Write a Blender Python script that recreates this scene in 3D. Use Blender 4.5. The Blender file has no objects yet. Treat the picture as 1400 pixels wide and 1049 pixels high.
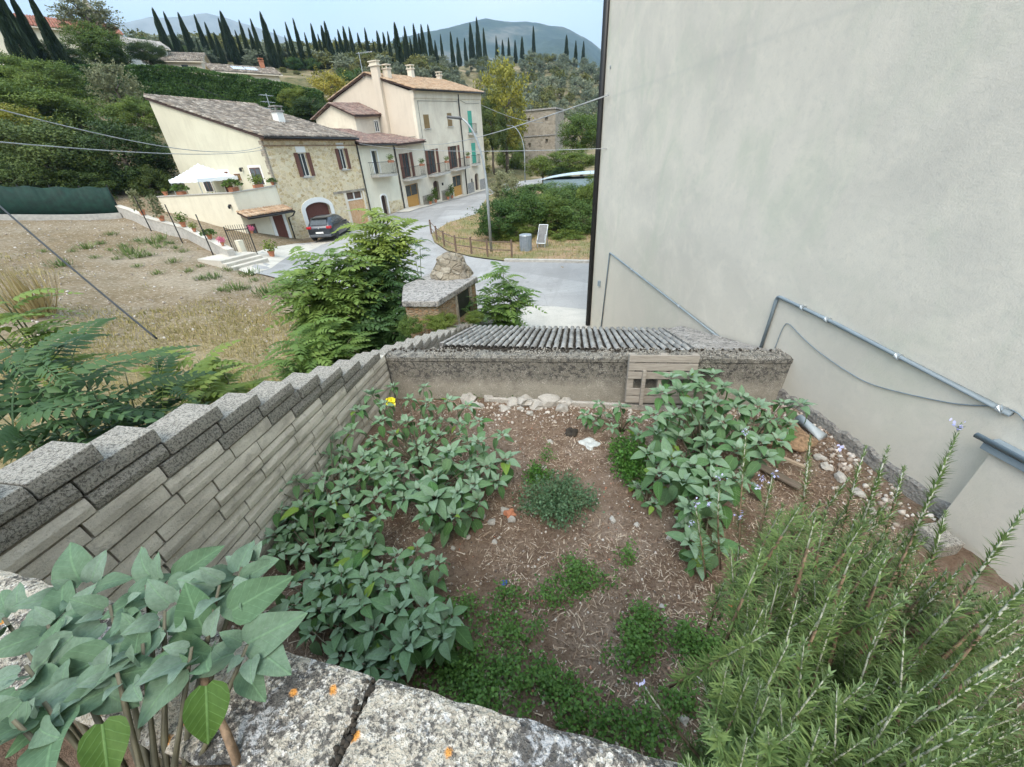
import bpy, math, random
import numpy as np
from mathutils import Vector, Matrix, noise as mnoise
from mathutils.geometry import delaunay_2d_cdt
random.seed(7); RNG = np.random.default_rng(11)
S = bpy.context.scene; COL = S.collection
# ------------------------------------------------------------------ camera, sky, sun, exposure
F = 526.0; CX, CY = 700.0, 524.5           # focal length in pixels of the 1400 px photograph
_v = np.array([48, 880, 526.0]); _d = np.array([94, 0, 526.0]); _d[1] = -(_v[0]*_d[0]+_v[2]*_d[2])/_v[1]
_up = -_v/np.linalg.norm(_v); _fw = _d/np.linalg.norm(_d); _rt = np.cross(_fw, _up)
if _rt[0] < 0: _rt = -_rt
RC = np.array([_rt, _fw, _up])             # image axes -> world (X right, Y away along the yard, Z up, eye at 0)
cam = bpy.data.cameras.new('camera'); co = bpy.data.objects.new('camera', cam); COL.objects.link(co)
M = Matrix.Identity(4)
for i in range(3):
    M[i][0] = RC[i, 0]; M[i][1] = -RC[i, 1]; M[i][2] = -RC[i, 2]
co.matrix_world = M
cam.sensor_width = 36; cam.lens = 36*F/1400; cam.clip_start = 0.03; cam.clip_end = 20000
S.camera = co
SUN_EL, SUN_AZ = math.radians(52), math.radians(185)
w = bpy.data.worlds.new('World'); S.world = w; w.use_nodes = True
nt = w.node_tree; bg = nt.nodes['Background']
sky = nt.nodes.new('ShaderNodeTexSky'); sky.sky_type = 'NISHITA'; sky.sun_disc = False
sky.sun_elevation = SUN_EL; sky.sun_rotation = SUN_AZ
sky.air_density = 1.0; sky.dust_density = 3.5; sky.ozone_density = 1.0
# thin bright cloud veil over the clear-sky model
tc = nt.nodes.new('ShaderNodeTexCoord'); mp = nt.nodes.new('ShaderNodeMapping'); mp.inputs[3].default_value = (1,1,3.2); nt.links.new(tc.outputs['Generated'], mp.inputs[0])
cn = nt.nodes.new('ShaderNodeTexNoise'); cn.inputs['Scale'].default_value = 1.7; cn.inputs['Detail'].default_value = 5; nt.links.new(mp.outputs[0], cn.inputs[0])
cr = nt.nodes.new('ShaderNodeValToRGB'); nt.links.new(cn.outputs[0], cr.inputs[0])
cr.color_ramp.elements[0].position = .3; cr.color_ramp.elements[0].color = (2.2,3.15,3.9,1); cr.color_ramp.elements[1].position = .75; cr.color_ramp.elements[1].color = (3.5,3.8,3.95,1)
mx = nt.nodes.new('ShaderNodeMix'); mx.data_type = 'RGBA'; mx.inputs[0].default_value = .72; nt.links.new(sky.outputs[0], mx.inputs[6]); nt.links.new(cr.outputs[0], mx.inputs[7])
# an overcast dome is about three times as bright overhead as at the horizon
sx = nt.nodes.new('ShaderNodeSeparateXYZ'); nt.links.new(tc.outputs['Generated'], sx.inputs[0])
mr = nt.nodes.new('ShaderNodeMapRange'); nt.links.new(sx.outputs[2], mr.inputs[0]); mr.inputs[1].default_value = .12; mr.inputs[2].default_value = 1; mr.inputs[3].default_value = 1; mr.inputs[4].default_value = 2.5
vm = nt.nodes.new('ShaderNodeVectorMath'); vm.operation = 'SCALE'; nt.links.new(mx.outputs[2], vm.inputs[0]); nt.links.new(mr.outputs[0], vm.inputs[3])
nt.links.new(vm.outputs[0], bg.inputs[0]); bg.inputs[1].default_value = 0.15
sl = bpy.data.lights.new('sun', 'SUN'); sl.energy = .8; sl.angle = math.radians(35); sl.color = (1, .92, .78)
so = bpy.data.objects.new('sun', sl); COL.objects.link(so)
sd = Vector((math.sin(SUN_AZ)*math.cos(SUN_EL), math.cos(SUN_AZ)*math.cos(SUN_EL), math.sin(SUN_EL)))
so.rotation_euler = sd.to_track_quat('Z', 'Y').to_euler()
S.view_settings.view_transform = 'Standard'; S.view_settings.look = 'None'
S.view_settings.gamma = 1; S.view_settings.exposure = .97
S.render.engine = 'CYCLES'; S.cycles.max_bounces = 6; S.cycles.diffuse_bounces = 3
S.cycles.transparent_max_bounces = 4; S.cycles.volume_bounces = 0
# ------------------------------------------------------------------ measuring helpers
def ray(px, py): return RC @ np.array([px-CX, py-CY, F])
def at_z(px, py, z): d = ray(px, py); return d*(z/d[2])
def at_d(px, py, r): d = ray(px, py); return d*(r/math.hypot(d[0], d[1]))
def at_depth(px, py, a): d = ray(px, py); return d*(a/F)
def at_plane(px, py, o, n):
    d = ray(px, py); o = np.array(o, float); n = np.array(n, float); return d*(np.dot(o, n)/np.dot(d, n))
# terrain: height over (azimuth, distance), measured from what the photo shows
TAB = [(-100, [(0,-1.7),(3,-1.7),(10,-2.2),(35,-1.6),(50,0.5),(75,9),(110,16),(200,24),(450,30)]),
 (-80, [(0,-3.6),(4,-3.8),(14,-3.3),(36,-1.9),(50,0.5),(72,9),(110,17),(200,24),(450,30)]),
 (-65, [(0,-4.0),(5,-4.1),(14,-3.5),(25,-2.9),(36,-1.9),(45,-.6),(70,8),(100,13),(140,17),(450,30)]),
 (-52, [(0,-4.3),(8,-4.4),(20,-4.05),(30,-3.2),(40,-1.9),(50,.3),(70,6.8),(90,11.5),(120,17),(160,25),(250,30),(450,34)]),
 (-43, [(0,-4.5),(8,-4.6),(20,-4.3),(30,-3.7),(40,-2.2),(52,1),(70,6.3),(76,7),(110,16.2),(120,18.0),(165,29.0),(250,33),(450,36)]),
 (-35, [(0,-4.6),(10,-4.75),(33,-4.8),(42,-3.6),(52,0),(70,4.8),(100,13),(112,16.2),(122,18.0),(165,29.0),(300,33),(450,36)]),
 (-28, [(0,-4.7),(10,-4.8),(38.5,-4.58),(46,-3.2),(60,.4),(80,5),(115,15.8),(125,18),(170,30.5),(300,34),(450,36)]),
 (-20, [(0,-4.8),(10,-4.9),(20,-4.85),(49,-4.08),(56,-3.8),(80,1),(110,10),(130,18.5),(175,31),(300,35),(450,36)]),
 (-12, [(0,-4.9),(10,-5),(23,-4.85),(58,-3.8),(90,-2.2),(120,5),(150,15.5),(190,27),(235,37),(320,40),(450,38)]),
 (-5, [(0,-4.9),(10,-5),(25,-4.85),(60,-4.1),(95,-2.8),(125,4),(160,15),(200,27),(255,41),(340,43),(450,40)]),
 (2, [(0,-4.9),(10,-5),(25,-4.9),(60,-4.3),(95,-3.0),(130,4),(180,16),(240,31),(285,39.5),(350,41),(450,38)]),
 (20, [(0,-4.9),(10,-5),(25,-4.9),(60,-4.5),(100,-3.5),(160,4),(240,22),(300,30),(450,32)]),
 (100, [(0,-4.9),(20,-4.5),(60,-3),(450,10)])]
def terr(x, y):
    d = math.hypot(x, y); a = math.degrees(math.atan2(x, y))
    a = max(-100, min(100, a))
    def zz(row): 
        return float(np.interp(d, [p[0] for p in row], [p[1] for p in row]))
    for i in range(len(TAB)-1):
        if a <= TAB[i+1][0]:
            t = (a-TAB[i][0])/(TAB[i+1][0]-TAB[i][0]); t = t*t*(3-2*t)
            z = zz(TAB[i][1])*(1-t)+zz(TAB[i+1][1])*t; break
    if d > 42: z += (mnoise.noise((x*.03, y*.03, 3))*1.6)*min(1, (d-42)/40)
    return z
def hit(px, py, lift=0.0):
    d = ray(px, py); d = d/np.hypot(d[0], d[1]); r0 = 1.0
    r = 3.0
    while r < 450:
        if d[2]*r < terr(d[0]*r, d[1]*r): break
        r0 = r; r *= 1.02
    a, b = r0, r
    for _ in range(30):
        m = (a+b)/2
        if d[2]*m < terr(d[0]*m, d[1]*m): b = m
        else: a = m
    p = d*a; p[2] = terr(p[0], p[1])+lift; return p
# ------------------------------------------------------------------ objects, tags
def tag(o, label=None, cat=None, group=None, kind=None):
    if label: o['label'] = label
    if cat: o['category'] = cat
    if group: o['group'] = group
    if kind: o['kind'] = kind
    return o
def empty(name, loc, rz=0, label=None, cat=None, group=None, scale=1):
    o = bpy.data.objects.new(name, None); COL.objects.link(o); o.empty_display_size = .2
    o.location = [float(c) for c in loc]; o.rotation_euler = (0, 0, rz); o.scale = (scale,)*3 if not hasattr(scale, '__len__') else scale
    return tag(o, label, cat, group)
def link(name, me, parent=None):
    o = bpy.data.objects.new(name, me); COL.objects.link(o)
    if parent: o.parent = parent
    return o
def kids(o): return [c for c in COL.objects if c.parent == o]
def copy_tree(o, parent=None, loc=None, rz=None, scale=None, label=None):
    c = o.copy(); COL.objects.link(c); c.parent = parent
    if loc is not None: c.location = [float(k) for k in loc]
    if rz is not None: c.rotation_euler = (c.rotation_euler[0], c.rotation_euler[1], rz)
    if scale is not None: c.scale = scale if hasattr(scale, '__len__') else (scale,)*3
    if label: c['label'] = label
    for ch in kids(o): copy_tree(ch, c)
    return c
ORD = ['', 'first','second','third','fourth','fifth','sixth','seventh','eighth','ninth','tenth','eleventh','twelfth','thirteenth','fourteenth','fifteenth','sixteenth','seventeenth','eighteenth','nineteenth','twentieth']
def ordn(n):
    if n <= 20: return ORD[n]
    t = {2:'twenty',3:'thirty',4:'forty',5:'fifty',6:'sixty'}[n//10]
    return t+'-'+ORD[n % 10] if n % 10 else {2:'twentieth',3:'thirtieth',4:'fortieth',5:'fiftieth',6:'sixtieth'}[n//10]
class MB:
    def __init__(s): s.v = []; s.f = []; s.m = []
    def add(s, vs, fs, m=0):
        b = len(s.v); s.v += [tuple(float(c) for c in p) for p in vs]; s.f += [tuple(b+i for i in q) for q in fs]; s.m += [m]*len(fs); return s
    def box(s, x0, x1, y0, y1, z0, z1, m=0, R=None, o=(0,0,0)):
        vs = [(x,y,z) for z in (z0,z1) for y in (y0,y1) for x in (x0,x1)]
        if R is not None: vs = [tuple(R @ Vector(p)+Vector(o)) for p in vs]
        elif o != (0,0,0): vs = [(p[0]+o[0],p[1]+o[1],p[2]+o[2]) for p in vs]
        return s.add(vs, [(0,2,3,1),(4,5,7,6),(0,1,5,4),(2,6,7,3),(0,4,6,2),(1,3,7,5)], m)
    def prism(s, poly, z0, z1, m=0):           # poly in xy; z may be lists
        n = len(poly); a = z0 if hasattr(z0,'__len__') else [z0]*n; b = z1 if hasattr(z1,'__len__') else [z1]*n
        vs = [(p[0],p[1],a[i]) for i,p in enumerate(poly)]+[(p[0],p[1],b[i]) for i,p in enumerate(poly)]
        return s.add(vs, [tuple(range(n-1,-1,-1)), tuple(range(n,2*n))]+[(i,(i+1)%n,n+(i+1)%n,n+i) for i in range(n)], m)
    def extr(s, poly, axis, a, b, m=0):        # poly of 2-D points, extruded along axis 0/1/2
        n = len(poly)
        def P(p, k): q = list(p); q.insert(axis, k); return q
        vs = [P(p,a) for p in poly]+[P(p,b) for p in poly]
        return s.add(vs, [tuple(range(n-1,-1,-1)), tuple(range(n,2*n))]+[(i,(i+1)%n,n+(i+1)%n,n+i) for i in range(n)], m)
    def tube(s, path, r, n=8, m=0, caps=True):
        P = [Vector(tuple(float(c) for c in p)) for p in path]; rs = r if hasattr(r,'__len__') else [r]*len(P)
        vs = []; ref = Vector((0.13,.21,.97))
        for i,p in enumerate(P):
            t = (P[min(i+1,len(P)-1)]-P[max(i-1,0)]).normalized()
            if abs(t.dot(ref)) > .95: ref = Vector((.9,.3,.1))
            a = t.cross(ref).normalized(); b = t.cross(a)
            ref = b.cross(t) if b.cross(t).length > .1 else ref
            for k in range(n):
                q = 2*math.pi*k/n; vs.append(p+(a*math.cos(q)+b*math.sin(q))*rs[i])
        fs = [(i*n+k, i*n+(k+1)%n, (i+1)*n+(k+1)%n, (i+1)*n+k) for i in range(len(P)-1) for k in range(n)]
        if caps: fs += [tuple(range(n-1,-1,-1)), tuple((len(P)-1)*n+k for k in range(n))]
        return s.add(vs, fs, m)
    def lathe(s, prof, c=(0,0,0), n=16, m=0):
        vs = [(c[0]+r*math.cos(2*math.pi*k/n), c[1]+r*math.sin(2*math.pi*k/n), c[2]+z) for r,z in prof for k in range(n)]
        fs = [(i*n+k, i*n+(k+1)%n, (i+1)*n+(k+1)%n, (i+1)*n+k) for i in range(len(prof)-1) for k in range(n)]
        fs += [tuple(range(n-1,-1,-1)), tuple((len(prof)-1)*n+k for k in range(n))]
        return s.add(vs, fs, m)
    def build(s, name, mats, parent=None, smooth=False, bevel=0, seg=2):
        me = bpy.data.meshes.new(name); me.from_pydata(s.v, [], s.f)
        for k in (mats if isinstance(mats,(list,tuple)) else [mats]): me.materials.append(k)
        me.polygons.foreach_set('material_index', s.m)
        if smooth: me.polygons.foreach_set('use_smooth', [True]*len(s.f))
        me.update(); o = link(name, me, parent)
        if bevel:
            b = o.modifiers.new('bevel','BEVEL'); b.width = bevel; b.segments = seg; b.limit_method = 'ANGLE'
        return o
# many transformed copies of one small shape, joined into one mesh (leaves of one plant, tiles of one roof)
class Shape:
    def __init__(s, v, f, uv=None):
        s.v = np.array(v, float); s.f = f; s.uv = np.array(uv, float) if uv is not None else np.zeros((len(v),2))
        s.idx = np.array([i for q in f for i in q]); s.tot = np.array([len(q) for q in f])
def frames(axis, nrm):
    a = axis/np.maximum(np.linalg.norm(axis,axis=1,keepdims=True),1e-9)
    sd = np.cross(a, nrm); sd /= np.maximum(np.linalg.norm(sd,axis=1,keepdims=True),1e-9)
    n = np.cross(sd, a); return np.stack([sd, a, n], axis=2)      # columns
class Cloud:
    def __init__(s): s.V=[]; s.I=[]; s.T=[]; s.UV=[]; s.C=[]; s.n=0
    def put(s, shape, pos, R, scale, rnd=None):
        pos = np.asarray(pos, float); n = len(pos)
        if n == 0: return s
        sc = np.broadcast_to(np.asarray(scale, float).reshape(-1,1,1) if np.ndim(scale)<=1 else np.asarray(scale)[:,None,:], (n,1,3) if np.ndim(scale)==2 else (n,1,1))
        V = np.einsum('nij,nkj->nki', R, shape.v[None]*sc)+pos[:,None,:]
        k = len(shape.v); s.V.append(V.reshape(-1,3))
        s.I.append((shape.idx[None]+(np.arange(n)*k)[:,None]+s.n).ravel()); s.T.append(np.tile(shape.tot,n))
        s.UV.append(np.tile(shape.uv,(n,1))); rn = RNG.random(n) if rnd is None else np.asarray(rnd)
        s.C.append(np.repeat(rn,k)); s.n += n*k; return s
    def mesh(s, name, mat, smooth=False):
        V=np.concatenate(s.V); I=np.concatenate(s.I).astype(np.int32); T=np.concatenate(s.T).astype(np.int32)
        me = bpy.data.meshes.new(name); me.vertices.add(len(V)); me.vertices.foreach_set('co', V.astype(np.float32).ravel())
        me.loops.add(len(I)); me.loops.foreach_set('vertex_index', I)
        me.polygons.add(len(T)); me.polygons.foreach_set('loop_start', (np.cumsum(T)-T).astype(np.int32)); me.polygons.foreach_set('loop_total', T)
        uv = me.uv_layers.new(name='UVMap'); UV=np.concatenate(s.UV)[I]; uv.data.foreach_set('uv', UV.astype(np.float32).ravel())
        at = me.attributes.new('rnd','FLOAT','POINT'); at.data.foreach_set('value', np.concatenate(s.C).astype(np.float32))
        if smooth: me.polygons.foreach_set('use_smooth', np.ones(len(T),bool))
        me.update(calc_edges=True); me.validate(); me.materials.append(mat); return me
    def build(s, name, mat, parent=None, smooth=False): return link(name, s.mesh(name, mat, smooth), parent)
def unit(n, rng=RNG):
    d = rng.normal(size=(n,3)); return d/np.linalg.norm(d,axis=1,keepdims=True)
# ------------------------------------------------------------------ materials
def newmat(name):
    m = bpy.data.materials.new(name); m.use_nodes = True; t = m.node_tree; t.nodes.clear()
    out = t.nodes.new('ShaderNodeOutputMaterial'); b = t.nodes.new('ShaderNodeBsdfPrincipled'); t.links.new(b.outputs[0], out.inputs[0])
    return m, t, b, out
def N(t, typ, ins=None, **kw):
    n = t.nodes.new('ShaderNode'+typ)
    for k,v in kw.items(): setattr(n,k,v)
    for k,v in (ins or {}).items():
        if hasattr(v,'links') or isinstance(v, bpy.types.NodeSocket): t.links.new(v, n.inputs[k])
        else: n.inputs[k].default_value = v
    return n
def c4(c): return (c[0],c[1],c[2],1)
def ramp(t, fac, stops, interp='LINEAR'):
    r = t.nodes.new('ShaderNodeValToRGB'); r.color_ramp.interpolation = interp; t.links.new(fac, r.inputs[0])
    e = r.color_ramp.elements
    while len(e) < len(stops): e.new(.5)
    for k,(p,c) in zip(e, stops): k.position = p; k.color = c4(c) if hasattr(c,'__len__') else (c,c,c,1)
    return r.outputs[0]
def mix(t, fac, a, b, mode='MIX'):
    n = t.nodes.new('ShaderNodeMix'); n.data_type = 'RGBA'; n.blend_type = mode
    for s,v in ((0,fac),(6,a),(7,b)):
        if isinstance(v, bpy.types.NodeSocket): t.links.new(v, n.inputs[s])
        else: n.inputs[s].default_value = v if s==0 else c4(v)
    return n.outputs[2]
def coord(t, scale=(1,1,1), which='Object'):
    c = t.nodes.new('ShaderNodeTexCoord'); m = t.nodes.new('ShaderNodeMapping'); m.inputs[3].default_value = scale
    t.links.new(c.outputs[which], m.inputs[0]); return m.outputs[0]
def noi(t, vec, scale, detail=5, rough=.6, dist=0):
    n = N(t,'TexNoise',{'Scale':scale,'Detail':detail,'Roughness':rough,'Distortion':dist}); t.links.new(vec,n.inputs[0]); return n.outputs[0]
def bump(t, b, h, strength=.4, dist=.02):
    n = N(t,'Bump',{'Strength':strength,'Distance':dist,'Height':h}); t.links.new(n.outputs[0], b.inputs['Normal'])
def flat(name, col, rough=.6, metal=0, var=.12, scale=6, bmp=0, bscale=40):
    m,t,b,o = newmat(name); v = coord(t)
    c = ramp(t, noi(t,v,scale,6), [(.3,[k*(1-var) for k in col]),(.7,[min(1,k*(1+var)) for k in col])])
    t.links.new(c,b.inputs['Base Color']); b.inputs['Roughness'].default_value=rough; b.inputs['Metallic'].default_value=metal
    if bmp: bump(t,b,noi(t,v,bscale,4),bmp,.01)
    return m
def leafmat(name, c1, c2, trans=.25, rough=.55, vein=0, tint=.25, spec=.25, old=None):
    m,t,b,o = newmat(name)
    a = N(t,'Attribute',attribute_name='rnd'); oi = N(t,'ObjectInfo')
    c = mix(t, a.outputs['Fac'], c1, c2)
    if old: c = mix(t, ramp(t,a.outputs['Fac'],[(.93,0),(.955,1)]), c, old)
    if tint:
        h = N(t,'HueSaturation',{'Saturation':1,'Fac':1,'Color':c})
        mr = N(t,'MapRange',{'Value':oi.outputs['Random'],3:1-tint,4:1+tint}); t.links.new(mr.outputs[0],h.inputs['Value'])
        mr2 = N(t,'MapRange',{'Value':oi.outputs['Random'],3:.5+.02*tint*4,4:.5-.02*tint*4}); t.links.new(mr2.outputs[0],h.inputs['Hue']); c = h.outputs[0]
    if vein:
        uv = N(t,'UVMap',uv_map='UVMap'); sp = N(t,'SeparateXYZ',{0:uv.outputs[0]})
        ax = N(t,'Math',{0:sp.outputs[0],1:.5},operation='SUBTRACT'); ab = N(t,'Math',{0:ax.outputs[0]},operation='ABSOLUTE')
        mid = ramp(t,ab.outputs[0],[(.012,1),(.035,0)])
        k1 = N(t,'Math',{0:ab.outputs[0],1:-.75},operation='MULTIPLY_ADD'); t.links.new(sp.outputs[1],k1.inputs[2])
        k2 = N(t,'Math',{0:k1.outputs[0],1:6.5},operation='MULTIPLY'); fr = N(t,'Math',{0:k2.outputs[0]},operation='FRACT')
        pp = N(t,'Math',{0:fr.outputs[0],1:.5},operation='SUBTRACT'); pa = N(t,'Math',{0:pp.outputs[0]},operation='ABSOLUTE')
        sidev = ramp(t,pa.outputs[0],[(.03,.55),(.08,0)])
        mx = N(t,'Math',{0:mid,1:sidev},operation='MAXIMUM'); fm = N(t,'Math',{0:mx.outputs[0],1:vein},operation='MULTIPLY')
        c = mix(t, fm.outputs[0], c, [min(1,k*1.9+.06) for k in c1])
        nz = noi(t, uv.outputs[0], 9, 4); c = mix(t, ramp(t,nz,[(.35,.28),(.65,0)]), c, [k*.55 for k in c1])
        bump(t,b,mx.outputs[0],.35,.003)
    t.links.new(c,b.inputs['Base Color']); b.inputs['Roughness'].default_value = rough; b.inputs['Specular IOR Level'].default_value = spec
    if trans:
        tr = N(t,'BsdfTranslucent',{'Color':c}); ms = N(t,'MixShader',{0:trans,1:b.outputs[0],2:tr.outputs[0]}); t.links.new(ms.outputs[0],o.inputs[0])
    return m
def plaster(name, col, stain, scale=1.2, amt=.6, bmp=.25, fine=60, streak=None, extra=None):
    m,t,b,o = newmat(name); v = coord(t)
    n1 = noi(t,v,scale,7,.62,.4); c = mix(t, ramp(t,n1,[(.38,amt),(.62,0)]), col, stain)
    n3 = noi(t, coord(t,(4,4,.8)), scale*1.3, 6, .7); c = mix(t, ramp(t,n3,[(.5,0),(.72,amt*.6)]), c, [k*.82 for k in stain])
    if extra: n4 = noi(t,v,scale*.55,3,.5,1.2); c = mix(t, ramp(t,n4,[(.5,0),(.66,extra[1])]), c, extra[0])
    n2 = noi(t,v,fine,4,.6); c = mix(t, ramp(t,n2,[(.3,.14),(.6,0)]), c, [k*.7 for k in col])
    t.links.new(c,b.inputs['Base Color']); b.inputs['Roughness'].default_value=.9; b.inputs['Specular IOR Level'].default_value=.2
    ad = N(t,'Math',{0:n2,1:n1},operation='ADD'); bump(t,b,ad.outputs[0],bmp,.015); return m
def lichen_concrete(name, base, dark, light, sc=1.0, darkamt=.5, orange=False, bmp=.8, zband=None, spk=.35):
    m,t,b,o = newmat(name); v = coord(t)
    n1 = noi(t,v,3.2*sc,8,.68,.3); n2 = noi(t,v,55*sc,5,.7); n3 = noi(t,v,16*sc,6,.7,.6)
    c = mix(t, ramp(t,n1,[(.35,0),(.65,1)]), base, [k*.8 for k in base])
    dm = ramp(t,n3,[(.60-darkamt*.25,0),(.66-darkamt*.2,1)])
    if zband:
        sp = N(t,'SeparateXYZ',{0:coord(t)}); wb = N(t,'Math',{0:n1,1:zband[2],2:0},operation='MULTIPLY_ADD'); t.links.new(sp.outputs[2],wb.inputs[2])
        zz = N(t,'MapRange',{'Value':wb.outputs[0],1:zband[0],2:zband[1],3:0,4:1})
        dd = N(t,'Math',{0:dm,1:zz.outputs[0]},operation='MULTIPLY'); d2 = N(t,'Math',{0:zz.outputs[0],1:.55},operation='MULTIPLY')
        mx = N(t,'Math',{0:dd.outputs[0],1:d2.outputs[0]},operation='MAXIMUM'); dm = mx.outputs[0]
    c = mix(t, dm, c, dark)
    c = mix(t, ramp(t,n2,[(.30,.75),(.46,0)]), c, [k*.35 for k in base])
    vo = N(t,'TexVoronoi',{'Scale':38*sc}); t.links.new(v,vo.inputs[0])
    c = mix(t, ramp(t,vo.outputs[0],[(.12,spk),(.36,0)]), c, light)
    n5 = noi(t,v,9*sc,5,.65); sp2 = ramp(t,noi(t,v,90*sc,3,.6),[(.55,0),(.63,1)])
    q = N(t,'Math',{0:ramp(t,n5,[(.45,0),(.6,1)]),1:sp2},operation='MULTIPLY'); c = mix(t,q.outputs[0],c,light)
    if orange:
        v2 = N(t,'TexVoronoi',{'Scale':9.0,'Randomness':1.0}); t.links.new(v,v2.inputs[0])
        sel = N(t,'SeparateColor',{0:v2.outputs['Color']}); gate = ramp(t,sel.outputs[0],[(.80,0),(.82,1)])
        wv = N(t,'Math',{0:n2,1:.12,2:0},operation='MULTIPLY_ADD'); t.links.new(v2.outputs[0],wv.inputs[2])
        dot = ramp(t,wv.outputs[0],[(.20,1),(.235,0)]); g2 = N(t,'Math',{0:gate,1:dot},operation='MULTIPLY')
        c = mix(t, g2.outputs[0], c, mix(t,n2,(.62,.25,.05),(.75,.38,.10)))
    t.links.new(c,b.inputs['Base Color']); b.inputs['Roughness'].default_value=.95; b.inputs['Specular IOR Level'].default_value=.15
    a = N(t,'Math',{0:n2,1:vo.outputs[0]},operation='ADD'); bump(t,b,a.outputs[0],bmp,.012/sc); return m
def rubble(name, cols, mortar, scale=3.2, bmp=.8, mortarw=.07):
    m,t,b,o = newmat(name); v0 = coord(t,(1,1,1.35)); nz = N(t,'TexNoise',{'Scale':2.5,'Detail':3}); t.links.new(v0,nz.inputs[0])
    v = mix(t,.08,v0,nz.outputs['Color'])
    vo = N(t,'TexVoronoi',{'Scale':scale}); t.links.new(v,vo.inputs[0]); ve = N(t,'TexVoronoi',{'Scale':scale},feature='DISTANCE_TO_EDGE'); t.links.new(v,ve.inputs[0])
    sc = N(t,'SeparateColor',{0:vo.outputs['Color']}); n = len(cols)
    c = ramp(t,sc.outputs[0],[(i/max(1,n-1),k) for i,k in enumerate(cols)])
    c = mix(t, ramp(t,noi(t,v0,30,5,.65),[(.3,.5),(.7,0)]), c, [k*.6 for k in cols[0]])
    e = ramp(t,ve.outputs[0],[(0,0),(mortarw,1)]); c = mix(t,e,mortar,c)
    c = mix(t, ramp(t,noi(t,v0,.7,5),[(.4,.3),(.6,0)]), c, [k*.75 for k in mortar])
    t.links.new(c,b.inputs['Base Color']); b.inputs['Roughness'].default_value=.9; bump(t,b,e,bmp,.03); return m
def tilemat(name, cols, dark=.5):
    m,t,b,o = newmat(name); a = N(t,'Attribute',attribute_name='rnd'); n=len(cols)
    c = ramp(t,a.outputs['Fac'],[(i/(n-1),k) for i,k in enumerate(cols)])
    v = coord(t); c = mix(t, ramp(t,noi(t,v,2.2,7,.7,.3),[(.42,dark),(.62,0)]), c, (.09,.08,.07))
    c = mix(t, ramp(t,noi(t,v,26,5,.7),[(.54,0),(.64,.5)]), c, (.42,.40,.34))
    t.links.new(c,b.inputs['Base Color']); b.inputs['Roughness'].default_value=.9; bump(t,b,noi(t,v,40,4),.3,.01); return m
def wood(name, c1, c2, axis=(6,6,.6), rough=.75, bmp=.3):
    m,t,b,o = newmat(name); v = coord(t,axis); n = noi(t,v,5,6,.65,.5)
    t.links.new(ramp(t,n,[(.3,c1),(.7,c2)]),b.inputs['Base Color']); b.inputs['Roughness'].default_value=rough; bump(t,b,n,bmp,.01); return m
MT = {}
def blockmat():
    m,t,b,o = newmat('concrete_block'); v=coord(t); n1=noi(t,coord(t,(1,1,2.4)),1.7,6,.65,.3); n2=noi(t,v,70,5,.72); n3=noi(t,v,7,6,.7,.5); n4=noi(t,coord(t,(1,2.2,8)),1.0,2,.5)
    c=mix(t,ramp(t,n4,[(.35,0),(.65,1)]),(.82,.755,.645),(.66,.605,.51)); c=mix(t,ramp(t,n1,[(.46,0),(.62,.75)]),c,(.43,.39,.325)); c=mix(t,ramp(t,n3,[(.56,0),(.70,.6)]),c,(.22,.195,.16))
    c=mix(t,ramp(t,n2,[(.32,.5),(.44,0)]),c,(.22,.20,.165)); c=mix(t,ramp(t,n2,[(.58,0),(.70,.6)]),c,(.80,.76,.68))
    sp=N(t,'SeparateXYZ',{0:v}); t.links.new(c,b.inputs['Base Color']); b.inputs['Roughness'].default_value=.95; b.inputs['Specular IOR Level'].default_value=.1; h=N(t,'Math',{0:n2,1:n3},operation='ADD'); bump(t,b,h.outputs[0],.8,.012); return m
def stuccomat():
    m,t,b,o = newmat('grey_white_render'); v = coord(t)
    n1=noi(t,v,.55,7,.62,.5); n2=noi(t,v,2.6,7,.66,.8); n3=noi(t,coord(t,(1,1,.55)),1.1,5,.6,1.0); n4=noi(t,v,70,4,.6); n5=noi(t,v,12,5,.65)
    c=mix(t,ramp(t,n1,[(.36,.85),(.60,0)]),(.685,.64,.55),(.555,.525,.46)); c=mix(t,ramp(t,n3,[(.50,0),(.68,.55)]),c,(.52,.54,.435))
    c=mix(t,ramp(t,n2,[(.50,0),(.70,.45)]),c,(.76,.70,.59)); c=mix(t,ramp(t,n5,[(.25,.35),(.48,0)]),c,(.46,.45,.41)); c=mix(t,ramp(t,n4,[(.28,.3),(.45,0)]),c,(.40,.39,.36))
    sp=N(t,'SeparateXYZ',{0:v}); wz=N(t,'Math',{0:n2,1:1.1,2:0},operation='MULTIPLY_ADD'); t.links.new(sp.outputs[2],wz.inputs[2])
    low=N(t,'MapRange',{'Value':wz.outputs[0],1:2.6,2:4.3,3:.65,4:0}); c=mix(t,low.outputs[0],c,(.56,.51,.42))           # warm damp stain low on the wall
    ln=N(t,'Math',{0:n5,1:.05,2:0},operation='MULTIPLY_ADD'); t.links.new(sp.outputs[2],ln.inputs[2])
    for zc in (6.05,8.4):                                                                                                   # joints between days of rendering
        d=N(t,'Math',{0:ln.outputs[0],1:zc},operation='SUBTRACT'); a=N(t,'Math',{0:d.outputs[0]},operation='ABSOLUTE'); c=mix(t,ramp(t,a.outputs[0],[(.0,.30),(.05,0)]),c,(.50,.49,.44))
    t.links.new(c,b.inputs['Base Color']); b.inputs['Roughness'].default_value=.92; b.inputs['Specular IOR Level'].default_value=.15
    h=N(t,'Math',{0:n4,1:.5,2:0},operation='MULTIPLY_ADD'); t.links.new(n5,h.inputs[2]); bump(t,b,h.outputs[0],.35,.012); return m
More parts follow.
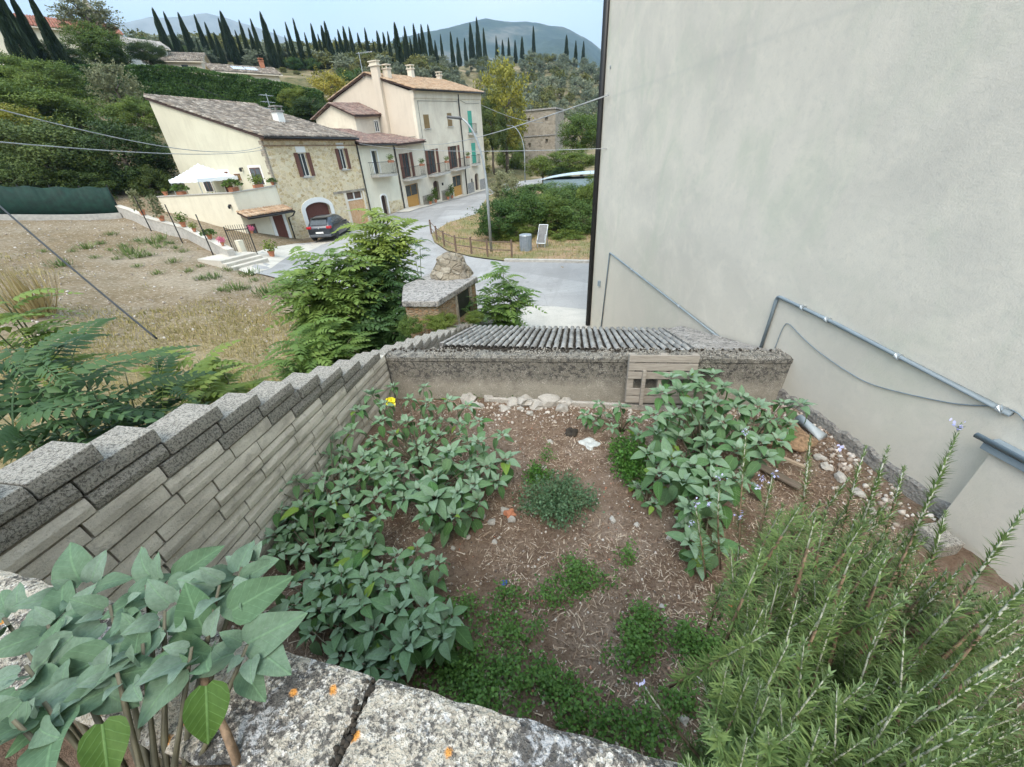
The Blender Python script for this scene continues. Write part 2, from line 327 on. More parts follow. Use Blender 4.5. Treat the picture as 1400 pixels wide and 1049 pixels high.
def parapetmat():
    m,t,b,o = newmat('lichened_parapet_concrete'); v = coord(t)
    big=noi(t,v,4.5,4,.6,.2); mid=noi(t,v,26,6,.75,.3); fin=noi(t,v,120,5,.7)
    wob=mix(t,.012,v,N(t,'TexNoise',{0:v,'Scale':160,'Detail':2}).outputs['Color']); vo=N(t,'TexVoronoi',{'Scale':150.0}); t.links.new(wob,vo.inputs[0]); cs=N(t,'SeparateColor',{0:vo.outputs['Color']})
    grain=ramp(t,cs.outputs[0],[(0,(.10,.095,.09)),(.18,(.26,.235,.20)),(.45,(.42,.385,.32)),(.75,(.56,.53,.47)),(1,(.70,.69,.66))])
    c=mix(t,ramp(t,big,[(.42,0),(.6,.75)]),grain,mix(t,fin,(.36,.32,.25),(.58,.52,.41)))       # clean buff patches
    dk=N(t,'Math',{0:mid,1:fin},operation='ADD'); k=N(t,'Math',{0:dk.outputs[0],1:big},operation='SUBTRACT')
    c=mix(t,ramp(t,k.outputs[0],[(.44,0),(.56,.85)]),c,(.055,.052,.05))
    wh=N(t,'Math',{0:noi(t,v,40,5,.7,.4),1:big},operation='SUBTRACT'); c=mix(t,ramp(t,wh.outputs[0],[(.11,0),(.19,.65)]),c,mix(t,fin,(.42,.43,.44),(.66,.66,.65)))
    v2=N(t,'TexVoronoi',{'Scale':13.0},voronoi_dimensions='2D'); t.links.new(v,v2.inputs[0]); sel=N(t,'SeparateColor',{0:v2.outputs['Color']}); gate=ramp(t,sel.outputs[0],[(.70,0),(.705,1)])
    wv=N(t,'Math',{0:mid,1:.28,2:0},operation='MULTIPLY_ADD'); t.links.new(v2.outputs[0],wv.inputs[2]); wv2=N(t,'Math',{0:fin,1:.16,2:0},operation='MULTIPLY_ADD'); t.links.new(wv.outputs[0],wv2.inputs[2]); dot=ramp(t,wv2.outputs[0],[(.28,1),(.33,0)])
    g2=N(t,'Math',{0:gate,1:dot},operation='MULTIPLY'); c=mix(t,g2.outputs[0],c,mix(t,fin,(.55,.20,.03),(.78,.40,.12)))
    t.links.new(c,b.inputs['Base Color']); b.inputs['Roughness'].default_value=.95; b.inputs['Specular IOR Level'].default_value=.15
    h=N(t,'Math',{0:vo.outputs[0],1:mid},operation='ADD'); bump(t,b,h.outputs[0],.9,.006); return m
MT['bark'] = wood('bark',(.06,.045,.03),(.16,.125,.09))
MT['stem'] = flat('green_stem',(.12,.15,.07),.6,var=.3,scale=20)
MT['twig'] = wood('woody_stem',(.13,.085,.05),(.30,.20,.12),(20,20,4))
MT['black'] = flat('black_metal',(.018,.018,.018),.45)
MT['galv'] = flat('galvanised_steel',(.42,.45,.46),.45,.6)
MT['grey_plastic'] = flat('grey_pvc',(.22,.27,.30),.5,var=.1)
MT['white_paint'] = flat('white_paint',(.78,.77,.72),.6,var=.05)
MT['glass'] = flat('window_glass',(.05,.06,.065),.12,var=.3)
MT['brown_shutter'] = wood('brown_shutter',(.10,.04,.025),(.18,.075,.05),(8,8,1))
MT['olive_shutter'] = wood('olive_brown_shutter',(.19,.12,.045),(.26,.17,.07),(8,8,1))
MT['green_shutter'] = flat('green_shutter',(.06,.36,.25),.6,var=.15)
MT['door_brown'] = wood('brown_door',(.085,.028,.018),(.17,.06,.04),(9,9,.8))
MT['door_dark'] = wood('dark_door',(.035,.02,.016),(.075,.04,.03),(9,9,.8))
MT['door_orange'] = wood('worn_orange_door',(.50,.23,.06),(.66,.50,.34),(4,4,1.5))
MT['door_ochre'] = wood('ochre_door',(.42,.21,.045),(.52,.29,.08),(7,7,1))
MT['terracotta'] = flat('terracotta',(.42,.17,.09),.85,var=.2,scale=10)
MT['cream'] = plaster('cream_plaster',(.62,.59,.455),(.52,.485,.37),.6,.6,.12)
MT['cream2'] = plaster('yellow_cream_plaster',(.76,.71,.56),(.62,.56,.43),.5,.6,.12)
MT['ivory'] = plaster('ivory_plaster',(.74,.67,.54),(.56,.48,.38),.5,.7,.14)
MT['pinkish'] = plaster('pinkish_plaster',(.66,.575,.46),(.57,.49,.39),.5,.5,.12)
MT['stucco'] = stuccomat()
MT['rough_base'] = lichen_concrete('rough_render_base',(.30,.28,.25),(.16,.15,.14),(.42,.40,.36),.8,.3,bmp=.9)
MT['stonewall'] = rubble('cream_rubble_stone',[(.46,.32,.15),(.80,.64,.36),(.88,.78,.55),(.60,.45,.25),(.90,.82,.64)],(.80,.68,.46),4.0,.8,.10)
MT['greystone'] = rubble('grey_rubble_stone',[(.24,.20,.15),(.36,.31,.24),(.44,.39,.31),(.30,.26,.20)],(.34,.30,.24),2.6)
MT['ruinrock'] = rubble('ruin_masonry',[(.19,.16,.115),(.30,.26,.19),(.42,.38,.30),(.15,.13,.10)],(.30,.255,.19),5,1.0,.12)
MT['brickorange'] = rubble('orange_brick',[(.36,.19,.09),(.46,.28,.14),(.42,.33,.22),(.30,.20,.12)],(.36,.30,.21),11,.8,.14)
MT['oldtile'] = tilemat('old_grey_brown_tiles',[(.10,.08,.06),(.25,.195,.145),(.40,.34,.265),(.15,.12,.095),(.52,.46,.38),(.21,.16,.12)],.6)
MT['redtile'] = tilemat('reddish_tiles',[(.18,.10,.08),(.29,.165,.13),(.40,.28,.22),(.24,.15,.125)],.5)
MT['orangetile'] = tilemat('orange_tan_tiles',[(.38,.22,.12),(.50,.32,.18),(.56,.40,.26),(.42,.26,.15)],.25)
MT['greytile'] = tilemat('weathered_grey_tiles',[(.34,.32,.285),(.50,.47,.43),(.58,.55,.50),(.42,.39,.36)],.4)
MT['mosscrumb'] = flat('dark_moss_dirt',(.035,.028,.02),.95,var=.5,scale=30,bmp=.8)
MT['parapet'] = parapetmat()
MT['block'] = blockmat()
MT['capblock'] = lichen_concrete('lichened_cap_block',(.37,.345,.295),(.10,.092,.08),(.54,.53,.49),4.6,.46,bmp=.8)
MT['captop'] = lichen_concrete('pale_lichened_top',(.50,.48,.44),(.16,.15,.14),(.72,.71,.68),1.5,.35,bmp=.8)
MT['backwall'] = lichen_concrete('stained_wall_render',(.34,.315,.26),(.075,.072,.066),(.50,.48,.42),1.1,.6,bmp=.5,zband=(.36,.56,.30))
MT['slab'] = lichen_concrete('grey_slab',(.36,.34,.31),(.12,.115,.11),(.62,.60,.58),.8,.4,bmp=.5)
def soilmat():
    m,t,b,o = newmat('brown_soil'); v = coord(t)
    n1 = noi(t,v,1.4,6,.6); n2 = noi(t,v,45,6,.75); n3 = noi(t,v,8,6,.7,.5)
    c = mix(t, ramp(t,n3,[(.3,0),(.7,1)]), (.155,.10,.066), (.275,.20,.145))
    c = mix(t, ramp(t,n1,[(.48,0),(.64,.65)]), c, (.38,.30,.235))
    c = mix(t, ramp(t,n2,[(.30,.8),(.48,0)]), c, (.045,.03,.022)); c = mix(t, ramp(t,n2,[(.62,0),(.70,.8)]), c, (.42,.36,.29))
    t.links.new(c,b.inputs['Base Color']); b.inputs['Roughness'].default_value=1; b.inputs['Specular IOR Level'].default_value=.05
    bump(t,b,n2,1.0,.03); return m
MT['soil'] = soilmat()
def fieldmat():
    m,t,b,o = newmat('dry_field'); v = coord(t)
    n1=noi(t,v,.16,6,.65,.4); n2=noi(t,v,1.1,7,.7); n3=noi(t,v,9,6,.75); n4=noi(t,v,.05,3)
    c = mix(t, ramp(t,n2,[(.35,0),(.65,1)]), (.235,.175,.105), (.155,.118,.068))
    c = mix(t, ramp(t,n1,[(.42,0),(.58,.75)]), c, (.31,.26,.19))
    c = mix(t, ramp(t,n3,[(.52,0),(.64,.75)]), c, (.44,.38,.295)); c = mix(t, ramp(t,n3,[(.34,.7),(.46,0)]), c, (.13,.095,.055))
    sp = N(t,'SeparateXYZ',{0:v})
    gn = N(t,'Math',{0:n2,1:.8,2:0},operation='MULTIPLY_ADD'); t.links.new(n1,gn.inputs[2])
    # grassy yellow-green nearer the wall, scrub on the slopes beyond the street
    r = N(t,'VectorMath',{0:v},operation='LENGTH')
    nearm = N(t,'MapRange',{'Value':r.outputs['Value'],1:11,2:18,3:1,4:0}); a = N(t,'Math',{0:nearm.outputs[0],1:ramp(t,n2,[(.3,.25),(.6,.8)])},operation='MULTIPLY')
    c = mix(t,a.outputs[0],c,mix(t,ramp(t,n3,[(.35,0),(.6,1)]),(.20,.17,.065),(.40,.31,.14)))
    farm = N(t,'MapRange',{'Value':r.outputs['Value'],1:42,2:60,3:0,4:1})
    sc = mix(t,ramp(t,n2,[(.35,0),(.6,1)]),(.06,.065,.028),(.17,.145,.075)); sc = mix(t,ramp(t,noi(t,v,.09,5,.7),[(.50,0),(.62,.9)]),sc,(.30,.235,.15))
    c = mix(t,farm.outputs[0],c,sc)
    t.links.new(c,b.inputs['Base Color']); b.inputs['Roughness'].default_value=1; b.inputs['Specular IOR Level'].default_value=.05
    bump(t,b,n3,.9,.06); return m
MT['field'] = fieldmat()
def asphalt(name,c1,c2,sc=1):
    m,t,b,o = newmat(name); v = coord(t); n1=noi(t,v,.35*sc,6,.6,.8); n2=noi(t,v,60,4,.7)
    c = mix(t, ramp(t,n1,[(.35,0),(.65,1)]), c1, c2); c = mix(t, ramp(t,n2,[(.3,.4),(.5,0)]), c, [k*.45 for k in c1]); c = mix(t, ramp(t,n2,[(.6,0),(.7,.35)]), c, [min(1,k*1.5) for k in c2])
    vo = N(t,'TexVoronoi',{'Scale':.5,'Randomness':1},feature='DISTANCE_TO_EDGE'); t.links.new(mix(t,.25,v,N(t,'TexNoise',{0:v,'Scale':1.2,'Detail':4}).outputs['Color']),vo.inputs[0])
    c = mix(t, ramp(t,vo.outputs[0],[(0,.25),(.010,0)]), c, [k*.6 for k in c1])
    vp=N(t,'TexVoronoi',{'Scale':.22,'Randomness':1}); t.links.new(v,vp.inputs[0]); pc=N(t,'SeparateColor',{0:vp.outputs['Color']}); c = mix(t, ramp(t,pc.outputs[0],[(.78,0),(.80,.28)]), c, [k*.6 for k in c1]); c = mix(t, ramp(t,noi(t,v,3.2*sc,7,.75,.6),[(.55,0),(.68,.5)]), c, [k*.62 for k in c1])
    n5 = noi(t,coord(t,(.9,.12,1)),1.1,4,.6,.5); c = mix(t, ramp(t,n5,[(.52,0),(.62,.35)]), c, [k*.72 for k in c1])
    t.links.new(c,b.inputs['Base Color']); b.inputs['Roughness'].default_value=.9; b.inputs['Specular IOR Level'].default_value=.2; bump(t,b,n2,.4,.01); return m
MT['road'] = asphalt('worn_pale_asphalt',(.29,.28,.265),(.38,.37,.35))
MT['apron'] = asphalt('pale_concrete_apron',(.42,.40,.35),(.52,.49,.43),2)
MT['paving'] = asphalt('cream_paving',(.47,.43,.36),(.58,.54,.46),3)
MT['kerb'] = flat('kerb_stone',(.42,.40,.36),.9,var=.2,bmp=.4)
# ------------------------------------------------------------------ ground
def make_terrain():
    azs = np.radians(np.concatenate([np.arange(-100,-80,2.0), np.arange(-80,12,.75), np.arange(12,101,4.0)]))
    rs = np.concatenate([np.arange(0.6,12,.5), np.arange(12,60,.8), np.arange(60,130,2.0), np.geomspace(130,460,60)])
    vs = []; 
    for r in rs:
        for a in azs:
            x,y = r*math.sin(a), r*math.cos(a); z = terr(x,y)
            z += .06*mnoise.noise((x*.7,y*.7,1)) + .035*mnoise.noise((x*2.3,y*2.3,5))
            if r < 9 and a > -.8: z -= .25          # under the yard and shed
            vs.append((x,y,z))
    n = len(azs); fs = [(i*n+k,i*n+k+1,(i+1)*n+k+1,(i+1)*n+k) for i in range(len(rs)-1) for k in range(n-1)]
    # the land runs on past the ridge and behind the viewer, down to the plain
    b = len(vs); 
    for r,dz in ((700,-30),(1500,-60),(9000,-90)):
        for a in azs: vs.append((r*math.sin(a), r*math.cos(a), dz))
    L = (len(rs)-1)*n
    for k in range(n-1): fs.append((L+k,L+k+1,b+k+1,b+k)); fs.append((b+k,b+k+1,b+n+k+1,b+n+k)); fs.append((b+n+k,b+n+k+1,b+2*n+k+1,b+2*n+k))
    MB().add(vs,[f[::-1] for f in fs]).build('ground', MT['field'], smooth=True)['kind'] = 'structure'
    MB().prism([(-60,-.6),(-7,-.6),(-2.2,-.2),(8,-.4),(60,-60),(-60,-60)],-2.2,-1.62).build('terrace_ground', MT['soil'])['kind'] = 'structure'
make_terrain()
def sheet(name, pix, mat, lift, cell=.6, pts=None, kind='structure', extra=0):
    P = [hit(*p) for p in pix] if pts is None else [np.array(p) for p in pts]
    # smooth outline points
    xy = [Vector((p[0],p[1])) for p in P]; out = []
    for a,b_ in zip(xy, xy[1:]+xy[:1]):
        n = max(1,int((b_-a).length/cell)); out += [a+(b_-a)*(i/n) for i in range(n)]
    x0,x1 = min(p.x for p in out), max(p.x for p in out); y0,y1 = min(p.y for p in out), max(p.y for p in out)
    allp = list(out); 
    nx,ny = int((x1-x0)/cell), int((y1-y0)/cell)
    def inside(q):
        c = False; j = len(out)-1
        for i in range(len(out)):
            a,b_ = out[i],out[j]
            if (a.y>q.y)!=(b_.y>q.y) and q.x < (b_.x-a.x)*(q.y-a.y)/(b_.y-a.y)+a.x: c = not c
            j = i
        return c
    for i in range(1,nx):
        for j in range(1,ny):
            q = Vector((x0+i*cell, y0+j*cell))
            if inside(q): allp.append(q)
    n = len(out)
    V,E,Fc,_,_,_ = delaunay_2d_cdt(allp, [(i,(i+1)%n) for i in range(n)], [list(range(n))], 1, 1e-4)
    o = MB().add([(v.x,v.y,terr(v.x,v.y)+lift) for v in V],[tuple(f) for f in Fc]).build(name, mat, smooth=True)
    if kind: o['kind'] = kind
    return o
B1 = np.array([2.78,4.33]); BD = np.array([-.284,.9588]); BN = np.array([-.9588,-.284])   # the big rendered wall: base point, direction away, outward normal
sheet('road', [(330,372),(345,352),(405,334),(455,319),(508,304.5),(553,287.5),(600,276.5),(664,259),(690,252),(722,247),(745,243),(742,251),(716,257),(690,262),(668,268),(651,294),(612,306),(590,322),(594,333),(612,345),(645,353),(690,359),(815,361),(990,368),(1010,440),(980,520),(809,505),(690,470),(600,455),(500,430),(430,395)], MT['road'], .05)
sheet('roadside_apron', [(690,468),(695,440),(715,420),(760,421),(830,428),(830,470),(809,500)], MT['apron'], .056)
sheet('forecourt_paving', [(327,371),(343,350),(402,334.5),(470,317),(478,326),(440,336),(395,352),(372,368),(345,378)], MT['paving'], .056)
sheet('pavement', [(541,292),(553,286.8),(600,275.7),(664,258.3),(666,260.5),(600,279),(560,291)], MT['paving'], .10, .5)
isl = [(651,294),(612,306),(590,321),(594,332),(612,344),(645,352.3),(690,358.3),(815,360.2),(990,366.5),(990,235),(745,244),(742,251),(716,257),(690,262),(668,268)]
def islmat():
    m,t,b,o = newmat('dry_island_grass'); v = coord(t); n2=noi(t,v,.6,6,.7); n3=noi(t,v,8,6,.75)
    c = mix(t, ramp(t,n2,[(.42,0),(.58,1)]), (.33,.215,.12), (.17,.165,.055)); c = mix(t, ramp(t,n3,[(.36,.7),(.5,0)]), c, (.10,.075,.04)); c = mix(t, ramp(t,n3,[(.58,0),(.68,.6)]), c, (.50,.40,.27))
    t.links.new(c,b.inputs['Base Color']); b.inputs['Roughness'].default_value=1; bump(t,b,n3,1,.05); return m
MT['island'] = islmat()
sheet('island_ground', isl, MT['island'], .075)
def ribbon(name, pix, mat, w_, h0, h1, step=.5, kind='structure'):
    P = [hit(*p) for p in pix]; pts=[]
    for a,b_ in zip(P,P[1:]):
        n=max(1,int(np.linalg.norm(b_-a)/step)); pts += [a+(b_-a)*i/n for i in range(n)]
    pts.append(P[-1]); vs=[]; fs=[]
    for i,p in enumerate(pts):
        d = pts[min(i+1,len(pts)-1)]-pts[max(i-1,0)]; nrm = np.array([-d[1],d[0],0]); nrm/=np.linalg.norm(nrm)
        z = terr(p[0],p[1])
        for s,h in ((-.5,h0),(-.5,h1),(.5,h1),(.5,h0)): q=p+nrm*s*w_; vs.append((q[0],q[1],z+h))
    for i in range(len(pts)-1):
        for k in range(3): fs.append((i*4+k,i*4+k+1,i*4+4+k+1,i*4+4+k))
    fs += [(0,1,2,3),(len(pts)*4-4,len(pts)*4-3,len(pts)*4-2,len(pts)*4-1)]
    o = MB().add(vs,fs).build(name,mat)
    if kind: o['kind']=kind
    return o
ribbon('kerb', [(690,358.6),(740,359.2),(815,360.6),(990,367)], MT['kerb'], .18, -.1, .17)
# ------------------------------------------------------------------ mountains and the air in front of them
def mountain(name, prof, d0, d1, d2, base, mat, seed, rough):
    azs = np.linspace(prof[0][0], prof[-1][0], 150); rs = np.concatenate([np.linspace(d0,d1,40), np.linspace(d1,d2,14)[1:]]); vs=[]
    for r in rs:
        for a in azs:
            el = np.interp(a,[p[0] for p in prof],[p[1] for p in prof]); top = d1*math.tan(math.radians(el))
            t = (r-d0)/(d1-d0) if r<=d1 else 1-(r-d1)/(d2-d1)
            t = max(0,t); k = t**.8 if r<=d1 else t
            x,y = r*math.sin(math.radians(a)), r*math.cos(math.radians(a)); s = 6.0/d1
            z = base+(top-base)*k
            z += rough*(1-abs(2*t-1)**3 if r<d1*.97 else .35)*(mnoise.fractal((x*s+seed,y*s,1.3),1.0,2.0,6)-.1)*(top-base)
            vs.append((x,y,z))
    n=len(azs); fs=[(i*n+k+1,i*n+k,(i+1)*n+k,(i+1)*n+k+1) for i in range(len(rs)-1) for k in range(n-1)]
    o = MB().add(vs,fs).build(name,mat,smooth=True); o['kind']='structure'; return o
def mtmat(name,c1,c2,rock,sc):
    m,t,b,o = newmat(name); v=coord(t); n1=noi(t,v,sc,8,.7); n2=noi(t,v,sc*7,6,.75)
    c = mix(t, ramp(t,n2,[(.35,0),(.6,1)]), c1, c2); c = mix(t, ramp(t,n1,[(.54,0),(.64,.8)]), c, rock)
    t.links.new(c,b.inputs['Base Color']); b.inputs['Roughness'].default_value=1; bump(t,b,n2,.8,8); return m
def ae(px,py): d=ray(px,py); return math.degrees(math.atan2(d[0],d[1])), math.degrees(math.atan2(d[2],math.hypot(d[0],d[1])))
pm = [ae(*p) for p in ((380,150),(440,110),(490,80),(540,53),(590,43),(625,33),(665,26),(700,29),(735,30),(770,37),(800,50),(830,72),(850,95),(900,130))]
mountain('wooded_mountain', pm, 800, 2100, 3000, -60, mtmat('wooded_mountain',(.016,.032,.022),(.04,.06,.035),(.20,.18,.14),.0022), 3.1, .10)
pm2 = [ae(*p) for p in ((-60,90),(60,60),(150,38),(205,27),(245,30),(285,26),(320,31),(370,40),(420,56),(500,70),(600,75))]
mountain('bare_mountain', pm2, 3050, 3900, 4700, -60, mtmat('bare_mountain',(.16,.155,.12),(.26,.245,.20),(.40,.37,.32),.0012), 8.4, .12)
# ------------------------------------------------------------------ yard: walls
PO = np.array([-.429,.289]); PD = np.array([1,-.087])/math.hypot(1,.087); PN = np.array([.087,1])/math.hypot(1,.087)
def pp(s, o): return (PO[0]+PD[0]*s+PN[0]*o, PO[1]+PD[1]*s+PN[1]*o)
def parapet():
    root = empty('parapet_wall', (0,0,0), 0, 'low concrete parapet with crusty grey and orange lichen in the foreground', 'wall')
    MB().prism([pp(-2.6,-.155),pp(1.7,-.155),pp(1.7,-.012),pp(-2.6,-.012)],-3.4,-.862).build('wall_body', MT['parapet'], root)
    def slab(s0,s1,j0,j1):
        # top with broken, crumbly edges
        nu = int((s1-s0)/.012); nv = 14; vs=[]; fs=[]
        for i in range(nu+1):
            for j in range(nv+1):
                s = s0+(s1-s0)*i/nu; o = -.172+.172*j/nv
                if i==nu: s += j1*(mnoise.noise((o*30,3,s1))+.35*(o/.17+.5))
                if i==0: s += j0*(mnoise.noise((o*30,9,s0))+.35*(o/.17+.5))
                e = .0045*mnoise.noise((s*22,7,o*3)) if j in (0,nv) else 0
                z = -.80+.0022*mnoise.noise((s*60,o*60,0))+.003*mnoise.noise((s*9,o*9,4))
                if j in (0,nv): z -= .006+.004*abs(mnoise.noise((s*40,o,2)))
                if i in (0,nu): z -= .006
                x,y = pp(s,o+e); vs.append((x,y,z))
        n=nv+1
        fs=[(i*n+j,(i+1)*n+j,(i+1)*n+j+1,i*n+j+1) for i in range(nu) for j in range(nv)]
        ring=[i*n for i in range(nu+1)]+[nu*n+j for j in range(1,n)]+[i*n+nv for i in range(nu-1,-1,-1)]+[j for j in range(nv-1,0,-1)]
        b=len(vs); vs += [(vs[r][0],vs[r][1],-.861) for r in ring]; L=len(ring)
        fs += [(ring[k],b+k,b+(k+1)%L,ring[(k+1)%L]) for k in range(L)]
        MB().add(vs,fs).build('coping_slab', MT['parapet'], root, smooth=False)
    slab(-2.6,.0915,0,.008); slab(.1005,1.7,.008,0)
    mb = MB(); mb.prism([pp(.075,-.165),pp(.118,-.165),pp(.118,-.008),pp(.075,-.008)],-.859,-.822); mb.build('joint_mortar', MT['mosscrumb'], root)
    vs=[];
    # crumbs and moss lying in the joint and on the edge
    c = Cloud(); n=90; s=.096+RNG.normal(size=n)*.006; o=-RNG.random(n)*.17; P=np.array([[*pp(a,b_),-.803+random.uniform(-.012,.004)] for a,b_ in zip(s,o)])
    R = frames(unit(n),unit(n)); c.put(PEB,P,R,RNG.uniform(.003,.009,n)); c.build('moss_crumbs', MT['mosscrumb'], root)
def ico(sub=1, jit=.25, seed=0, flat_=1.0):
    import bmesh
    bm=bmesh.new(); bmesh.ops.create_icosphere(bm,subdivisions=sub,radius=1)
    v=[]
    for q in bm.verts:
        k=1+jit*mnoise.noise(q.co*1.3+Vector((seed*7.1,seed*3.3,0)))*1.6; v.append((q.co.x*k,q.co.y*k*.9,q.co.z*k*flat_))
    f=[tuple(x.index for x in q.verts) for q in bm.faces]; bm.free(); return Shape(v,f)
PEB = ico(1,.35,3,.75)
parapet()
STEP = .1165
YE = [1.26,1.55,1.98,2.32,2.70,3.06,3.44,3.82,4.21]; ZT = [-1.24-STEP*k for k in range(9)]
YE = [.86]+YE; ZT=[-1.24+STEP]+ZT
while YE[-1] < 13.2: YE.append(YE[-1]+.37+random.uniform(-.02,.02)); ZT.append(ZT[-1]-STEP)
def stepped_wall():
    root = empty('stepped_block_wall', (-2.55,1.5,-3), 0, 'grey concrete block wall whose lichened top steps down along the left of the yard', 'wall')
    def P(mb,x0,x1,y0,y1,z0,z1,m): mb.box(x0+2.55,x1+2.55,y0-1.5,y1-1.5,z0+3,z1+3,m)
    rnd = random.Random(4); body = MB(); core = MB(); cap = MB()
    rows = [(k,a,b_) for k,(a,b_) in enumerate(zip(YE,ZT))]+[(99,4.40,ZT[i]) for i in range(10,17)]
    for k,ye,zt in rows:
        face = k==99
        if face: k = 50
        y = ye; ystart = -.7 if ye < 4.3 or face else max(4.70,YE[max(0,k-7)])
        if face:
            L = rnd.uniform(.30,.46)
            while y > -.7:
                y0=max(-.7,y-L); dx=rnd.uniform(-.005,.006)
                body.extr([(dx,zt-STEP+.012+3),(dx+.002,zt-STEP*.5+3),(dx-.008,zt-.004+3),(-.15,zt-.004+3),(-.15,zt-STEP+.012+3)],1,y0+.004-1.5,y-.004-1.5); y=y0-.002; L=rnd.choice((.44,.46,.45,.42))
            continue
        first = True; L = rnd.uniform(.30,.46); deep = k-2
        while y > ystart:
            y0 = max(ystart, y-L); dx = rnd.uniform(-.005,.006)
            top = (k==0) or y > YE[k-1]+.02 or first
            iscap = k<2 or y > YE[max(0,k-2)]+.22 or first
            x0 = -2.83 if top or ye>5 else -2.70
            m = 1 if iscap else 0
            dz = rnd.uniform(-.004,.003); b0 = .011
            # split face: near face slightly tilted, chipped ends
            q = [(-2.55+dx, zt-STEP+b0), (-2.55+dx+rnd.uniform(-.003,.006), zt-STEP*.5), (-2.558+dx, zt-.004+dz), (x0, zt+dz+rnd.uniform(-.004,.004)), (x0, zt-STEP+b0)]
            ya, yb = y0+.004, y-.004-rnd.uniform(0,.006)
            (cap if iscap else body).extr([(p[0]+2.55,p[1]+3) for p in q], 1, ya-1.5, yb-1.5, 0)
            y = y0-.002; L = rnd.choice((.44,.46,.45,.42)) ; first = False
        zb = -3.35 if ye<4.6 else max(-5.6, zt-.9)
        if ye<4.3: continue
        P(core,-2.815,-2.562,-.7 if k==0 else YE[k-1]-.08, ye-.012, zb-1.4, zt-.012,0)
    P(core,-2.80,-2.563,-.7,4.3,-4.8,-2.2,0)
    cap.build('cap_blocks', MT['capblock'], root, bevel=.006, seg=2); body.build('wall_blocks', MT['block'], root, bevel=.005, seg=1)
    core.build('mortar_core', MT['capblock'], root)
stepped_wall()
def back_wall():
    root = empty('rendered_low_wall', (0,4.5,-3), 0, 'low rendered wall with crusty coping closing the far side of the yard', 'wall')
    L = (-2.549,4.42); Rr=(2.70,4.68); n=120; vs=[];fs=[]
    nu=150
    d=np.array([Rr[0]-L[0],Rr[1]-L[1]]); ln=np.linalg.norm(d); d/=ln; nn=np.array([-d[1],d[0]])
    prof=[(0,-3.3),(0,-2.8),(0,-2.40),(-.012,-2.385),(-.012,-2.335),(0.0,-2.325),(.03,-2.315),(.08,-2.31),(.14,-2.312),(.20,-2.318),(.245,-2.33),(.25,-2.36),(.25,-3.4)]
    for i in range(nu+1):
        s=ln*i/nu
        for j,(o,z) in enumerate(prof):
            q=mnoise.noise((s*3.1,j*.6,2)); q2=mnoise.noise((s*14,j*1.7,5))
            oo=o+(.008*q2 if 2<=j<=10 else .003*q); zz=z+((.012*q+.010*q2) if 4<=j<=10 else 0)
            # slump of the coping near the middle crack
            p=np.array(L)+d*s+nn*oo; vs.append((p[0],p[1]-4.5,zz+3))
    m=len(prof); fs=[(i*m+j,(i+1)*m+j,(i+1)*m+j+1,i*m+j+1) for i in range(nu) for j in range(m-1)]
    MB().add(vs,fs).build('wall_body', MT['backwall'], root)
    # loose crust of moss and grit on the coping
    c=Cloud(); n=1500; s=RNG.random(n)*ln; o=RNG.random(n)*.25; keep=np.array([mnoise.noise((a*1.7,b_*5,9))>-.1 for a,b_ in zip(s,o)]); s=s[keep];o=o[keep]
    P=np.array([[L[0]+d[0]*a+nn[0]*b_, L[1]+d[1]*a+nn[1]*b_-4.5, .69] for a,b_ in zip(s,o)])
    c.put(PEB,P,frames(unit(len(P)),unit(len(P))),RNG.uniform(.005,.02,len(P))); c.build('crust', MT['capblock'], root)
    c=Cloud(); n=260; s=np.abs(RNG.normal(2.6,1.5,n))%ln; o=RNG.uniform(.12,.25,n)
    P=np.array([[L[0]+d[0]*a+nn[0]*b_, L[1]+d[1]*a+nn[1]*b_-4.5, .692] for a,b_ in zip(s,o)])
    c.put(PEB,P,frames(unit(n),unit(n)),RNG.uniform(.008,.026,n)); c.build('moss', MT['mosscrumb'], root)
back_wall()
# ------------------------------------------------------------------ shed beyond the yard wall
HALF = Shape([(math.cos(math.pi*k/5)*w_,y,math.sin(math.pi*k/5)*w_*.95+h) for y,w_,h in ((0,.5,0.10),(1,.42,0)) for k in range(6)], [(k,k+1,7+k,6+k) for k in range(5)]+[(5,4,3,2,1,0)])
def barrel(cloud, o, ux, uy, width, length, pitch, tl, jit=.02, rw=1.0):
    # covers laid in rows up a slope; o eave corner, ux along the eave, uy up the slope
    ux=np.array(ux,float); uy=np.array(uy,float); un=np.cross(ux,uy); rows=int(width/pitch); cs=int(math.ceil(length/tl)); P=[];A=[];Nn=[];Sc=[]
    for r in range(rows+1):
        for c in range(cs):
            p=np.array(o)+ux*(r*pitch+random.uniform(-.04,.04)*pitch)+uy*(c*tl+random.uniform(-.03,.03)*tl)+un*random.uniform(0,.1)*pitch
            l=min(tl*1.08,length-c*tl+.02)
            if l<tl*.2: continue
            P.append(p); a=uy+ux*random.gauss(0,jit); A.append(a); Nn.append(un+ux*random.gauss(0,jit*2)); Sc.append((pitch*rw,l,pitch*rw))
    cloud.put(HALF,np.array(P),frames(np.array(A),np.array(Nn)),np.array(Sc)); return cloud
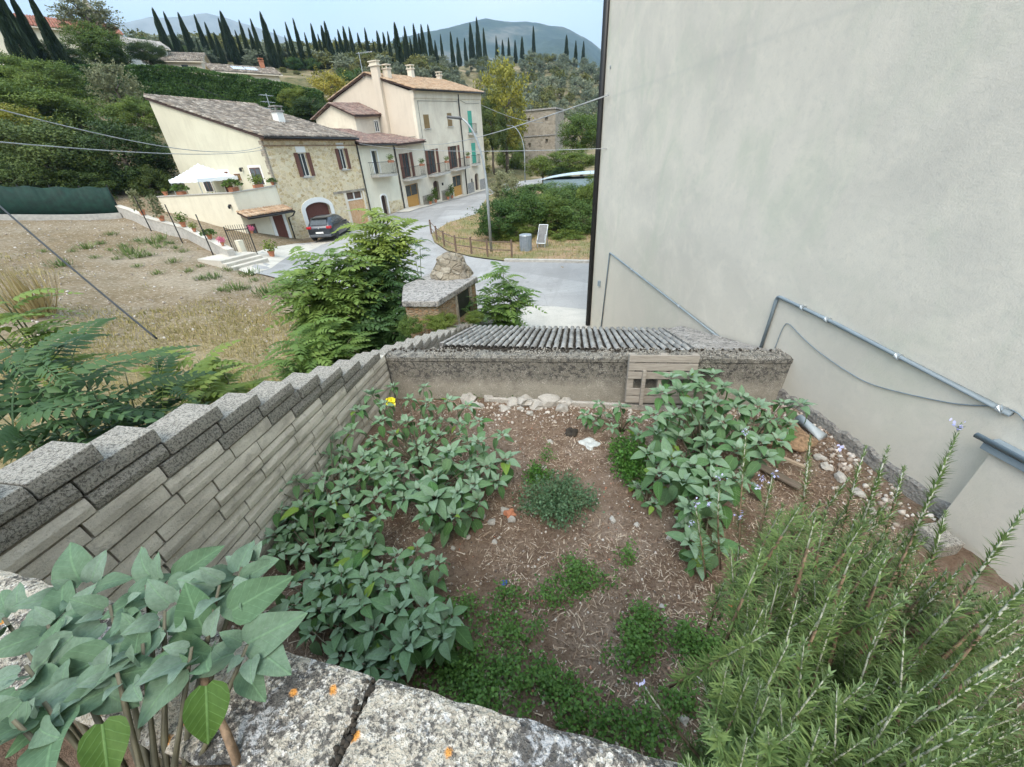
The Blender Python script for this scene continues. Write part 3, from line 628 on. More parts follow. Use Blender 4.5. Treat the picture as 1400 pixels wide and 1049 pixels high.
def shed():
    root = empty('tiled_shed', (0,6,-5), 0, 'low shed with a mossy grey ribbed tile roof just beyond the yard wall', 'shed')
    Q=lambda x,y,z:(x,y-6,z+5)
    sl=math.radians(15); y0,z0=4.97,-2.41; L=2.12; uy=np.array([0,math.cos(sl),-math.sin(sl)]); ux=np.array([1,0,0])
    e=np.array([-1.86,y0,z0])+uy*L
    c=Cloud(); barrel(c,Q(*(e+np.array([3.44,0,.0]))),(-1,0,0),-uy,3.44,L,.1075,.34,.014,.70)
    c.build('roof_tiles', MT['greytile'], root, smooth=True)
    b=MB(); a0=np.array([-1.93,y0,z0-.012]); a1=a0+uy*L; w_=3.56
    b.add([Q(*a0),Q(*(a0+ux*w_)),Q(*(a1+ux*w_)),Q(*a1),Q(*(a0-[0,0,.05])),Q(*(a0+ux*w_-[0,0,.05])),Q(*(a1+ux*w_-[0,0,.05])),Q(*(a1-[0,0,.05]))],[(0,1,2,3),(7,6,5,4),(0,4,5,1),(1,5,6,2),(2,6,7,3),(3,7,4,0)])
    b.build('roof_deck', MT['mosscrumb'], root)
    cr=Cloud(); n=1500; s=RNG.random(n)*3.4; t=RNG.random(n)*L; s=(np.floor(s/.1075)+.5+RNG.normal(size=n)*.09)*.1075
    P=np.array([Q(*(np.array([-1.86,y0,z0+.004])+ux*a+uy*b_)) for a,b_ in zip(s,t)]); cr.put(PEB,P,frames(unit(n),unit(n)),RNG.uniform(.005,.018,n)); cr.build('moss', MT['mosscrumb'], root)
    for x in (-1.965,1.63):
        m=MB(); p0=np.array([x,y0,z0+.03]); p1=p0+uy*L; h=np.array([0,0,.1])
        m.add([Q(*(p+d)) for p in (p0,p1) for d in (np.array([0,0,-.09]),np.array([.05,0,-.09]),np.array([.05,0,.02]),np.array([0,0,.02]))],[(0,1,5,4),(1,2,6,5),(2,3,7,6),(3,0,4,7),(3,2,1,0),(4,5,6,7)]); m.build('verge_board', MT['slab'], root)
    m=MB()
    def bx(y): return 2.78+BD[0]*(y-4.33)/BD[1]
    m.prism([Q(-2.52,4.9,0)[:2],Q(bx(4.9)-.03,4.9,0)[:2],Q(bx(6.9)-.03,6.9,0)[:2],Q(-2.52,6.9,0)[:2]],-.9,[2.2,2.2,1.75,1.75]); m.build('shed_walls', MT['slab'], root)
    f=MB(); p=np.array([1.70,4.97,-2.38]); q=np.array([bx(4.97)-.04,4.97,-2.36]); r=np.array([bx(7.0)-.04,7.0,-2.86]); s=np.array([1.70,7.0,-2.93])
    f.add([Q(*k) for k in (p,q,r,s)]+[Q(*(k-[0,0,.03])) for k in (p,q,r,s)],[(0,1,2,3),(7,6,5,4),(0,4,5,1),(1,5,6,2),(2,6,7,3),(3,7,4,0)]); f.build('lead_flashing', MT['slab'], root)
shed()
# ------------------------------------------------------------------ the big rendered building on the right
def W(t, z, off=0): p=B1+BD*t+BN*off; return (p[0],p[1],z)
def building():
    ang=math.atan2(BD[1],BD[0]); root=empty('rendered_building',(B1[0],B1[1],-5),ang,'tall blank grey-white rendered building filling the right side','building')
    # local frame: x along the wall (away), -y... outward normal is local +y
    m=MB(); m.box(-9,8.0,-9,0,-1.5,12.5); m.build('wall', MT['stucco'], root)
    # rough strip at the foot of the wall
    vs=[];fs=[];n=90
    for i in range(n+1):
        t=-1.6+2.15*i/n; h=2.26+.06*mnoise.noise((t*3,1,1))+.035*mnoise.noise((t*11,4,1))-.05*max(0,t)
        for y,z in ((.028,1.7),(.024,h-.03),(.0,h)): vs.append((t,y+.006*mnoise.noise((t*9,z*9,2)),z))
    fs=[(i*3+j,(i+1)*3+j,(i+1)*3+j+1,i*3+j+1) for i in range(n) for j in range(2)]
    MB().add(vs,[f[::-1] for f in fs]).build('rough_plinth', MT['rough_base'], root)
    b=MB(); b.box(-6,-1.63,0.002,.10,1.4,2.945); b.build('low_projection', MT['stucco'], root, bevel=.006)
    d=MB(); d.tube([(8.02,.05,-1.2),(8.02,.05,12.4)],.085,10); d.build('downpipe', MT['black'], root, smooth=True)
    v=MB(); v.lathe([(.0,0),(.035,0),(.035,.012),(.02,.014),(.018,.004),(0,.004)],(0,0,0),12); o=v.build('vent_cap', MT['galv'], root); o.rotation_euler=(-math.pi/2,0,0); o.location=(7.63,.0,6.61)
    # small wall box near the corner
    e=MB(); e.box(7.25,7.37,.001,.06,1.56,1.72); e.build('wall_box', MT['grey_plastic'], root, bevel=.01)
    return root
building()
def onwall(pts, off): return [W(t,z,off) for t,z in pts]
def conduit(name,label,pts,r,mat,off=.03,clips=()):
    p=[np.array(q) for q in onwall(pts,off)]; base=p[0]; root=empty(name,base,0,label,'pipe'); pts=[tuple(q-base) for q in p]
    path=[]
    for i,q in enumerate(pts):
        if 0<i<len(pts)-1:
            a=Vector(pts[i-1]);b_=Vector(q);c=Vector(pts[i+1]); R_=.05
            for k in range(5):
                s=k/4; u=b_+(a-b_).normalized()*R_*(1-s); w_=b_+(c-b_).normalized()*R_*s; path.append(u.lerp(w_,s))
        else: path.append(Vector(q))
    MB().tube(path,r,10).build('pipe',mat,root,smooth=True)
    for t,z in clips:
        q=np.array(W(t,z,off))-base; d=np.array([BD[0],BD[1],0]); m=MB(); m.tube([q-d*.02,q+d*.02],r*1.45,10); m.build('clip',MT['galv'],root)
    return root
conduit('conduit_pipe','grey plastic conduit pipe bending over the right end of the yard wall',[(.87,-2.45),(.86,-1.69),(.08,-1.715),(-1.56,-1.815)],.022,MT['grey_plastic'],.026,[(.10,-1.715),(.45,-1.70),(-1.50,-1.812),(-.7,-1.765)])
conduit('conduit_pipe','long thin grey conduit sloping from the far corner down behind the shed roof',[(6.9,-4.6),(6.69,-2.36),(1.2,-2.66)],.02,MT['grey_plastic'],.024,[(5.2,-2.44),(3.0,-2.56)])
def cable(name,label,pts,r,mat,cat='cable'):
    # smooth curve through points
    P=[Vector(tuple(map(float,p))) for p in pts]; path=[]
    for i in range(len(P)-1):
        p0=P[max(i-1,0)];p1=P[i];p2=P[i+1];p3=P[min(i+2,len(P)-1)]
        for k in range(8):
            t=k/8; path.append(.5*((2*p1)+(-p0+p2)*t+(2*p0-5*p1+4*p2-p3)*t*t+(-p0+3*p1-3*p2+p3)*t**3))
    path.append(P[-1]); b=path[0].copy(); o=MB().tube([q-b for q in path],r,6).build(name,mat,smooth=True); o.location=b
    return tag(o,label,cat)
cable('wall_cable','thin grey cable sagging below the conduit on the rendered wall',onwall([(.66,-2.32),(.64,-2.02),(.57,-1.955),(.35,-2.02),(.08,-2.085),(-.3,-2.13),(-.64,-2.12),(-1.2,-1.95),(-1.55,-1.79),(-1.75,-1.95)],.012),.0055,MT['grey_plastic'])
def coping_profile():
    a=np.array(W(-1.58,-2.05,.06)); root=empty('metal_coping',a,math.atan2(BD[1],BD[0]),'grey metal coping capping the low wall at the right edge','coping')
    m=MB(); m.box(-4.2,0,-.05,.075,.004,.022); m.box(-4.2,0,.060,.075,-.05,.0035); m.build('metal_sheet',MT['grey_plastic'],root,bevel=.003)
    m=MB(); m.tube([(-4.2,.075,.03),(.06,.075,.03)],.022,10); m.build('rounded_edge',MT['grey_plastic'],root,smooth=True)
coping_profile()
# ------------------------------------------------------------------ yard floor and the things lying on it
def bankx(y): return B1[0]+BD[0]*(y-B1[1])/BD[1]
def fl(x,y):
    z=-3.0+.035*mnoise.noise((x*1.1,y*1.1,7))+.02*mnoise.noise((x*3.3,y*3.3,2))+.008*mnoise.noise((x*11,y*11,2))
    d=bankx(y)-x
    if d<1.0: z+=.10*(1-d)**2*(1+.6*mnoise.noise((x*4,y*4,5)))
    return z
def floor():
    n,m=150,150; vs=[]
    for j in range(m+1):
        y=-.05+4.62*j/m; x0=-2.60; x1=bankx(y)+.05
        for i in range(n+1): x=x0+(x1-x0)*i/n; vs.append((x,y,fl(x,y)+.010*mnoise.noise((x*23,y*23,1))))
    o=MB().add(vs,[(j*(n+1)+i,j*(n+1)+i+1,(j+1)*(n+1)+i+1,(j+1)*(n+1)+i) for j in range(m) for i in range(n)]).build('yard_soil',MT['soil'],smooth=True); o['kind']='structure'
floor()
def yardpt(px,py,lift=0):
    d=ray(px,py); z=-3.0
    for _ in range(6): p=d*(z/d[2]); z=fl(p[0],p[1])+lift
    return d*(z/d[2])
def rand_floor(n,rng):
    out=[]
    while len(out)<n:
        x=rng.uniform(-2.5,2.9);y=rng.uniform(.3,4.4)
        if x<bankx(y)-.03: out.append((x,y,fl(x,y)))
    return np.array(out)
MT['stone']=lichen_concrete('pale_limestone',(.46,.43,.38),(.30,.27,.23),(.72,.70,.66),1.5,.2,bmp=.3)
MT['pebble']=None
def pebmat():
    m,t,b,o=newmat('pebbles'); a=N(t,'Attribute',attribute_name='rnd')
    t.links.new(ramp(t,a.outputs['Fac'],[(0,(.13,.10,.08)),(.35,(.26,.21,.17)),(.6,(.42,.36,.30)),(.85,(.60,.56,.50)),(.96,(.40,.17,.10))]),b.inputs['Base Color']); b.inputs['Roughness'].default_value=.9; return m
MT['pebble']=pebmat()
def strawmat():
    m,t,b,o=newmat('dry_straw'); a=N(t,'Attribute',attribute_name='rnd')
    t.links.new(ramp(t,a.outputs['Fac'],[(0,(.10,.06,.04)),(.4,(.22,.145,.095)),(.75,(.40,.30,.21)),(1,(.58,.49,.38))]),b.inputs['Base Color']); b.inputs['Roughness'].default_value=.8; return m
MT['straw']=strawmat()
def debris():
    rng=random.Random(5); c=Cloud(); P=rand_floor(9000,rng)
    k=np.array([mnoise.noise((p[0]*1.2,p[1]*1.2,20))+.9*math.exp(-((p[0]+.3)**2)/.5) for p in P]); P=P[(k>-.15)|(RNG.random(len(P))<.25)]; n=len(P)
    sz=.004+.012*RNG.random(n)**3; c.put(PEB,P+np.array([0,0,.003]),frames(unit(n),unit(n)),sz)
    # coarser band at the foot of the back wall
    n2=420; X=RNG.uniform(-1.5,2.4,n2); Y=4.42+.05*X-np.abs(RNG.normal(0,.22,n2)); P2=np.array([(x,y,fl(x,y)+.005) for x,y in zip(X,Y)]); c.put(PEB,P2,frames(unit(n2),unit(n2)),.01+.022*RNG.random(n2)**2, .55+.35*RNG.random(n2))
    n3=330; t=RNG.uniform(-1.6,.4,n3); of=np.abs(RNG.normal(0,.22,n3))+.02; P3=[]
    for a,b_ in zip(t,of): q=B1+BD*a+BN*b_; P3.append((q[0],q[1],fl(q[0],q[1])+.005))
    c.put(PEB,np.array(P3),frames(unit(n3),unit(n3)),.01+.03*RNG.random(n3)**2,.3+.6*RNG.random(n3))
    o=c.build('pebbles',MT['pebble']); o['kind']='stuff'
    c=Cloud(); st=Shape([(-.5,0,0),(.5,0,0),(.35,.5,.06),(-.35,.5,.06),(.2,1,0),(-.2,1,0)],[(0,1,2,3),(3,2,4,5)]); P=rand_floor(48000,rng)
    k=np.array([mnoise.noise((p[0]*.9,p[1]*.9,40))+.5*mnoise.noise((p[0]*3,p[1]*3,41))+.25*(p[0]>0)+.2*(p[1]>3) for p in P]); P=P[k>-.35+.6*RNG.random(len(P))]; n=len(P)
    ax=unit(n); ax[:,2]*=.16; nr=unit(n)*.35; nr[:,2]+=1; L=.015+.075*RNG.random(n)**2.4
    c.put(st,P+np.array([0,0,.008]),frames(ax,nr),np.stack([.0035+.006*RNG.random(n),L,L],1)); o=c.build('straw_litter',MT['straw']); o['kind']='stuff'
    c=Cloud(); n=1500; P=rand_floor(n,rng); ax=unit(n); ax[:,2]*=.3; nr=unit(n)*.5; nr[:,2]+=1; dl=Shape([(0,0,0),(-.35,.4,.1),(0,.45,0),(.35,.4,.1),(0,1,.12)],[(0,2,1),(0,3,2),(1,2,4),(2,3,4)])
    c.put(dl,P+np.array([0,0,.006]),frames(ax,nr),.015+.035*RNG.random(n),.5*RNG.random(n)); o=c.build('dead_leaves',MT['straw']); o['kind']='stuff'
debris()
STN=[MB().add(s.v,s.f) for s in (ico(2,.35,1,.7),ico(2,.4,2,.55),ico(2,.35,5,.8))]
def stones():
    protos=[]
    for i,m in enumerate(STN):
        o=m.build('loose_stone',MT['stone'],smooth=False); protos.append(o)
    rng=random.Random(8); used=0
    spots=[(640,548,20),(652,556,14),(700,552,17),(716,551,24),(733,556,20),(752,551,26),(768,560,16),(741,547,14),(690,560,12),(775,552,16),(668,546,14),(725,566,12),
     (667,655,9),(690,700,13),(700,712,12),(672,715,11),(661,708,8),(722,690,9),(655,690,7),(640,735,8),(735,700,7),(680,668,7),(712,560,8),(648,670,8),(676,742,7),(620,750,6),(753,605,8),(745,640,7),(838,712,9),(870,718,8),(915,735,8),(880,850,8),(860,905,9),(955,930,10),(935,985,12),(905,830,7),(1015,640,12),(1130,640,15),(1150,655,16),(1120,628,13),(1172,676,15),(1190,700,14),(1210,760,16),(1225,775,18),(1240,752,14)]
    for (px,py,w_) in spots:
        p=yardpt(px,py); dep=float(np.dot(p,RC@np.array([0,0,1]))); s=w_*dep/F/2*1.05
        if used<3: o=protos[used]
        else: o=protos[rng.randrange(3)].copy(); COL.objects.link(o)
        used+=1
        o.location=(p[0],p[1],p[2]+s*.25); o.scale=(s*rng.uniform(.9,1.3),s*rng.uniform(.8,1.1),s*rng.uniform(.8,1.1)); o.rotation_euler=(rng.uniform(-.4,.4),rng.uniform(-.4,.4),rng.uniform(0,6))
        if py<570: lab='pale limestone lump in the heap along the foot of the low back wall'; g='limestone lumps along the back wall'
        elif px>1100: lab='rubble stone at the foot of the tall rendered wall behind the rosemary'; g='rubble stones beside the tall wall'
        else: lab='small pale stone lying loose on the bare brown soil of the yard'; g='loose stones on the yard soil'
        tag(o,lab,'stone',g)
stones()
def lump(name,px,py,wpx,mat,label,cat,seed,flat_=.5,lift=.3,sub=3,jit=.5):
    p=yardpt(px,py); dep=float(np.dot(p,RC@np.array([0,0,1]))); s=wpx*dep/F/2; sh=ico(sub,jit,seed,flat_)
    o=MB().add(sh.v*s,sh.f).build(name,mat); o.location=(p[0],p[1],p[2]+s*lift*flat_); return tag(o,label,cat)
MT['whiteplastic']=flat('white_crumpled_plastic',(.50,.51,.48),.5,var=.2,scale=30,bmp=.8)
lump('plaster_lump',806,608,22,MT['whiteplastic'],'flat white crumpled lump on the soil left of the right-hand leafy plant','rubbish',4,.3,.2)
lump('brick_fragment',697,704,14,MT['terracotta'],'orange brick fragment among pale pebbles in the middle of the yard','brick',9,.8)
lump('dirt_clod',782,594,16,MT['mosscrumb'],'dark brown clod of dirt near the back of the yard','clod',11,.8)
MT['blue']=flat('blue_plastic',(.03,.07,.28),.4); lump('plastic_scrap',690,797,8,MT['blue'],'tiny blue plastic scrap on the soil','scrap',13,.5); 
MT['ora']=flat('orange_plastic',(.62,.13,.04),.5); lump('plastic_scrap',997,832,10,MT['ora'],'small orange scrap beside the rosemary','scrap',17,.6)
MT['hay']=flat('matted_dry_roots',(.26,.17,.10),1,var=.5,scale=30,bmp=1.0); lump('dry_root_mat',1075,600,58,MT['hay'],'matted clump of dry brown roots by the tall wall','roots',21,.45,.1,4,.5)
def pallet():
    p0=np.array(at_plane(857,545,(0,4.33,0),(0,1,0))); root=empty('wooden_pallet',(.70,4.37,-2.90),0.05,'weathered wooden pallet leaning against the back wall behind the right-hand plant','pallet')
    root.rotation_euler=(math.radians(-6),0,.05); wd=wood('weathered_wood',(.24,.21,.175),(.42,.38,.325),(1,14,14),.85,.4); W_=.83
    for i,z in enumerate((.08,.19,.42,.535,.645)):
        m=MB(); m.box(0,W_,-.02,0,z-.0475,z+.0475); m.build('board',wd,root,bevel=.003)
    for x in (0,.38,W_-.08):
        m=MB(); m.box(x,x+.08,.001,.07,.02,.69); m.build('bearer',wd,root,bevel=.003)
    m=MB(); m.box(.17,.215,-.065,-.021,.02,.5); m.build('loose_batten',wd,root,bevel=.003)
pallet()
def plank(px0,py0,px1,py1,w_,th,label,col,name='plank',lift=.03):
    a=yardpt(px0,py0,lift); b_=yardpt(px1,py1,lift); d=b_-a; L=np.linalg.norm(d); m=MB(); m.box(0,L,-w_/2,w_/2,0,th); o=m.build(name,col,bevel=.004); o.location=a; o.rotation_euler=(0,-math.asin(d[2]/L),math.atan2(d[1],d[0])); return tag(o,label,'plank')
tan=wood('pale_plank',(.30,.23,.16),(.46,.37,.27),(1,12,12))
plank(1043,617,1100,640,.035,.03,'pale tan stick lying across rubble right of the leafy plant',tan,'wooden_stick',.12)
plank(1035,636,1095,668,.09,.022,'dark flat plank lying under the pale stick by the tall wall',wood('dark_plank',(.10,.08,.06),(.2,.16,.12),(1,12,12)),'plank',.05)
plank(1222,760,1262,800,.02,.02,'thin pale cane lying on rubble behind the rosemary',tan,'wooden_stick',.10)
def rolledpipe():
    a=yardpt(1092,572,.10); b_=yardpt(1125,598,.05); m=MB(); m.tube([(0,0,0),tuple(b_-a)],.055,14); o=m.build('plastic_pipe',flat('pale_grey_pipe',(.40,.45,.47),.45),smooth=True); o.location=a; tag(o,'short pale grey plastic pipe lying at the foot of the tall wall','pipe')
rolledpipe()
def cblock():
    p=yardpt(1275,745); root=MB(); root.box(-.11,.11,-.09,.09,-.03,.14); o=root.build('concrete_block',MT['capblock'],bevel=.012); o.location=(p[0],p[1],p[2]); o.rotation_euler=(0,0,math.atan2(BD[1],BD[0])); tag(o,'rough grey concrete block against the tall wall behind the rosemary','block')
cblock()
MB().box(-1.2,1.5,4.40,4.45,-3.05,-2.93).build('wall_footing',MT['stone'],bevel=.01)['kind']='structure'
def planter():
    vs=[];n=50
    for j in range(n+1):
        for i in range(n+1):
            x=-1.6+1.75*i/n; y=-.55+(.145-.087*(x+.429)+.55)*j/n
            vs.append((x,y,-.97+.02*mnoise.noise((x*6,y*6,1))+.01*mnoise.noise((x*20,y*20,1))))
    MB().add(vs,[(j*(n+1)+i,j*(n+1)+i+1,(j+1)*(n+1)+i+1,(j+1)*(n+1)+i) for j in range(n) for i in range(n)]).build('bed_soil',MT['soil'],smooth=True)['kind']='structure'
planter()
# ------------------------------------------------------------------ the street of houses
HA = np.array([-20.,26.1]); HU = np.array([.2536,.9673]); HN = np.array([-.9673,.2536]); HANG = math.atan2(HU[1],HU[0])
def H(t,w_,z): p=HA+HU*t+HN*w_; return (p[0],p[1],z)
def house(name,t0,label): return empty(name,H(t0,0,0),HANG,label,'house')
def wall_holes(mb, x0,x1,z0,z1, y0,y1, holes, m=0):
    # wall slab between y0 (outer) and y1 with rectangular openings (x0,x1,z0,z1)
    xs=sorted({x0,x1,*[h[0] for h in holes],*[h[1] for h in holes]}); zs=sorted({z0,z1,*[h[2] for h in holes],*[h[3] for h in holes]})
    def solid(a,b_): return not any(h[0]<a<h[1] and h[2]<b_<h[3] for h in holes)
    for i in range(len(xs)-1):
        for j in range(len(zs)-1):
            cx,cz=(xs[i]+xs[i+1])/2,(zs[j]+zs[j+1])/2
            if not solid(cx,cz): continue
            a,b_,c,d=xs[i],xs[i+1],zs[j],zs[j+1]
            mb.add([(a,y0,c),(b_,y0,c),(b_,y0,d),(a,y0,d)],[(0,1,2,3)],m); mb.add([(a,y1,c),(b_,y1,c),(b_,y1,d),(a,y1,d)],[(3,2,1,0)],m)
    for a,b_,c,d in holes:
        mb.add([(a,y0,c),(a,y1,c),(b_,y1,c),(b_,y0,c),(a,y0,d),(a,y1,d),(b_,y1,d),(b_,y0,d)],[(0,3,2,1),(4,5,6,7),(0,1,5,4),(3,7,6,2)],m)
    mb.add([(x0,y0,z0),(x0,y1,z0),(x0,y1,z1),(x0,y0,z1)],[(0,3,2,1)],m); mb.add([(x1,y0,z0),(x1,y1,z0),(x1,y1,z1),(x1,y0,z1)],[(0,1,2,3)],m)
    mb.add([(x0,y0,z1),(x1,y0,z1),(x1,y1,z1),(x0,y1,z1)],[(0,1,2,3)],m)
def box(parent,name,mat,x0,x1,y0,y1,z0,z1,bevel=0):
    return MB().box(x0,x1,y0,y1,z0,z1).build(name,mat,parent,bevel=bevel)
def frame_bars(x0,x1,z0,z1,y0,y1,w_,mull=True):
    m=MB(); m.box(x0,x0+w_,y0,y1,z0,z1); m.box(x1-w_,x1,y0,y1,z0,z1); m.box(x0+w_,x1-w_,y0,y1,z0,z0+w_); m.box(x0+w_,x1-w_,y0,y1,z1-w_,z1)
    if mull: c=(x0+x1)/2; m.box(c-w_*.45,c+w_*.45,y0+.003,y1-.003,z0+w_,z1-w_)
    return m
def window(root,x0,x1,z0,z1,shutter=None,sill=True,frame='white_paint',open_=True,lintel=None,depth=.14):
    wroot = box(root,'window',MT['glass'],x0+.03,x1-.03,depth,depth+.03,z0+.03,z1-.03)
    frame_bars(x0,x1,z0,z1,depth-.03,depth+.02,.05).build('window_frame',MT[frame],wroot)
    if sill: box(wroot,'sill',MT['kerb'],x0-.1,x1+.1,-.08,.12,z0-.09,z0-.003)
    if lintel: box(wroot,'lintel',MT['white_paint'],x0-.05,x1+.05,-.015,.01,z1+.01,z1+lintel)
    if shutter:
        w_=(x1-x0)/2
        for s in (0,1):
            m=MB()
            if open_:
                a,b_=(x0-w_*.92,x0-.01) if s==0 else (x1+.01,x1+w_*.92); y0,y1=-.06,-.02
            else:
                a,b_=(x0,x0+w_-.008) if s==0 else (x0+w_+.008,x1); y0,y1=.0,.04
            m.box(a,b_,y0,y1,z0,z1)
            n=int((z1-z0)/.09)
            for k in range(n): zc=z0+.06+k*(z1-z0-.1)/max(1,n); m.add([(a+.06,y0-.012,zc),(b_-.06,y0-.012,zc),(b_-.06,y0-.001,zc+.05),(a+.06,y0-.001,zc+.05)],[(0,1,2,3)])
            m.build('shutter',MT[shutter],wroot)
    return wroot
def door(root,x0,x1,z0,z1,mat,arch=0,depth=.18,name='door',glassz=None,surround=None,sw=.22,handle=True):
    m=MB(); pts=[(x0,z0),(x1,z0),(x1,z1)]
    if arch:
        c=(x0+x1)/2; n=12
        for k in range(1,n): a=math.pi*k/n; pts.append((c+(x1-x0)/2*math.cos(a), z1+arch*math.sin(a)))
    pts.append((x0,z1)); m.extr(pts,1,depth,depth+.05)
    # planks and rails
    k=x0+.06
    while k<x1-.05: m.box(k,k+.012,depth-.006,depth-.001,z0+.05,z1-.02); k+=.16
    d=m.build(name,MT[mat],root)
    if glassz:
        c=(x0+x1)/2
        for a,b_ in ((x0+.08,c-.05),(c+.05,x1-.08)): box(d,'pane',MT['glass'],a,b_,depth-.02,depth-.008,glassz,z1-.08)
    if handle: h=MB(); h.tube([((x0+x1)/2+.06,depth-.06,(z0+1.05)),((x0+x1)/2+.06,depth-.06,z0+1.2)],.018,6); h.build('handle',MT['black'],d)
    if surround:
        o=[]; i=[]
        w_=sw
        if arch:
            c=(x0+x1)/2; n=14; r=(x1-x0)/2
            o=[(x1+w_,z0)]+[(c+(r+w_)*math.cos(math.pi*k/n), z1+(arch+w_)*math.sin(math.pi*k/n)) for k in range(n+1)]+[(x0-w_,z0)]
            i=[(x1,z0)]+[(c+r*math.cos(math.pi*k/n), z1+arch*math.sin(math.pi*k/n)) for k in range(n+1)]+[(x0,z0)]
        else: o=[(x1+w_,z0),(x1+w_,z1+w_),(x0-w_,z1+w_),(x0-w_,z0)]; i=[(x1,z0),(x1,z1),(x0,z1),(x0,z0)]
        m=MB(); n=len(o); vs=[(p[0],y,p[1]) for y in (-.035,.17) for q in (o,i) for p in q]
        for k in range(n-1):
            m.add([vs[k],vs[k+1],vs[n+k+1],vs[n+k]],[(3,2,1,0)]); m.add([vs[n+k],vs[n+k+1],vs[3*n+k+1],vs[3*n+k]],[(0,1,2,3)]); m.add([vs[k],vs[k+1],vs[2*n+k+1],vs[2*n+k]],[(0,1,2,3)])
        m.build('door_surround',MT[surround],root)
    return d
def pent(root,name,mat,x0,x1,y0,z0,y1,z1,th=.1,pitch=.2,tl=.38,hip0=0,hip1=0,extra_mat='door_dark'):
    # sloping tiled roof plane from eave (y0,z0) up to (y1,z1); returns part
    L=math.hypot(y1-y0,z1-z0); uy=np.array([0,(y1-y0)/L,(z1-z0)/L])
    c=Cloud(); barrel(c,(x0+.06,y0,z0+.03),(1,0,0),uy,x1-x0-.12,L,pitch,tl,.03)
    r=c.build(name,mat,root)
    m=MB(); m.add([(x0,y0,z0),(x1,y0,z0),(x1,y1,z1),(x0,y1,z1),(x0,y0,z0-th),(x1,y0,z0-th),(x1,y1,z1-th),(x0,y1,z1-th)],[(0,1,2,3),(7,6,5,4),(0,4,5,1),(1,5,6,2),(2,6,7,3),(3,7,4,0)])
    m.build('roof_boards',MT[extra_mat],r)
    return r
def chimney(parent,x,y,z0,z1,s,mat,cap='terracotta'):
    ch=MB().box(x-s,x+s,y-s,y+s,z0,z1).build('chimney',mat,parent,bevel=.01)
    m=MB(); m.box(x-s-.07,x+s+.07,y-s-.07,y+s+.07,z1+.002,z1+.09)
    for dx in (-1,1):
        for dy in (-1,1): m.box(x+dx*s-.07*(dx>0),x+dx*s+.07*(dx<0),y+dy*s-.07*(dy>0),y+dy*s+.07*(dy<0),z1+.09,z1+.30)
    m.box(x-s-.06,x+s+.06,y-s-.06,y+s+.06,z1+.30,z1+.38); m.build('chimney_cap',MT[cap],ch)
def pipe_down(root,x,y,z0,z1,r=.05,mat='black',name='downpipe'):
    m=MB(); m.tube([(x,y+.25,z1+.12),(x,y-.02,z1+.02),(x,y,z1-.35),(x,y,z0)],r,8); m.build(name,MT[mat],root,smooth=True)
def gutter(root,x0,x1,y,z,mat='black'):
    m=MB(); m.tube([(x0,y,z),(x1,y,z)],.06,8); m.build('gutter',MT[mat],root,smooth=True)
ANT=None
def antenna(root,x,y,z0,h):
    m=MB(); m.tube([(x,y,z0),(x,y,z0+h)],.03,6)
    for k in range(3):
        z=z0+h-.12-k*.42; m.tube([(x-.55,y,z),(x+.55,y,z)],.016,5)
        for q in range(6): m.tube([(x-.5+q*.2,y-.28+.02*q,z+.0),(x-.5+q*.2,y+.28-.02*q,z)],.009,4)
    m.build('antenna',MT['galv'],root)
def balcony(root,x0,x1,z,d=.7,mat='ivory'):
    b=MB(); n=10; poly=[(x0,-.001),(x0+.08,-d)]+[(x0+.08+(x1-x0-.16)*k/n,-d-.12*math.sin(math.pi*k/n)) for k in range(1,n)]+[(x1-.08,-d),(x1,-.001)]
    b.prism(poly[::-1],z-.16,z); bb=b.build('balcony',MT['kerb'],root)
    m=MB(); rail=[(p[0],p[1]+.05,z+.95) for p in poly[0:]]
    m.tube(rail,.02,5); m.tube([(p[0],p[1],z+.1) for p in rail],.014,4)
    for a,b_ in zip(rail,rail[1:]):
        k=max(1,int(math.dist(a,b_)/.13))
        for q in range(k): f=q/k; x,y=a[0]+(b_[0]-a[0])*f,a[1]+(b_[1]-a[1])*f; m.tube([(x,y,z+.002),(x,y,z+.95)],.011,4)
    m.build('railing',MT['black'],bb); return bb
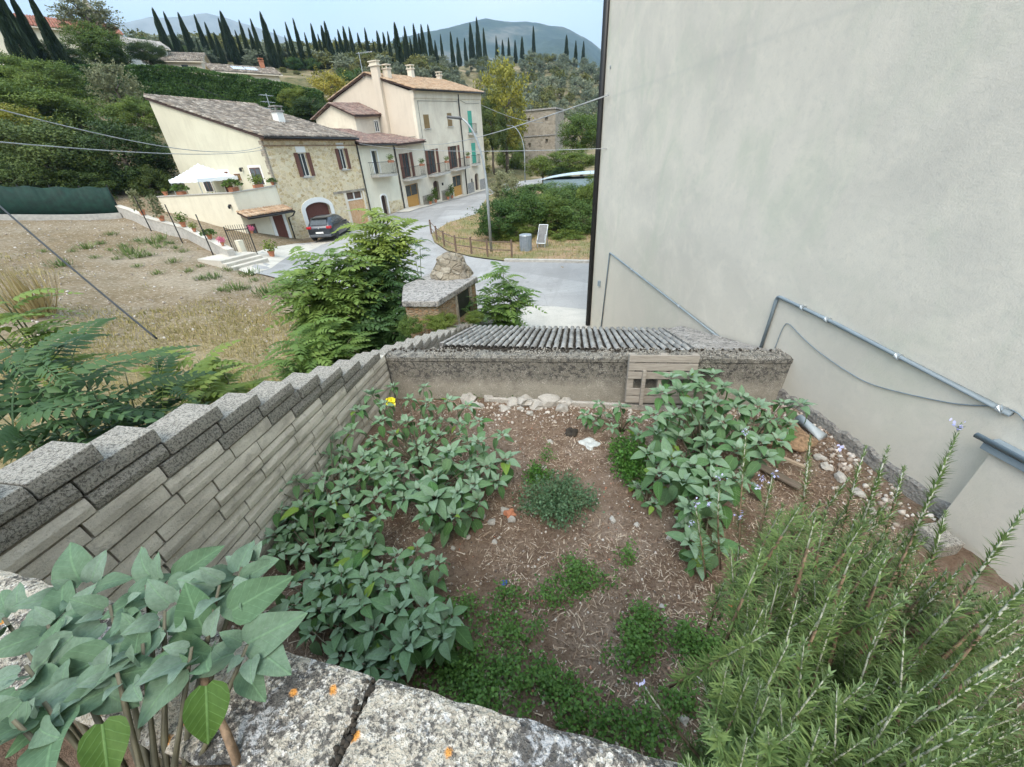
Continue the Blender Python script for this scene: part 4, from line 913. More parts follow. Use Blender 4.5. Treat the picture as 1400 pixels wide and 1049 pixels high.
# ---- stone house
def stone_house():
    r=house('stone_house',0,'stone fronted two-storey house with plain cream side wall and old tiled mono-pitch roof')
    zb=-5.6; ze=1.72; x1=8.25; W_=9.75; zr=4.42
    arch=(1.72,4.02,-4.9,-2.85); od=(6.0,7.85,-4.72,-2.1)
    w1=(2.42,3.12,-.72,.74); w2=(6.22,6.88,-.44,.95)
    m=MB(); wall_holes(m,0,x1,zb,ze,0,.35,[w1,w2,(arch[0],arch[1],-4.9,-2.42),od])
    m.build('stone_wall',MT['stonewall'],r)
    # band under the eave: courses of dark bricks and tiles
    b=MB(); b.box(-.05,x1+.05,-.06,0-.001,1.12,1.2); b.box(-.05,x1+.05,-.10,-.001,1.45,1.70); b.build('eave_band',flat('brown_eave_brick',(.30,.20,.12),.9,var=.4,scale=8),r)
    # arched head infill
    a=MB(); n=12; c=(arch[0]+arch[1])/2; rr=(arch[1]-arch[0])/2
    arc=[(c+rr*math.cos(math.pi*k/n),-2.85+.42*math.sin(math.pi*k/n)) for k in range(n+1)]
    for (p,q) in zip(arc,arc[1:]): a.add([(p[0],.005,p[1]),(q[0],.005,q[1]),(q[0],.005,-2.419),(p[0],.005,-2.419),(p[0],.3,p[1]),(q[0],.3,q[1])],[(3,2,1,0),(0,1,5,4)])
    a.build('arch_head',MT['stonewall'],r)
    door(r,arch[0],arch[1],-4.9,-2.85,'door_brown',.42,.2,'arched_door',None,'white_paint',.34)
    d=door(r,od[0]+.02,od[1]-.02,-4.62,-2.72,'door_orange',0,.12,'garage_door',None,None)
    m=MB(); m.box(od[0],od[1],.1,.16,-2.7,-2.6); m.box(od[0],od[0]+.1,.1,.16,-2.6,-2.12); m.box(od[1]-.1,od[1],.1,.16,-2.6,-2.12); m.box((od[0]+od[1])/2-.05,(od[0]+od[1])/2+.05,.1,.16,-2.6,-2.12); m.build('transom_frame',MT['white_paint'],r)
    box(r,'transom_glass',flat('brown_pane',(.12,.07,.05),.3),od[0]+.02,od[1]-.02,.17,.19,-2.6,-2.12)
    box(r,'door_jamb',MT['ivory'],od[0]-.28,od[0]-.005,-.03,.1,-4.7,-2.0); box(r,'door_jamb',MT['ivory'],od[1]+.005,od[1]+.16,-.03,.1,-4.6,-2.0)
    box(r,'lintel',MT['greystone'],od[0]-1.3,od[1]+.38,-.04,.1,-2.08,-1.92)
    window(r,*w1,'brown_shutter',True,'white_paint',True,.42); window(r,*w2,'brown_shutter',True,'white_paint',True,.38)
    # cream side wall (gable side, mono pitch) with openings onto the terrace
    s=MB(); sl=(zr-ze)/W_
    hs=[(.86,1.72,-.98,.12)]
    # in local coords side wall lies in x=-.02 plane: polygon
    poly=[(.02,zb),(W_,zb),(W_,zr),(.02,ze)]
    s.extr(poly,0,-.03,.25); s.build('side_wall',MT['cream'],r)
    q=MB(); q.box(.25,x1,W_-.35,W_,zb,zr-.05); q.extr([(.36,zb),(W_-.36,zb),(W_-.36,zr-.2),(.36,ze-.02)],0,x1-.3,x1); q.build('rear_wall',MT['cream'],r)
    # quoins: ragged stone edge on the corner
    k=MB(); rnd=random.Random(3); z=-1.0
    while z<1.5: h=rnd.uniform(.14,.26); k.box(-.045,.10,-.012,rnd.uniform(.10,.40),z,z+h-.015); z+=h
    k.build('corner_stones',MT['greystone'],r)
    def sidewin(name,y0,y1,z0,z1,mat,trim=.14):
        t_=box(r,'window_trim',MT['white_paint'],-.055,-.03,y0-trim,y1+trim,z0-trim*.3,z1+trim)
        g=box(t_,name,MT[mat],-.075,-.056,y0,y1,z0,z1)
        m=MB(); m.box(-.085,-.0755,y0,y1,z1-.05,z1); m.box(-.085,-.0755,(y0+y1)/2-.025,(y0+y1)/2+.025,z0,z1-.05); m.box(-.085,-.0755,y0,y0+.04,z0,z1-.05); m.box(-.085,-.0755,y1-.04,y1,z0,z1-.05); m.build('frame',MT['brown_shutter'],g)
    sidewin('window',.95,1.95,-1.0,.0,'glass'); sidewin('door',4.3,5.15,-2.05,-.15,'door_brown'); sidewin('window',6.6,7.4,-1.35,-.25,'glass'); sidewin('vent_window',3.1,3.7,-.72,-.3,'olive_shutter',.02)
    l=MB(); l.box(-.2,-.03,2.62,2.72,.0,.05); l.lathe([(.0,0),(.07,.0),(.09,.18),(.03,.24),(0,.24)],(-.2,2.67,-.2),10); l.build('wall_lamp',MT['black'],r)
    rf=pent(r,'roof',MT['oldtile'],-.14,x1+.12,-.42,1.62,W_+.15,zr+.06,.12,.21,.40)
    m=MB(); c=Cloud(); n=40
    P=np.array([(x1*i/n-.1,W_+.1+random.uniform(-.05,.05),zr+.10) for i in range(n+1)]); c.put(HALF,P,frames(np.tile([[1.,0,random.uniform(-.05,.05)]],(n+1,1)),np.tile([[0,0,1.]],(n+1,1))),np.tile([[.28,.30,.32]],(n+1,1))); c.build('ridge_tiles',MT['oldtile'],rf)
    chimney(rf,4.9,3.7,2.0,3.45,.28,MT['white_paint'],'slab'); antenna(rf,6.5,6.2,3.2,1.7)
    gutter(r,-.1,x1,-.48,1.58); pipe_down(r,x1+.04,-.09,-4.75,1.35)
    # terrace with its own rooms below, porch
    T=-3.12; wt=7.9; zt=-1.28
    t=MB(); ph=(-.02,0)
    t.prism([(T,0.0),(-.031,0.0),(-.031,wt),(T,wt)],zb,-2.15); t.build('terrace_block',MT['cream2'],r)
    p=MB(); p.prism([(T,0),(-.031,0),(-.031,.18),(T+.18,.18),(T+.18,wt),(T,wt)],-2.149,[-1.40+.13,-1.12,-1.12,-1.27,-1.42,-1.42]); p.build('terrace_parapet',MT['cream2'],r)
    cpz=[-1.269,-1.119,-1.119,-1.269,-1.419,-1.419]
    cp=MB(); cp.prism([(T-.05,-.05),(-.031,-.05),(-.031,.22),(T+.22,.22),(T+.22,wt),(T-.05,wt)],cpz,[z+.06 for z in cpz]); cp.build('parapet_coping',MT['kerb'],r)
    box(r,'porch_door',MT['door_brown'],-1.05,-.30,-.03,-.002,-4.82,-2.85); 
    f=MB(); f.box(-1.27,-1.06,-.06,-.002,-4.85,-2.66); f.box(-.29,-.08,-.06,-.002,-4.85,-2.66); f.box(-1.06,-.29,-.06,-.002,-2.84,-2.66); f.build('door_surround',MT['white_paint'],r)
    g=box(r,'window',MT['glass'],-2.95,-2.42,-.03,-.002,-3.95,-3.1); box(g,'sill',MT['kerb'],-3.02,-2.3,-.14,-.002,-4.04,-3.96); frame_bars(-2.95,-2.42,-3.95,-3.1,-.05,-.031,.05,False).build('window_frame',MT['brown_shutter'],g)
    pr=pent(r,'porch_roof',MT['orangetile'],-3.3,.1,-.85,-2.62,-.02,-2.33,.08,.2,.36); gutter(pr,-3.3,.1,-.9,-2.68); 
    m=MB(); m.tube([(.1,-.9,-2.7),(.1,-.6,-2.95),(.12,-.08,-3.1),(.12,-.07,-4.8)],.045,8); m.build('downpipe',MT['black'],r,smooth=True)
    l=MB(); l.box(T-.12,T-.002,.5,.6,-2.0,-1.88); l.lathe([(0,0),(.06,0),(.08,.14),(.02,.2),(0,.2)],(T-.14,.55,-2.12),8); l.build('wall_lamp',MT['black'],r)
    return r
stone_house()
# ---- small cream house
def cream_house():
    r=house('cream_house',0,'narrow cream two-storey house with one small balcony beside the stone house')
    x0,x1=8.33,12.95; zb=-5.6; ze=1.22
    w_=(9.95,10.6,-.95,.74); d=(9.98,10.72,-4.5,-2.62)
    m=MB(); wall_holes(m,x0,x1,zb,ze,.02,.35,[w_,d]); m.box(x0,x1,.36,8,zb,ze-.02); m.build('wall',MT['cream2'],r)
    box(r,'balcony_door',MT['glass'],w_[0]+.02,w_[1]-.02,.2,.23,w_[2],w_[3]); m=MB(); m.box(w_[0]-.14,w_[0]-.002,-.01,.1,w_[2],w_[3]+.14); m.box(w_[1]+.002,w_[1]+.14,-.01,.1,w_[2],w_[3]+.14); m.box(w_[0]-.14,w_[1]+.14,-.01,.1,w_[3]+.003,w_[3]+.14); m.build('door_trim',MT['white_paint'],r)
    door(r,d[0],d[1],d[2],-2.85,'door_dark',.2,.2,'door',None,'white_paint',.12)
    box(r,'stone_base',MT['stonewall'],11.0,x1,-.012,.018,-4.6,-3.25)
    balcony(r,9.3,12.1,-1.05,.75)
    pent(r,'roof',MT['redtile'],x0-.05,x1+.15,-.4,1.22,4.6,2.55,.1,.2,.38)
    gutter(r,x0,x1+.1,-.45,1.16); pipe_down(r,x1+.1,-.06,-4.4,.95)
    return r
cream_house()
# ---- tall house with its low front wing
def tall_house():
    r=house('tall_house',0,'tall three-storey ivory house with tan tiled roof, brown balconies and green shutters')
    zb=-5.6; SH=.062                         # the lane climbs: the whole row of openings climbs with it
    U=lambda h:(h[0],h[1],h[2]-SH*((h[0]+h[1])/2-24),h[3]-SH*((h[0]+h[1])/2-24))
    g3,b1,b2,b3,a2,g4,u1,u2,gu,gl,a3=[U(h) for h in ((13.68,15.75,-4.12,-2.1),(13.95,15.15,-1.5,.5),(18.25,19.75,-1.4,.75),(22.65,24.3,-1.1,1.03),(18.45,19.55,-4.0,-2.1),(22.5,24.6,-3.98,-1.86),(18.37,19.35,2.55,3.7),(22.85,23.8,2.86,4.04),(27.42,28.4,2.35,4.48),(27.65,28.68,-.8,1.32),(27.8,28.8,-3.8,-1.9))]
    we=1.78; ev=5.93; W_=9.9; zr=7.62; ym=5.0
    m=MB(); wall_holes(m,13.05,17.2,zb,we,0.01,.35,[g3,b1]); m.box(13.05,17.2,.36,4.2,zb,we-.02); m.build('wing_wall',MT['ivory'],r)
    m=MB(); wall_holes(m,17.2,31,zb,ev,0,.35,[b2,b3,a2,g4,u1,u2,gu,gl,a3]); m.build('front_wall',MT['ivory'],r)
    m=MB(); m.extr([(.36,zb),(W_,zb),(W_,ev-.05),(ym,zr-.12),(.36,ev-.05)],0,17.2,17.5); m.extr([(.36,zb),(W_,zb),(W_,ev-.05),(ym,zr-.12),(.36,ev-.05)],0,30.7,31.0); m.box(17.5,30.7,W_-.3,W_,zb,ev-.05); m.build('gable_wall',MT['pinkish'],r)
    box(r,'cornice',MT['ivory'],17.15,31.05,-.08,-.002,ev-.62,ev+.01)
    rf=pent(r,'roof',MT['orangetile'],17.0,31.2,-.45,ev,ym,zr,.10,.21,.40)
    L=math.hypot(W_+.4-ym,zr-ev); uy=np.array([0,-(W_+.4-ym)/L,(zr-ev)/L]); c=Cloud(); barrel(c,(31.1,W_+.4,ev+.03),(-1,0,0),uy,14.1,L,.21,.4,.03); c.build('rear_roof',MT['orangetile'],rf)
    m=MB(); m.add([(17.0,W_+.4,ev),(31.2,W_+.4,ev),(31.2,ym,zr),(17.0,ym,zr),(17.0,W_+.4,ev-.1),(31.2,W_+.4,ev-.1),(31.2,ym,zr-.1),(17.0,ym,zr-.1)],[(3,2,1,0),(4,5,6,7),(0,1,5,4),(2,3,7,6),(0,4,7,3),(1,2,6,5)]); m.build('roof_boards',MT['door_dark'],rf)
    chimney(rf,24.0,4.6,7.2,8.25,.27,MT['ivory'],'ivory'); chimney(rf,30.0,4.8,7.2,8.0,.24,MT['pinkish'],'ivory'); chimney(rf,17.8,3.0,6.6,7.75,.28,MT['ivory'],'ivory')
    m=MB(); m.box(16.78,17.195,3.25,4.05,-1.0,8.0); fl_=m.build('flue',MT['pinkish'],r); m=MB(); m.box(16.68,17.28,3.15,4.15,8.001,8.10); m.box(16.76,17.2,3.23,4.07,8.10,8.32); m.box(16.68,17.28,3.15,4.15,8.32,8.40); m.build('chimney_cap',MT['ivory'],fl_)
    m=MB(); m.tube([(17.1,5.3,7.3),(17.1,5.3,9.2)],.035,6); m.tube([(16.9,5.4,9.1),(17.3,3.9,9.1)],.022,5)
    for k in range(6): m.tube([(16.7,5.3-k*.24,9.1),(17.5,5.3-k*.24,9.1)],.012,4)
    m.build('antenna',MT['galv'],rf)
    pent(r,'wing_roof',MT['redtile'],13.0,17.6,-.5,we+.06,4.2,2.75,.1,.2,.38)
    m=MB(); m.box(13.4,17.19,4.1,8.9,zb,4.32); m.extr([(4.1,4.321),(8.9,4.321),(6.5,5.25)],0,13.4,17.19); m.build('rear_wing_wall',MT['ivory'],r)
    w_=pent(r,'rear_wing_roof',MT['redtile'],13.1,17.19,3.75,4.27,6.5,5.38,.1,.2,.38)
    L=math.hypot(2.75,1.11); c=Cloud(); barrel(c,(17.15,9.25,4.30),(-1,0,0),np.array([0,-2.75/L,1.11/L]),4.0,L,.2,.38,.03); c.build('rear_slope',MT['redtile'],w_)
    g=box(r,'window',MT['glass'],15.9,16.45,4.06,4.099,2.95,3.85); frame_bars(15.85,16.5,2.9,3.9,4.03,4.059,.08).build('window_frame',MT['white_paint'],g)
    for w4 in (u1,u2): window(r,*w4,'olive_shutter',True,'white_paint',False)
    for w4 in (gu,gl): window(r,*w4,'green_shutter',False,'white_paint',False)
    for w4 in (b1,b2,b3):
        wd=box(r,'balcony_door',MT['glass'],w4[0],w4[1],.2,.23,w4[2],w4[3]); frame_bars(w4[0],w4[1],w4[2],w4[3],.16,.199,.07).build('window_frame',MT['brown_shutter'],wd)
        for s in (0,1):
            m=MB(); a=w4[0]-.42 if s==0 else w4[1]+.02; m.box(a,a+.40,-.07,-.03,w4[2],w4[3]+.02)
            for k in range(18): z=w4[2]+.1+k*(w4[3]-w4[2]-.2)/18; m.box(a+.05,a+.35,-.082,-.071,z,z+.05)
            m.build('shutter',MT['brown_shutter'],wd)
        balcony(r,w4[0]-.45,w4[1]+1.45,w4[2]-.06,.75)
    for h in (gu,gl): balcony(r,h[0]-.32,h[1]+.35,h[2]-.08,.45)
    door(r,a2[0],a2[1],a2[2],a2[3]-.25,'door_dark',.25,.2,'door',None,'ivory',.12); door(r,a3[0],a3[1],a3[2],a3[3]-.4,'door_dark',.4,.2,'door',None,'ivory',.14)
    for g_ in (g3,g4): door(r,g_[0],g_[1],g_[2],g_[3],'door_ochre',0,.15,'garage_door',g_[2]+1.02,'ivory',.12)
    for a,b_,z in ((16.3,18.2,-2.85),(19.9,22.2,-2.9)): box(r,'stone_base',MT['greystone'],a,b_,-.02,-.001,-4.6,z)
    for a,b_ in ((25.9,27.5),(29.1,30.9)): box(r,'grey_base',MT['slab'],a,b_,-.02,-.001,-4.6,-3.0)
    gutter(r,17.0,31.1,-.5,ev-.04); pipe_down(r,25.5,-.1,-4.1,ev-.3,.07); pipe_down(r,13.0,-.07,-4.3,1.5,.05)
    MB().tube([(17.75,-.03,-1.0),(17.75,-.03,5.1),(25.3,-.03,5.1)],.018,5).build('wall_cable',MT['black'],r); MB().tube([(26.0,-.03,5.2),(27.2,-.06,4.9),(30.5,-.03,4.95)],.016,5).build('wall_cable',MT['black'],r); MB().tube([(17.15,.4,2.3),(17.15,3.2,2.3),(17.15,4.3,5.2)],.018,5).build('wall_cable',MT['black'],r)
    box(r,'letter_box',MT['black'],20.2,20.35,-.12,-.002,-2.4,-2.15); box(r,'letter_box',MT['black'],26.9,27.05,-.1,-.002,-3.0,-2.6)
    def shear(o):
        for ch in kids(o):
            if ch.type=='MESH':
                n=len(ch.data.vertices); co_=np.empty(n*3,np.float32); ch.data.vertices.foreach_get('co',co_); co_=co_.reshape(-1,3); co_[:,2]+=SH*(co_[:,0]-24); ch.data.vertices.foreach_set('co',co_.ravel()); ch.data.update()
            shear(ch)
    shear(r); return r
tall_house()
# ------------------------------------------------------------------ gazebo on the terrace
def gazebo():
    root=empty('gazebo',H(-1.5,4.8,-2.15),HANG,'white pop-up gazebo with pyramid canopy standing on the cream terrace','gazebo')
    a,b_=1.35,1.5; n=8; vs=[];fs=[]
    def P(u,v):   # u,v in -1..1
        k=max(abs(u),abs(v)); return (u*a,v*b_,1.72+.85*(1-k)**1.15-.05*math.sin(math.pi*k)*(1-min(abs(u),abs(v))/max(k,1e-6)))
    m=MB(); G=16
    for i in range(G+1):
        for j in range(G+1): m.v.append(P(-1+2*i/G,-1+2*j/G))
    for i in range(G):
        for j in range(G): m.f.append((i*(G+1)+j,(i+1)*(G+1)+j,(i+1)*(G+1)+j+1,i*(G+1)+j+1)); m.m.append(0)
    cl=flat('white_canopy',(.80,.84,.87),.7,var=.03); o=m.build('canopy',cl,root,smooth=False); so_=o.modifiers.new('thick','SOLIDIFY'); so_.thickness=.01
    v=MB(); R=[(-a,-b_),(a,-b_),(a,b_),(-a,b_)]
    for (p,q) in zip(R,R[1:]+R[:1]):
        k=10
        for i in range(k): f0,f1=i/k,(i+1)/k; x0,y0=p[0]+(q[0]-p[0])*f0,p[1]+(q[1]-p[1])*f0; x1,y1=p[0]+(q[0]-p[0])*f1,p[1]+(q[1]-p[1])*f1; v.add([(x0,y0,1.72),(x1,y1,1.72),(x1,y1,1.50+.03*(i%2)),(x0,y0,1.50+.03*((i+1)%2))],[(0,1,2,3)])
    o=v.build('valance',cl,root); o.modifiers.new('thick','SOLIDIFY').thickness=.008
    for x,y in R: MB().tube([(x*.97,y*.97,0),(x*.97,y*.97,1.75)],.025,8).build('leg',MT['galv'],root)
gazebo()
# ------------------------------------------------------------------ car
def car():
    P=hit(456,325); root=empty('parked_car',(P[0],P[1],terr(P[0],P[1])+.056),0,'dark grey hatchback parked in front of the stone house','car')
    root.rotation_euler=(0,0,math.radians(100)) # local +x forward
    paint,t,b,o=newmat('dark_grey_paint'); b.inputs['Base Color'].default_value=(.030,.036,.046,1); b.inputs['Metallic'].default_value=.5; b.inputs['Roughness'].default_value=.28; b.inputs['Coat Weight'].default_value=.8
    L=4.0; Wd=.88
    # side profile sections along x: (x, z bottom, z belt, half-width bottom, half-width belt, roof z or None, half roof)
    sec=[(-2.02,.42,.86,.70,.72,.90,.66),(-1.96,.30,.92,.80,.80,.98,.70),(-1.80,.24,.97,.86,.86,1.20,.70),(-1.45,.22,.97,.88,.875,1.50,.66),(-1.0,.20,.96,.885,.885,1.575,.655),(-.3,.20,.95,.89,.89,1.60,.65),(.3,.20,.94,.89,.885,1.55,.64),(.75,.20,.94,.885,.88,1.32,.66),(1.15,.20,.95,.88,.86,1.03,.74),(1.6,.22,.88,.87,.83,.90,.70),(1.9,.28,.76,.82,.78,.78,.62),(2.05,.38,.62,.70,.68,.63,.5)]
    vs=[];k=0
    for x,zb,zm,wb,wm,zr,wr in sec:
        ring=[(wb*.86,zb),(wb,zb+.12),(wm+.012,(zb+zm)/2+.05),(wm,zm),(wr,zr-.03),(wr*.85,zr)]
        full=[(x,-y,z) for y,z in ring]+[(x,y,z) for y,z in ring[::-1]]; vs+=full
    n=12; fs=[(i*n+k,i*n+(k+1)%n,(i+1)*n+(k+1)%n,(i+1)*n+k) for i in range(len(sec)-1) for k in range(n)]+[tuple(range(n-1,-1,-1)),tuple((len(sec)-1)*n+k for k in range(n))]
    body=MB().add(vs,[f[::-1] for f in fs]).build('body',paint,root,smooth=True); sb=body.modifiers.new('sub','SUBSURF'); sb.levels=1; sb.render_levels=2
    def ip(x,i):
        for a,b_ in zip(sec,sec[1:]):
            if a[0]<=x<=b_[0]: f=(x-a[0])/(b_[0]-a[0]); return a[i]*(1-f)+b_[i]*f
    # side glass, pushed out of the body
    for s in (-1,1):
        for nm,xs in (('rear_side_window',(-1.45,-.95,-.42)),('front_side_window',(-.34,.2,.62))):
            g=MB(); top=[];bot=[]
            for i in range(9):
                x=xs[0]+(xs[2]-xs[0])*i/8; zm,wm,zr,wr=ip(x,2),ip(x,4),ip(x,5),ip(x,6)
                for f,lst in ((.10,bot),(.80,top)):
                    f2=f if not (nm[0]=='r' and i<2 and f>.5) else f*.72
                    lst.append((x,s*(wm+(wr-wm)*f2-.004),zm+(zr-.03-zm)*f2))
            m=MB(); 
            for i in range(8): m.add([bot[i],bot[i+1],top[i+1],top[i]],[(0,1,2,3)])
            o=m.build(nm,MT['glass'],root,smooth=True); sm=o.modifiers.new('t','SOLIDIFY'); sm.thickness=.045; sm.offset=0
    m=MB(); m.add([(-1.905,-.58,1.08),(-1.905,.58,1.08),(-1.60,.52,1.43),(-1.60,-.52,1.43)],[(0,1,2,3)]); o=m.build('rear_window',MT['glass'],root); o.modifiers.new('t','SOLIDIFY').thickness=.05; o.modifiers['t'].offset=0
    m=MB(); m.add([(1.03,-.60,1.10),(1.03,.60,1.10),(.58,.54,1.44),(.58,-.54,1.44)],[(0,1,2,3)]); o=m.build('windscreen',MT['glass'],root); o.modifiers.new('t','SOLIDIFY').thickness=.05
    box(root,'roof_spoiler',MT['black'],-1.72,-1.42,-.55,.55,1.49,1.53,.01)
    red=flat('tail_light_red',(.42,.012,.02),.2)
    for s in (-1,1):
        m=MB(); m.box(-2.03,-1.80,min(s*.52,s*.84),max(s*.52,s*.84),.86,1.02); m.build('tail_light',red,root,bevel=.03)
        m=MB(); m.box(1.78,1.99,min(s*.50,s*.76),max(s*.50,s*.76),.66,.78); m.build('headlight',MT['white_paint'],root,bevel=.03)
        m=MB(); m.box(.55,.72,min(s*.89,s*1.04),max(s*.89,s*1.04),.97,1.10); m.build('wing_mirror',paint,root,bevel=.03)
    box(root,'number_plate',MT['white_paint'],-2.06,-2.035,-.26,.26,.56,.67,.004)
    box(root,'rear_bumper',flat('grey_bumper',(.09,.10,.11),.5),-2.06,-1.86,-.74,.74,.34,.50,.03)
    m=MB(); m.lathe([(0,0),(.05,0),(.05,.012),(0,.014)],(0,0,0),10); o=m.build('badge',MT['galv'],root); o.rotation_euler=(0,-math.pi/2,0); o.location=(-2.03,0,.90)
    rub=flat('tyre_rubber',(.02,.02,.02),.8)
    for x in (-1.27,1.27):
        for s in (-1,1):
            wr=empty_part('wheel',root) if False else None
            m=MB(); m.lathe([(.19,-.10),(.30,-.11),(.325,-.07),(.325,.07),(.30,.11),(.19,.10)],(0,0,0),24); wh=m.build('wheel',rub,root,smooth=False); wh.rotation_euler=(math.pi/2,0,0); wh.location=(x,s*.80,.325)
            m=MB(); m.lathe([(0,-.06),(.2,-.06),(.2,.085),(.17,.09),(.05,.07),(0,.07)],(0,0,0),20)
            for q in range(5): a=q*1.2566; m.box(-.02,.02,.04,.18,.068,.095,0,Matrix.Rotation(a,3,'Z'))
            m.build('rim',MT['galv'],wh)
car()
# ------------------------------------------------------------------ trees and shrubs
LEAF4 = Shape([(0,0,0),(-.42,.5,.10),(0,1,0),(.42,.5,.10)],[(0,3,2),(0,2,1)])
LEAF3 = Shape([(-.4,0,0),(.4,0,0),(0,1,.1)],[(0,1,2)])
def crown_cloud(seed, n=6000, leaf=.085, clumps=60, cr=(.22,.42), flat_=.85, droop=0, low=-.75, shape='ball', aspect=2.0, strands=0):
    rng=np.random.default_rng(seed); c=Cloud()
    d=unit(clumps,rng); rad=.35+.55*rng.random(clumps)**.5
    # lobed outline
    lob=np.array([1+.32*mnoise.noise(Vector(q)*1.9+Vector((seed*3.7,0,0))) for q in d]); C=d*(rad*lob)[:,None]; C[:,2]*=flat_; C=C[C[:,2]>low]
    rc=rng.uniform(cr[0],cr[1],len(C)); pick=rng.choice(len(C),n,p=rc**2/np.sum(rc**2))
    q=unit(n,rng); r=rng.random(n)**.45; P=C[pick]+q*(r*rc[pick])[:,None]*np.array([1,1,.75])
    nr=q*.7+P*.5+np.array([0,0,.7])+unit(n,rng)*.55; ax=unit(n,rng)+P*.35; ax[:,2]-=droop
    tone=rng.random(len(C)); rn=np.clip(.55*tone[pick]+.45*rng.random(n),0,1)
    L=leaf*rng.uniform(.6,1.35,n); c.put(LEAF4,P,frames(ax,nr),np.stack([L/aspect*2*.9,L,L],1),rn)
    if strands:    # twigs poking out of the outline
        k=strands; d2=unit(k,rng); d2=d2[d2[:,2]>-.3]; 
        for u in d2:
            m=14; s=np.linspace(.75,1.0+.30*rng.random(),m); base=u*s[:,None]*np.array([1,1,flat_]); base+=rng.normal(size=(m,3))*.02
            c.put(LEAF4,base,frames(unit(m,rng)+u,unit(m,rng)+[0,0,.6]),leaf*rng.uniform(.7,1.2,m),rng.random(m))
    return c
LM = {}
LM['dark'] = leafmat('dark_broadleaf',(0.035,0.063,0.016),(0.102,0.145,0.033),.25)
LM['mid'] = leafmat('mid_green_leaves',(0.079,0.128,0.023),(0.196,0.254,0.050),.3)
LM['yellow'] = leafmat('yellow_green_leaves',(0.175,0.180,0.029),(0.408,0.348,0.056),.3)
LM['olive'] = leafmat('olive_leaves',(.10,.125,.068),(.27,.30,.20),.2)
LM['cypress'] = leafmat('cypress_foliage',(.012,.024,.009),(.035,.055,.020),.08,tint=.2)
LM['hedge'] = leafmat('hedge_leaves',(0.038,0.083,0.018),(0.111,0.181,0.037),.2)
LM['grey'] = leafmat('grey_green_leaves',(0.131,0.143,0.072),(0.289,0.290,0.150),.25)
LM['scrub'] = leafmat('scrub_leaves',(0.088,0.105,0.029),(0.221,0.217,0.062),.25)
LM['fern'] = leafmat('bright_pinnate_leaves',(.05,.115,.022),(.19,.29,.065),.35,spec=.35)
CR = {}
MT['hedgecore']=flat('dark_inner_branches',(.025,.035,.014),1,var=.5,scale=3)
def crown_mesh(key, mat, **k):
    if key not in CR: CR[key]=crown_cloud(mat=None,**k) if False else crown_cloud(**k).mesh('crown',LM[mat])
    return CR[key]
def trunk_mesh(seed,h,r,limbs=6):
    # unit trunk: crown centre at z=0, radius 1; trunk goes down to -h
    rng=random.Random(seed); m=MB(); x=y=0; path=[]
    for i in range(6): path.append((x,y,-h+(h)*i/5)); x+=rng.uniform(-.04,.04); y+=rng.uniform(-.04,.04)
    m.tube(path,[r*(1-.45*i/5) for i in range(6)],8); 
    for k in range(limbs):
        a=rng.uniform(0,6.28); e=rng.uniform(.2,.9); b=path[rng.choice((3,4,5))]; L=rng.uniform(.5,.8); p=[b]
        for s in (.35,.7,1): p.append((b[0]+math.cos(a)*L*s*math.cos(e)+rng.uniform(-.05,.05),b[1]+math.sin(a)*L*s*math.cos(e)+rng.uniform(-.05,.05),b[2]+L*s*math.sin(e)+.15*s))
        m.tube(p,[r*.45,r*.33,r*.2,r*.08],6)
    me=bpy.data.meshes.new('trunk'); me.from_pydata(m.v,[],m.f); me.materials.append(MT['bark']); me.polygons.foreach_set('use_smooth',[True]*len(m.f)); return me
TRK=[trunk_mesh(i,2.0,.075) for i in range(3)]
def tree(name, c, rx, rz, key, label, cat='tree', group=None, rot=None, ry=None, trunk=True):
    # c crown centre (world), rx horizontal radius, rz vertical radius
    gz=terr(c[0],c[1]); base=(c[0],c[1],min(gz,c[2]-rz*.6)); e=empty(name,base,0,label,cat,group)
    o=link('crown',CR[key],e); o.location=(0,0,c[2]-base[2]); o.scale=(rx,ry or rx,rz); o.rotation_euler=(0,0,random.uniform(0,6.28) if rot is None else rot)
    if trunk:
        t=link('trunk',random.choice(TRK),e); hh=c[2]-base[2]; t.location=(0,0,hh); t.scale=(rx,rx,max(.3,hh/2.0)); t.rotation_euler=(0,0,random.uniform(0,6.28))
    return e
def tpx(name, px,py,wpx,hpx,dist,key,label,**k):
    c=at_d(px,py,dist); dep=float(np.dot(c,RC@np.array([0,0,1]))); s=dep/F*.86
    return tree(name,c,wpx*s/2,hpx*s/2,key,label,**k)
for i in range(3): crown_mesh(f'dark{i}','dark',seed=20+i,n=26000,leaf=.042,clumps=110,cr=(.13,.28),strands=60)
for i in range(3): crown_mesh(f'mid{i}','mid',seed=30+i,n=20000,leaf=.046,clumps=95,cr=(.13,.27),strands=70)
for i in range(2): crown_mesh(f'yellow{i}','yellow',seed=40+i,n=8000,leaf=.065,clumps=70,cr=(.15,.3),flat_=1,strands=70)
for i in range(4): crown_mesh(f'olive{i}','olive',seed=50+i,n=2200,leaf=.13,clumps=34,cr=(.2,.38),flat_=.9,strands=24)
for i in range(3): crown_mesh(f'scrub{i}','scrub',seed=60+i,n=1500,leaf=.16,clumps=26,cr=(.22,.4),strands=14)
for i in range(2): crown_mesh(f'grey{i}','grey',seed=70+i,n=6000,leaf=.075,clumps=60,cr=(.13,.27),flat_=1,strands=110)
for i in range(2): crown_mesh(f'hedgeb{i}','hedge',seed=80+i,n=18000,leaf=.048,clumps=100,cr=(.15,.28),strands=60)
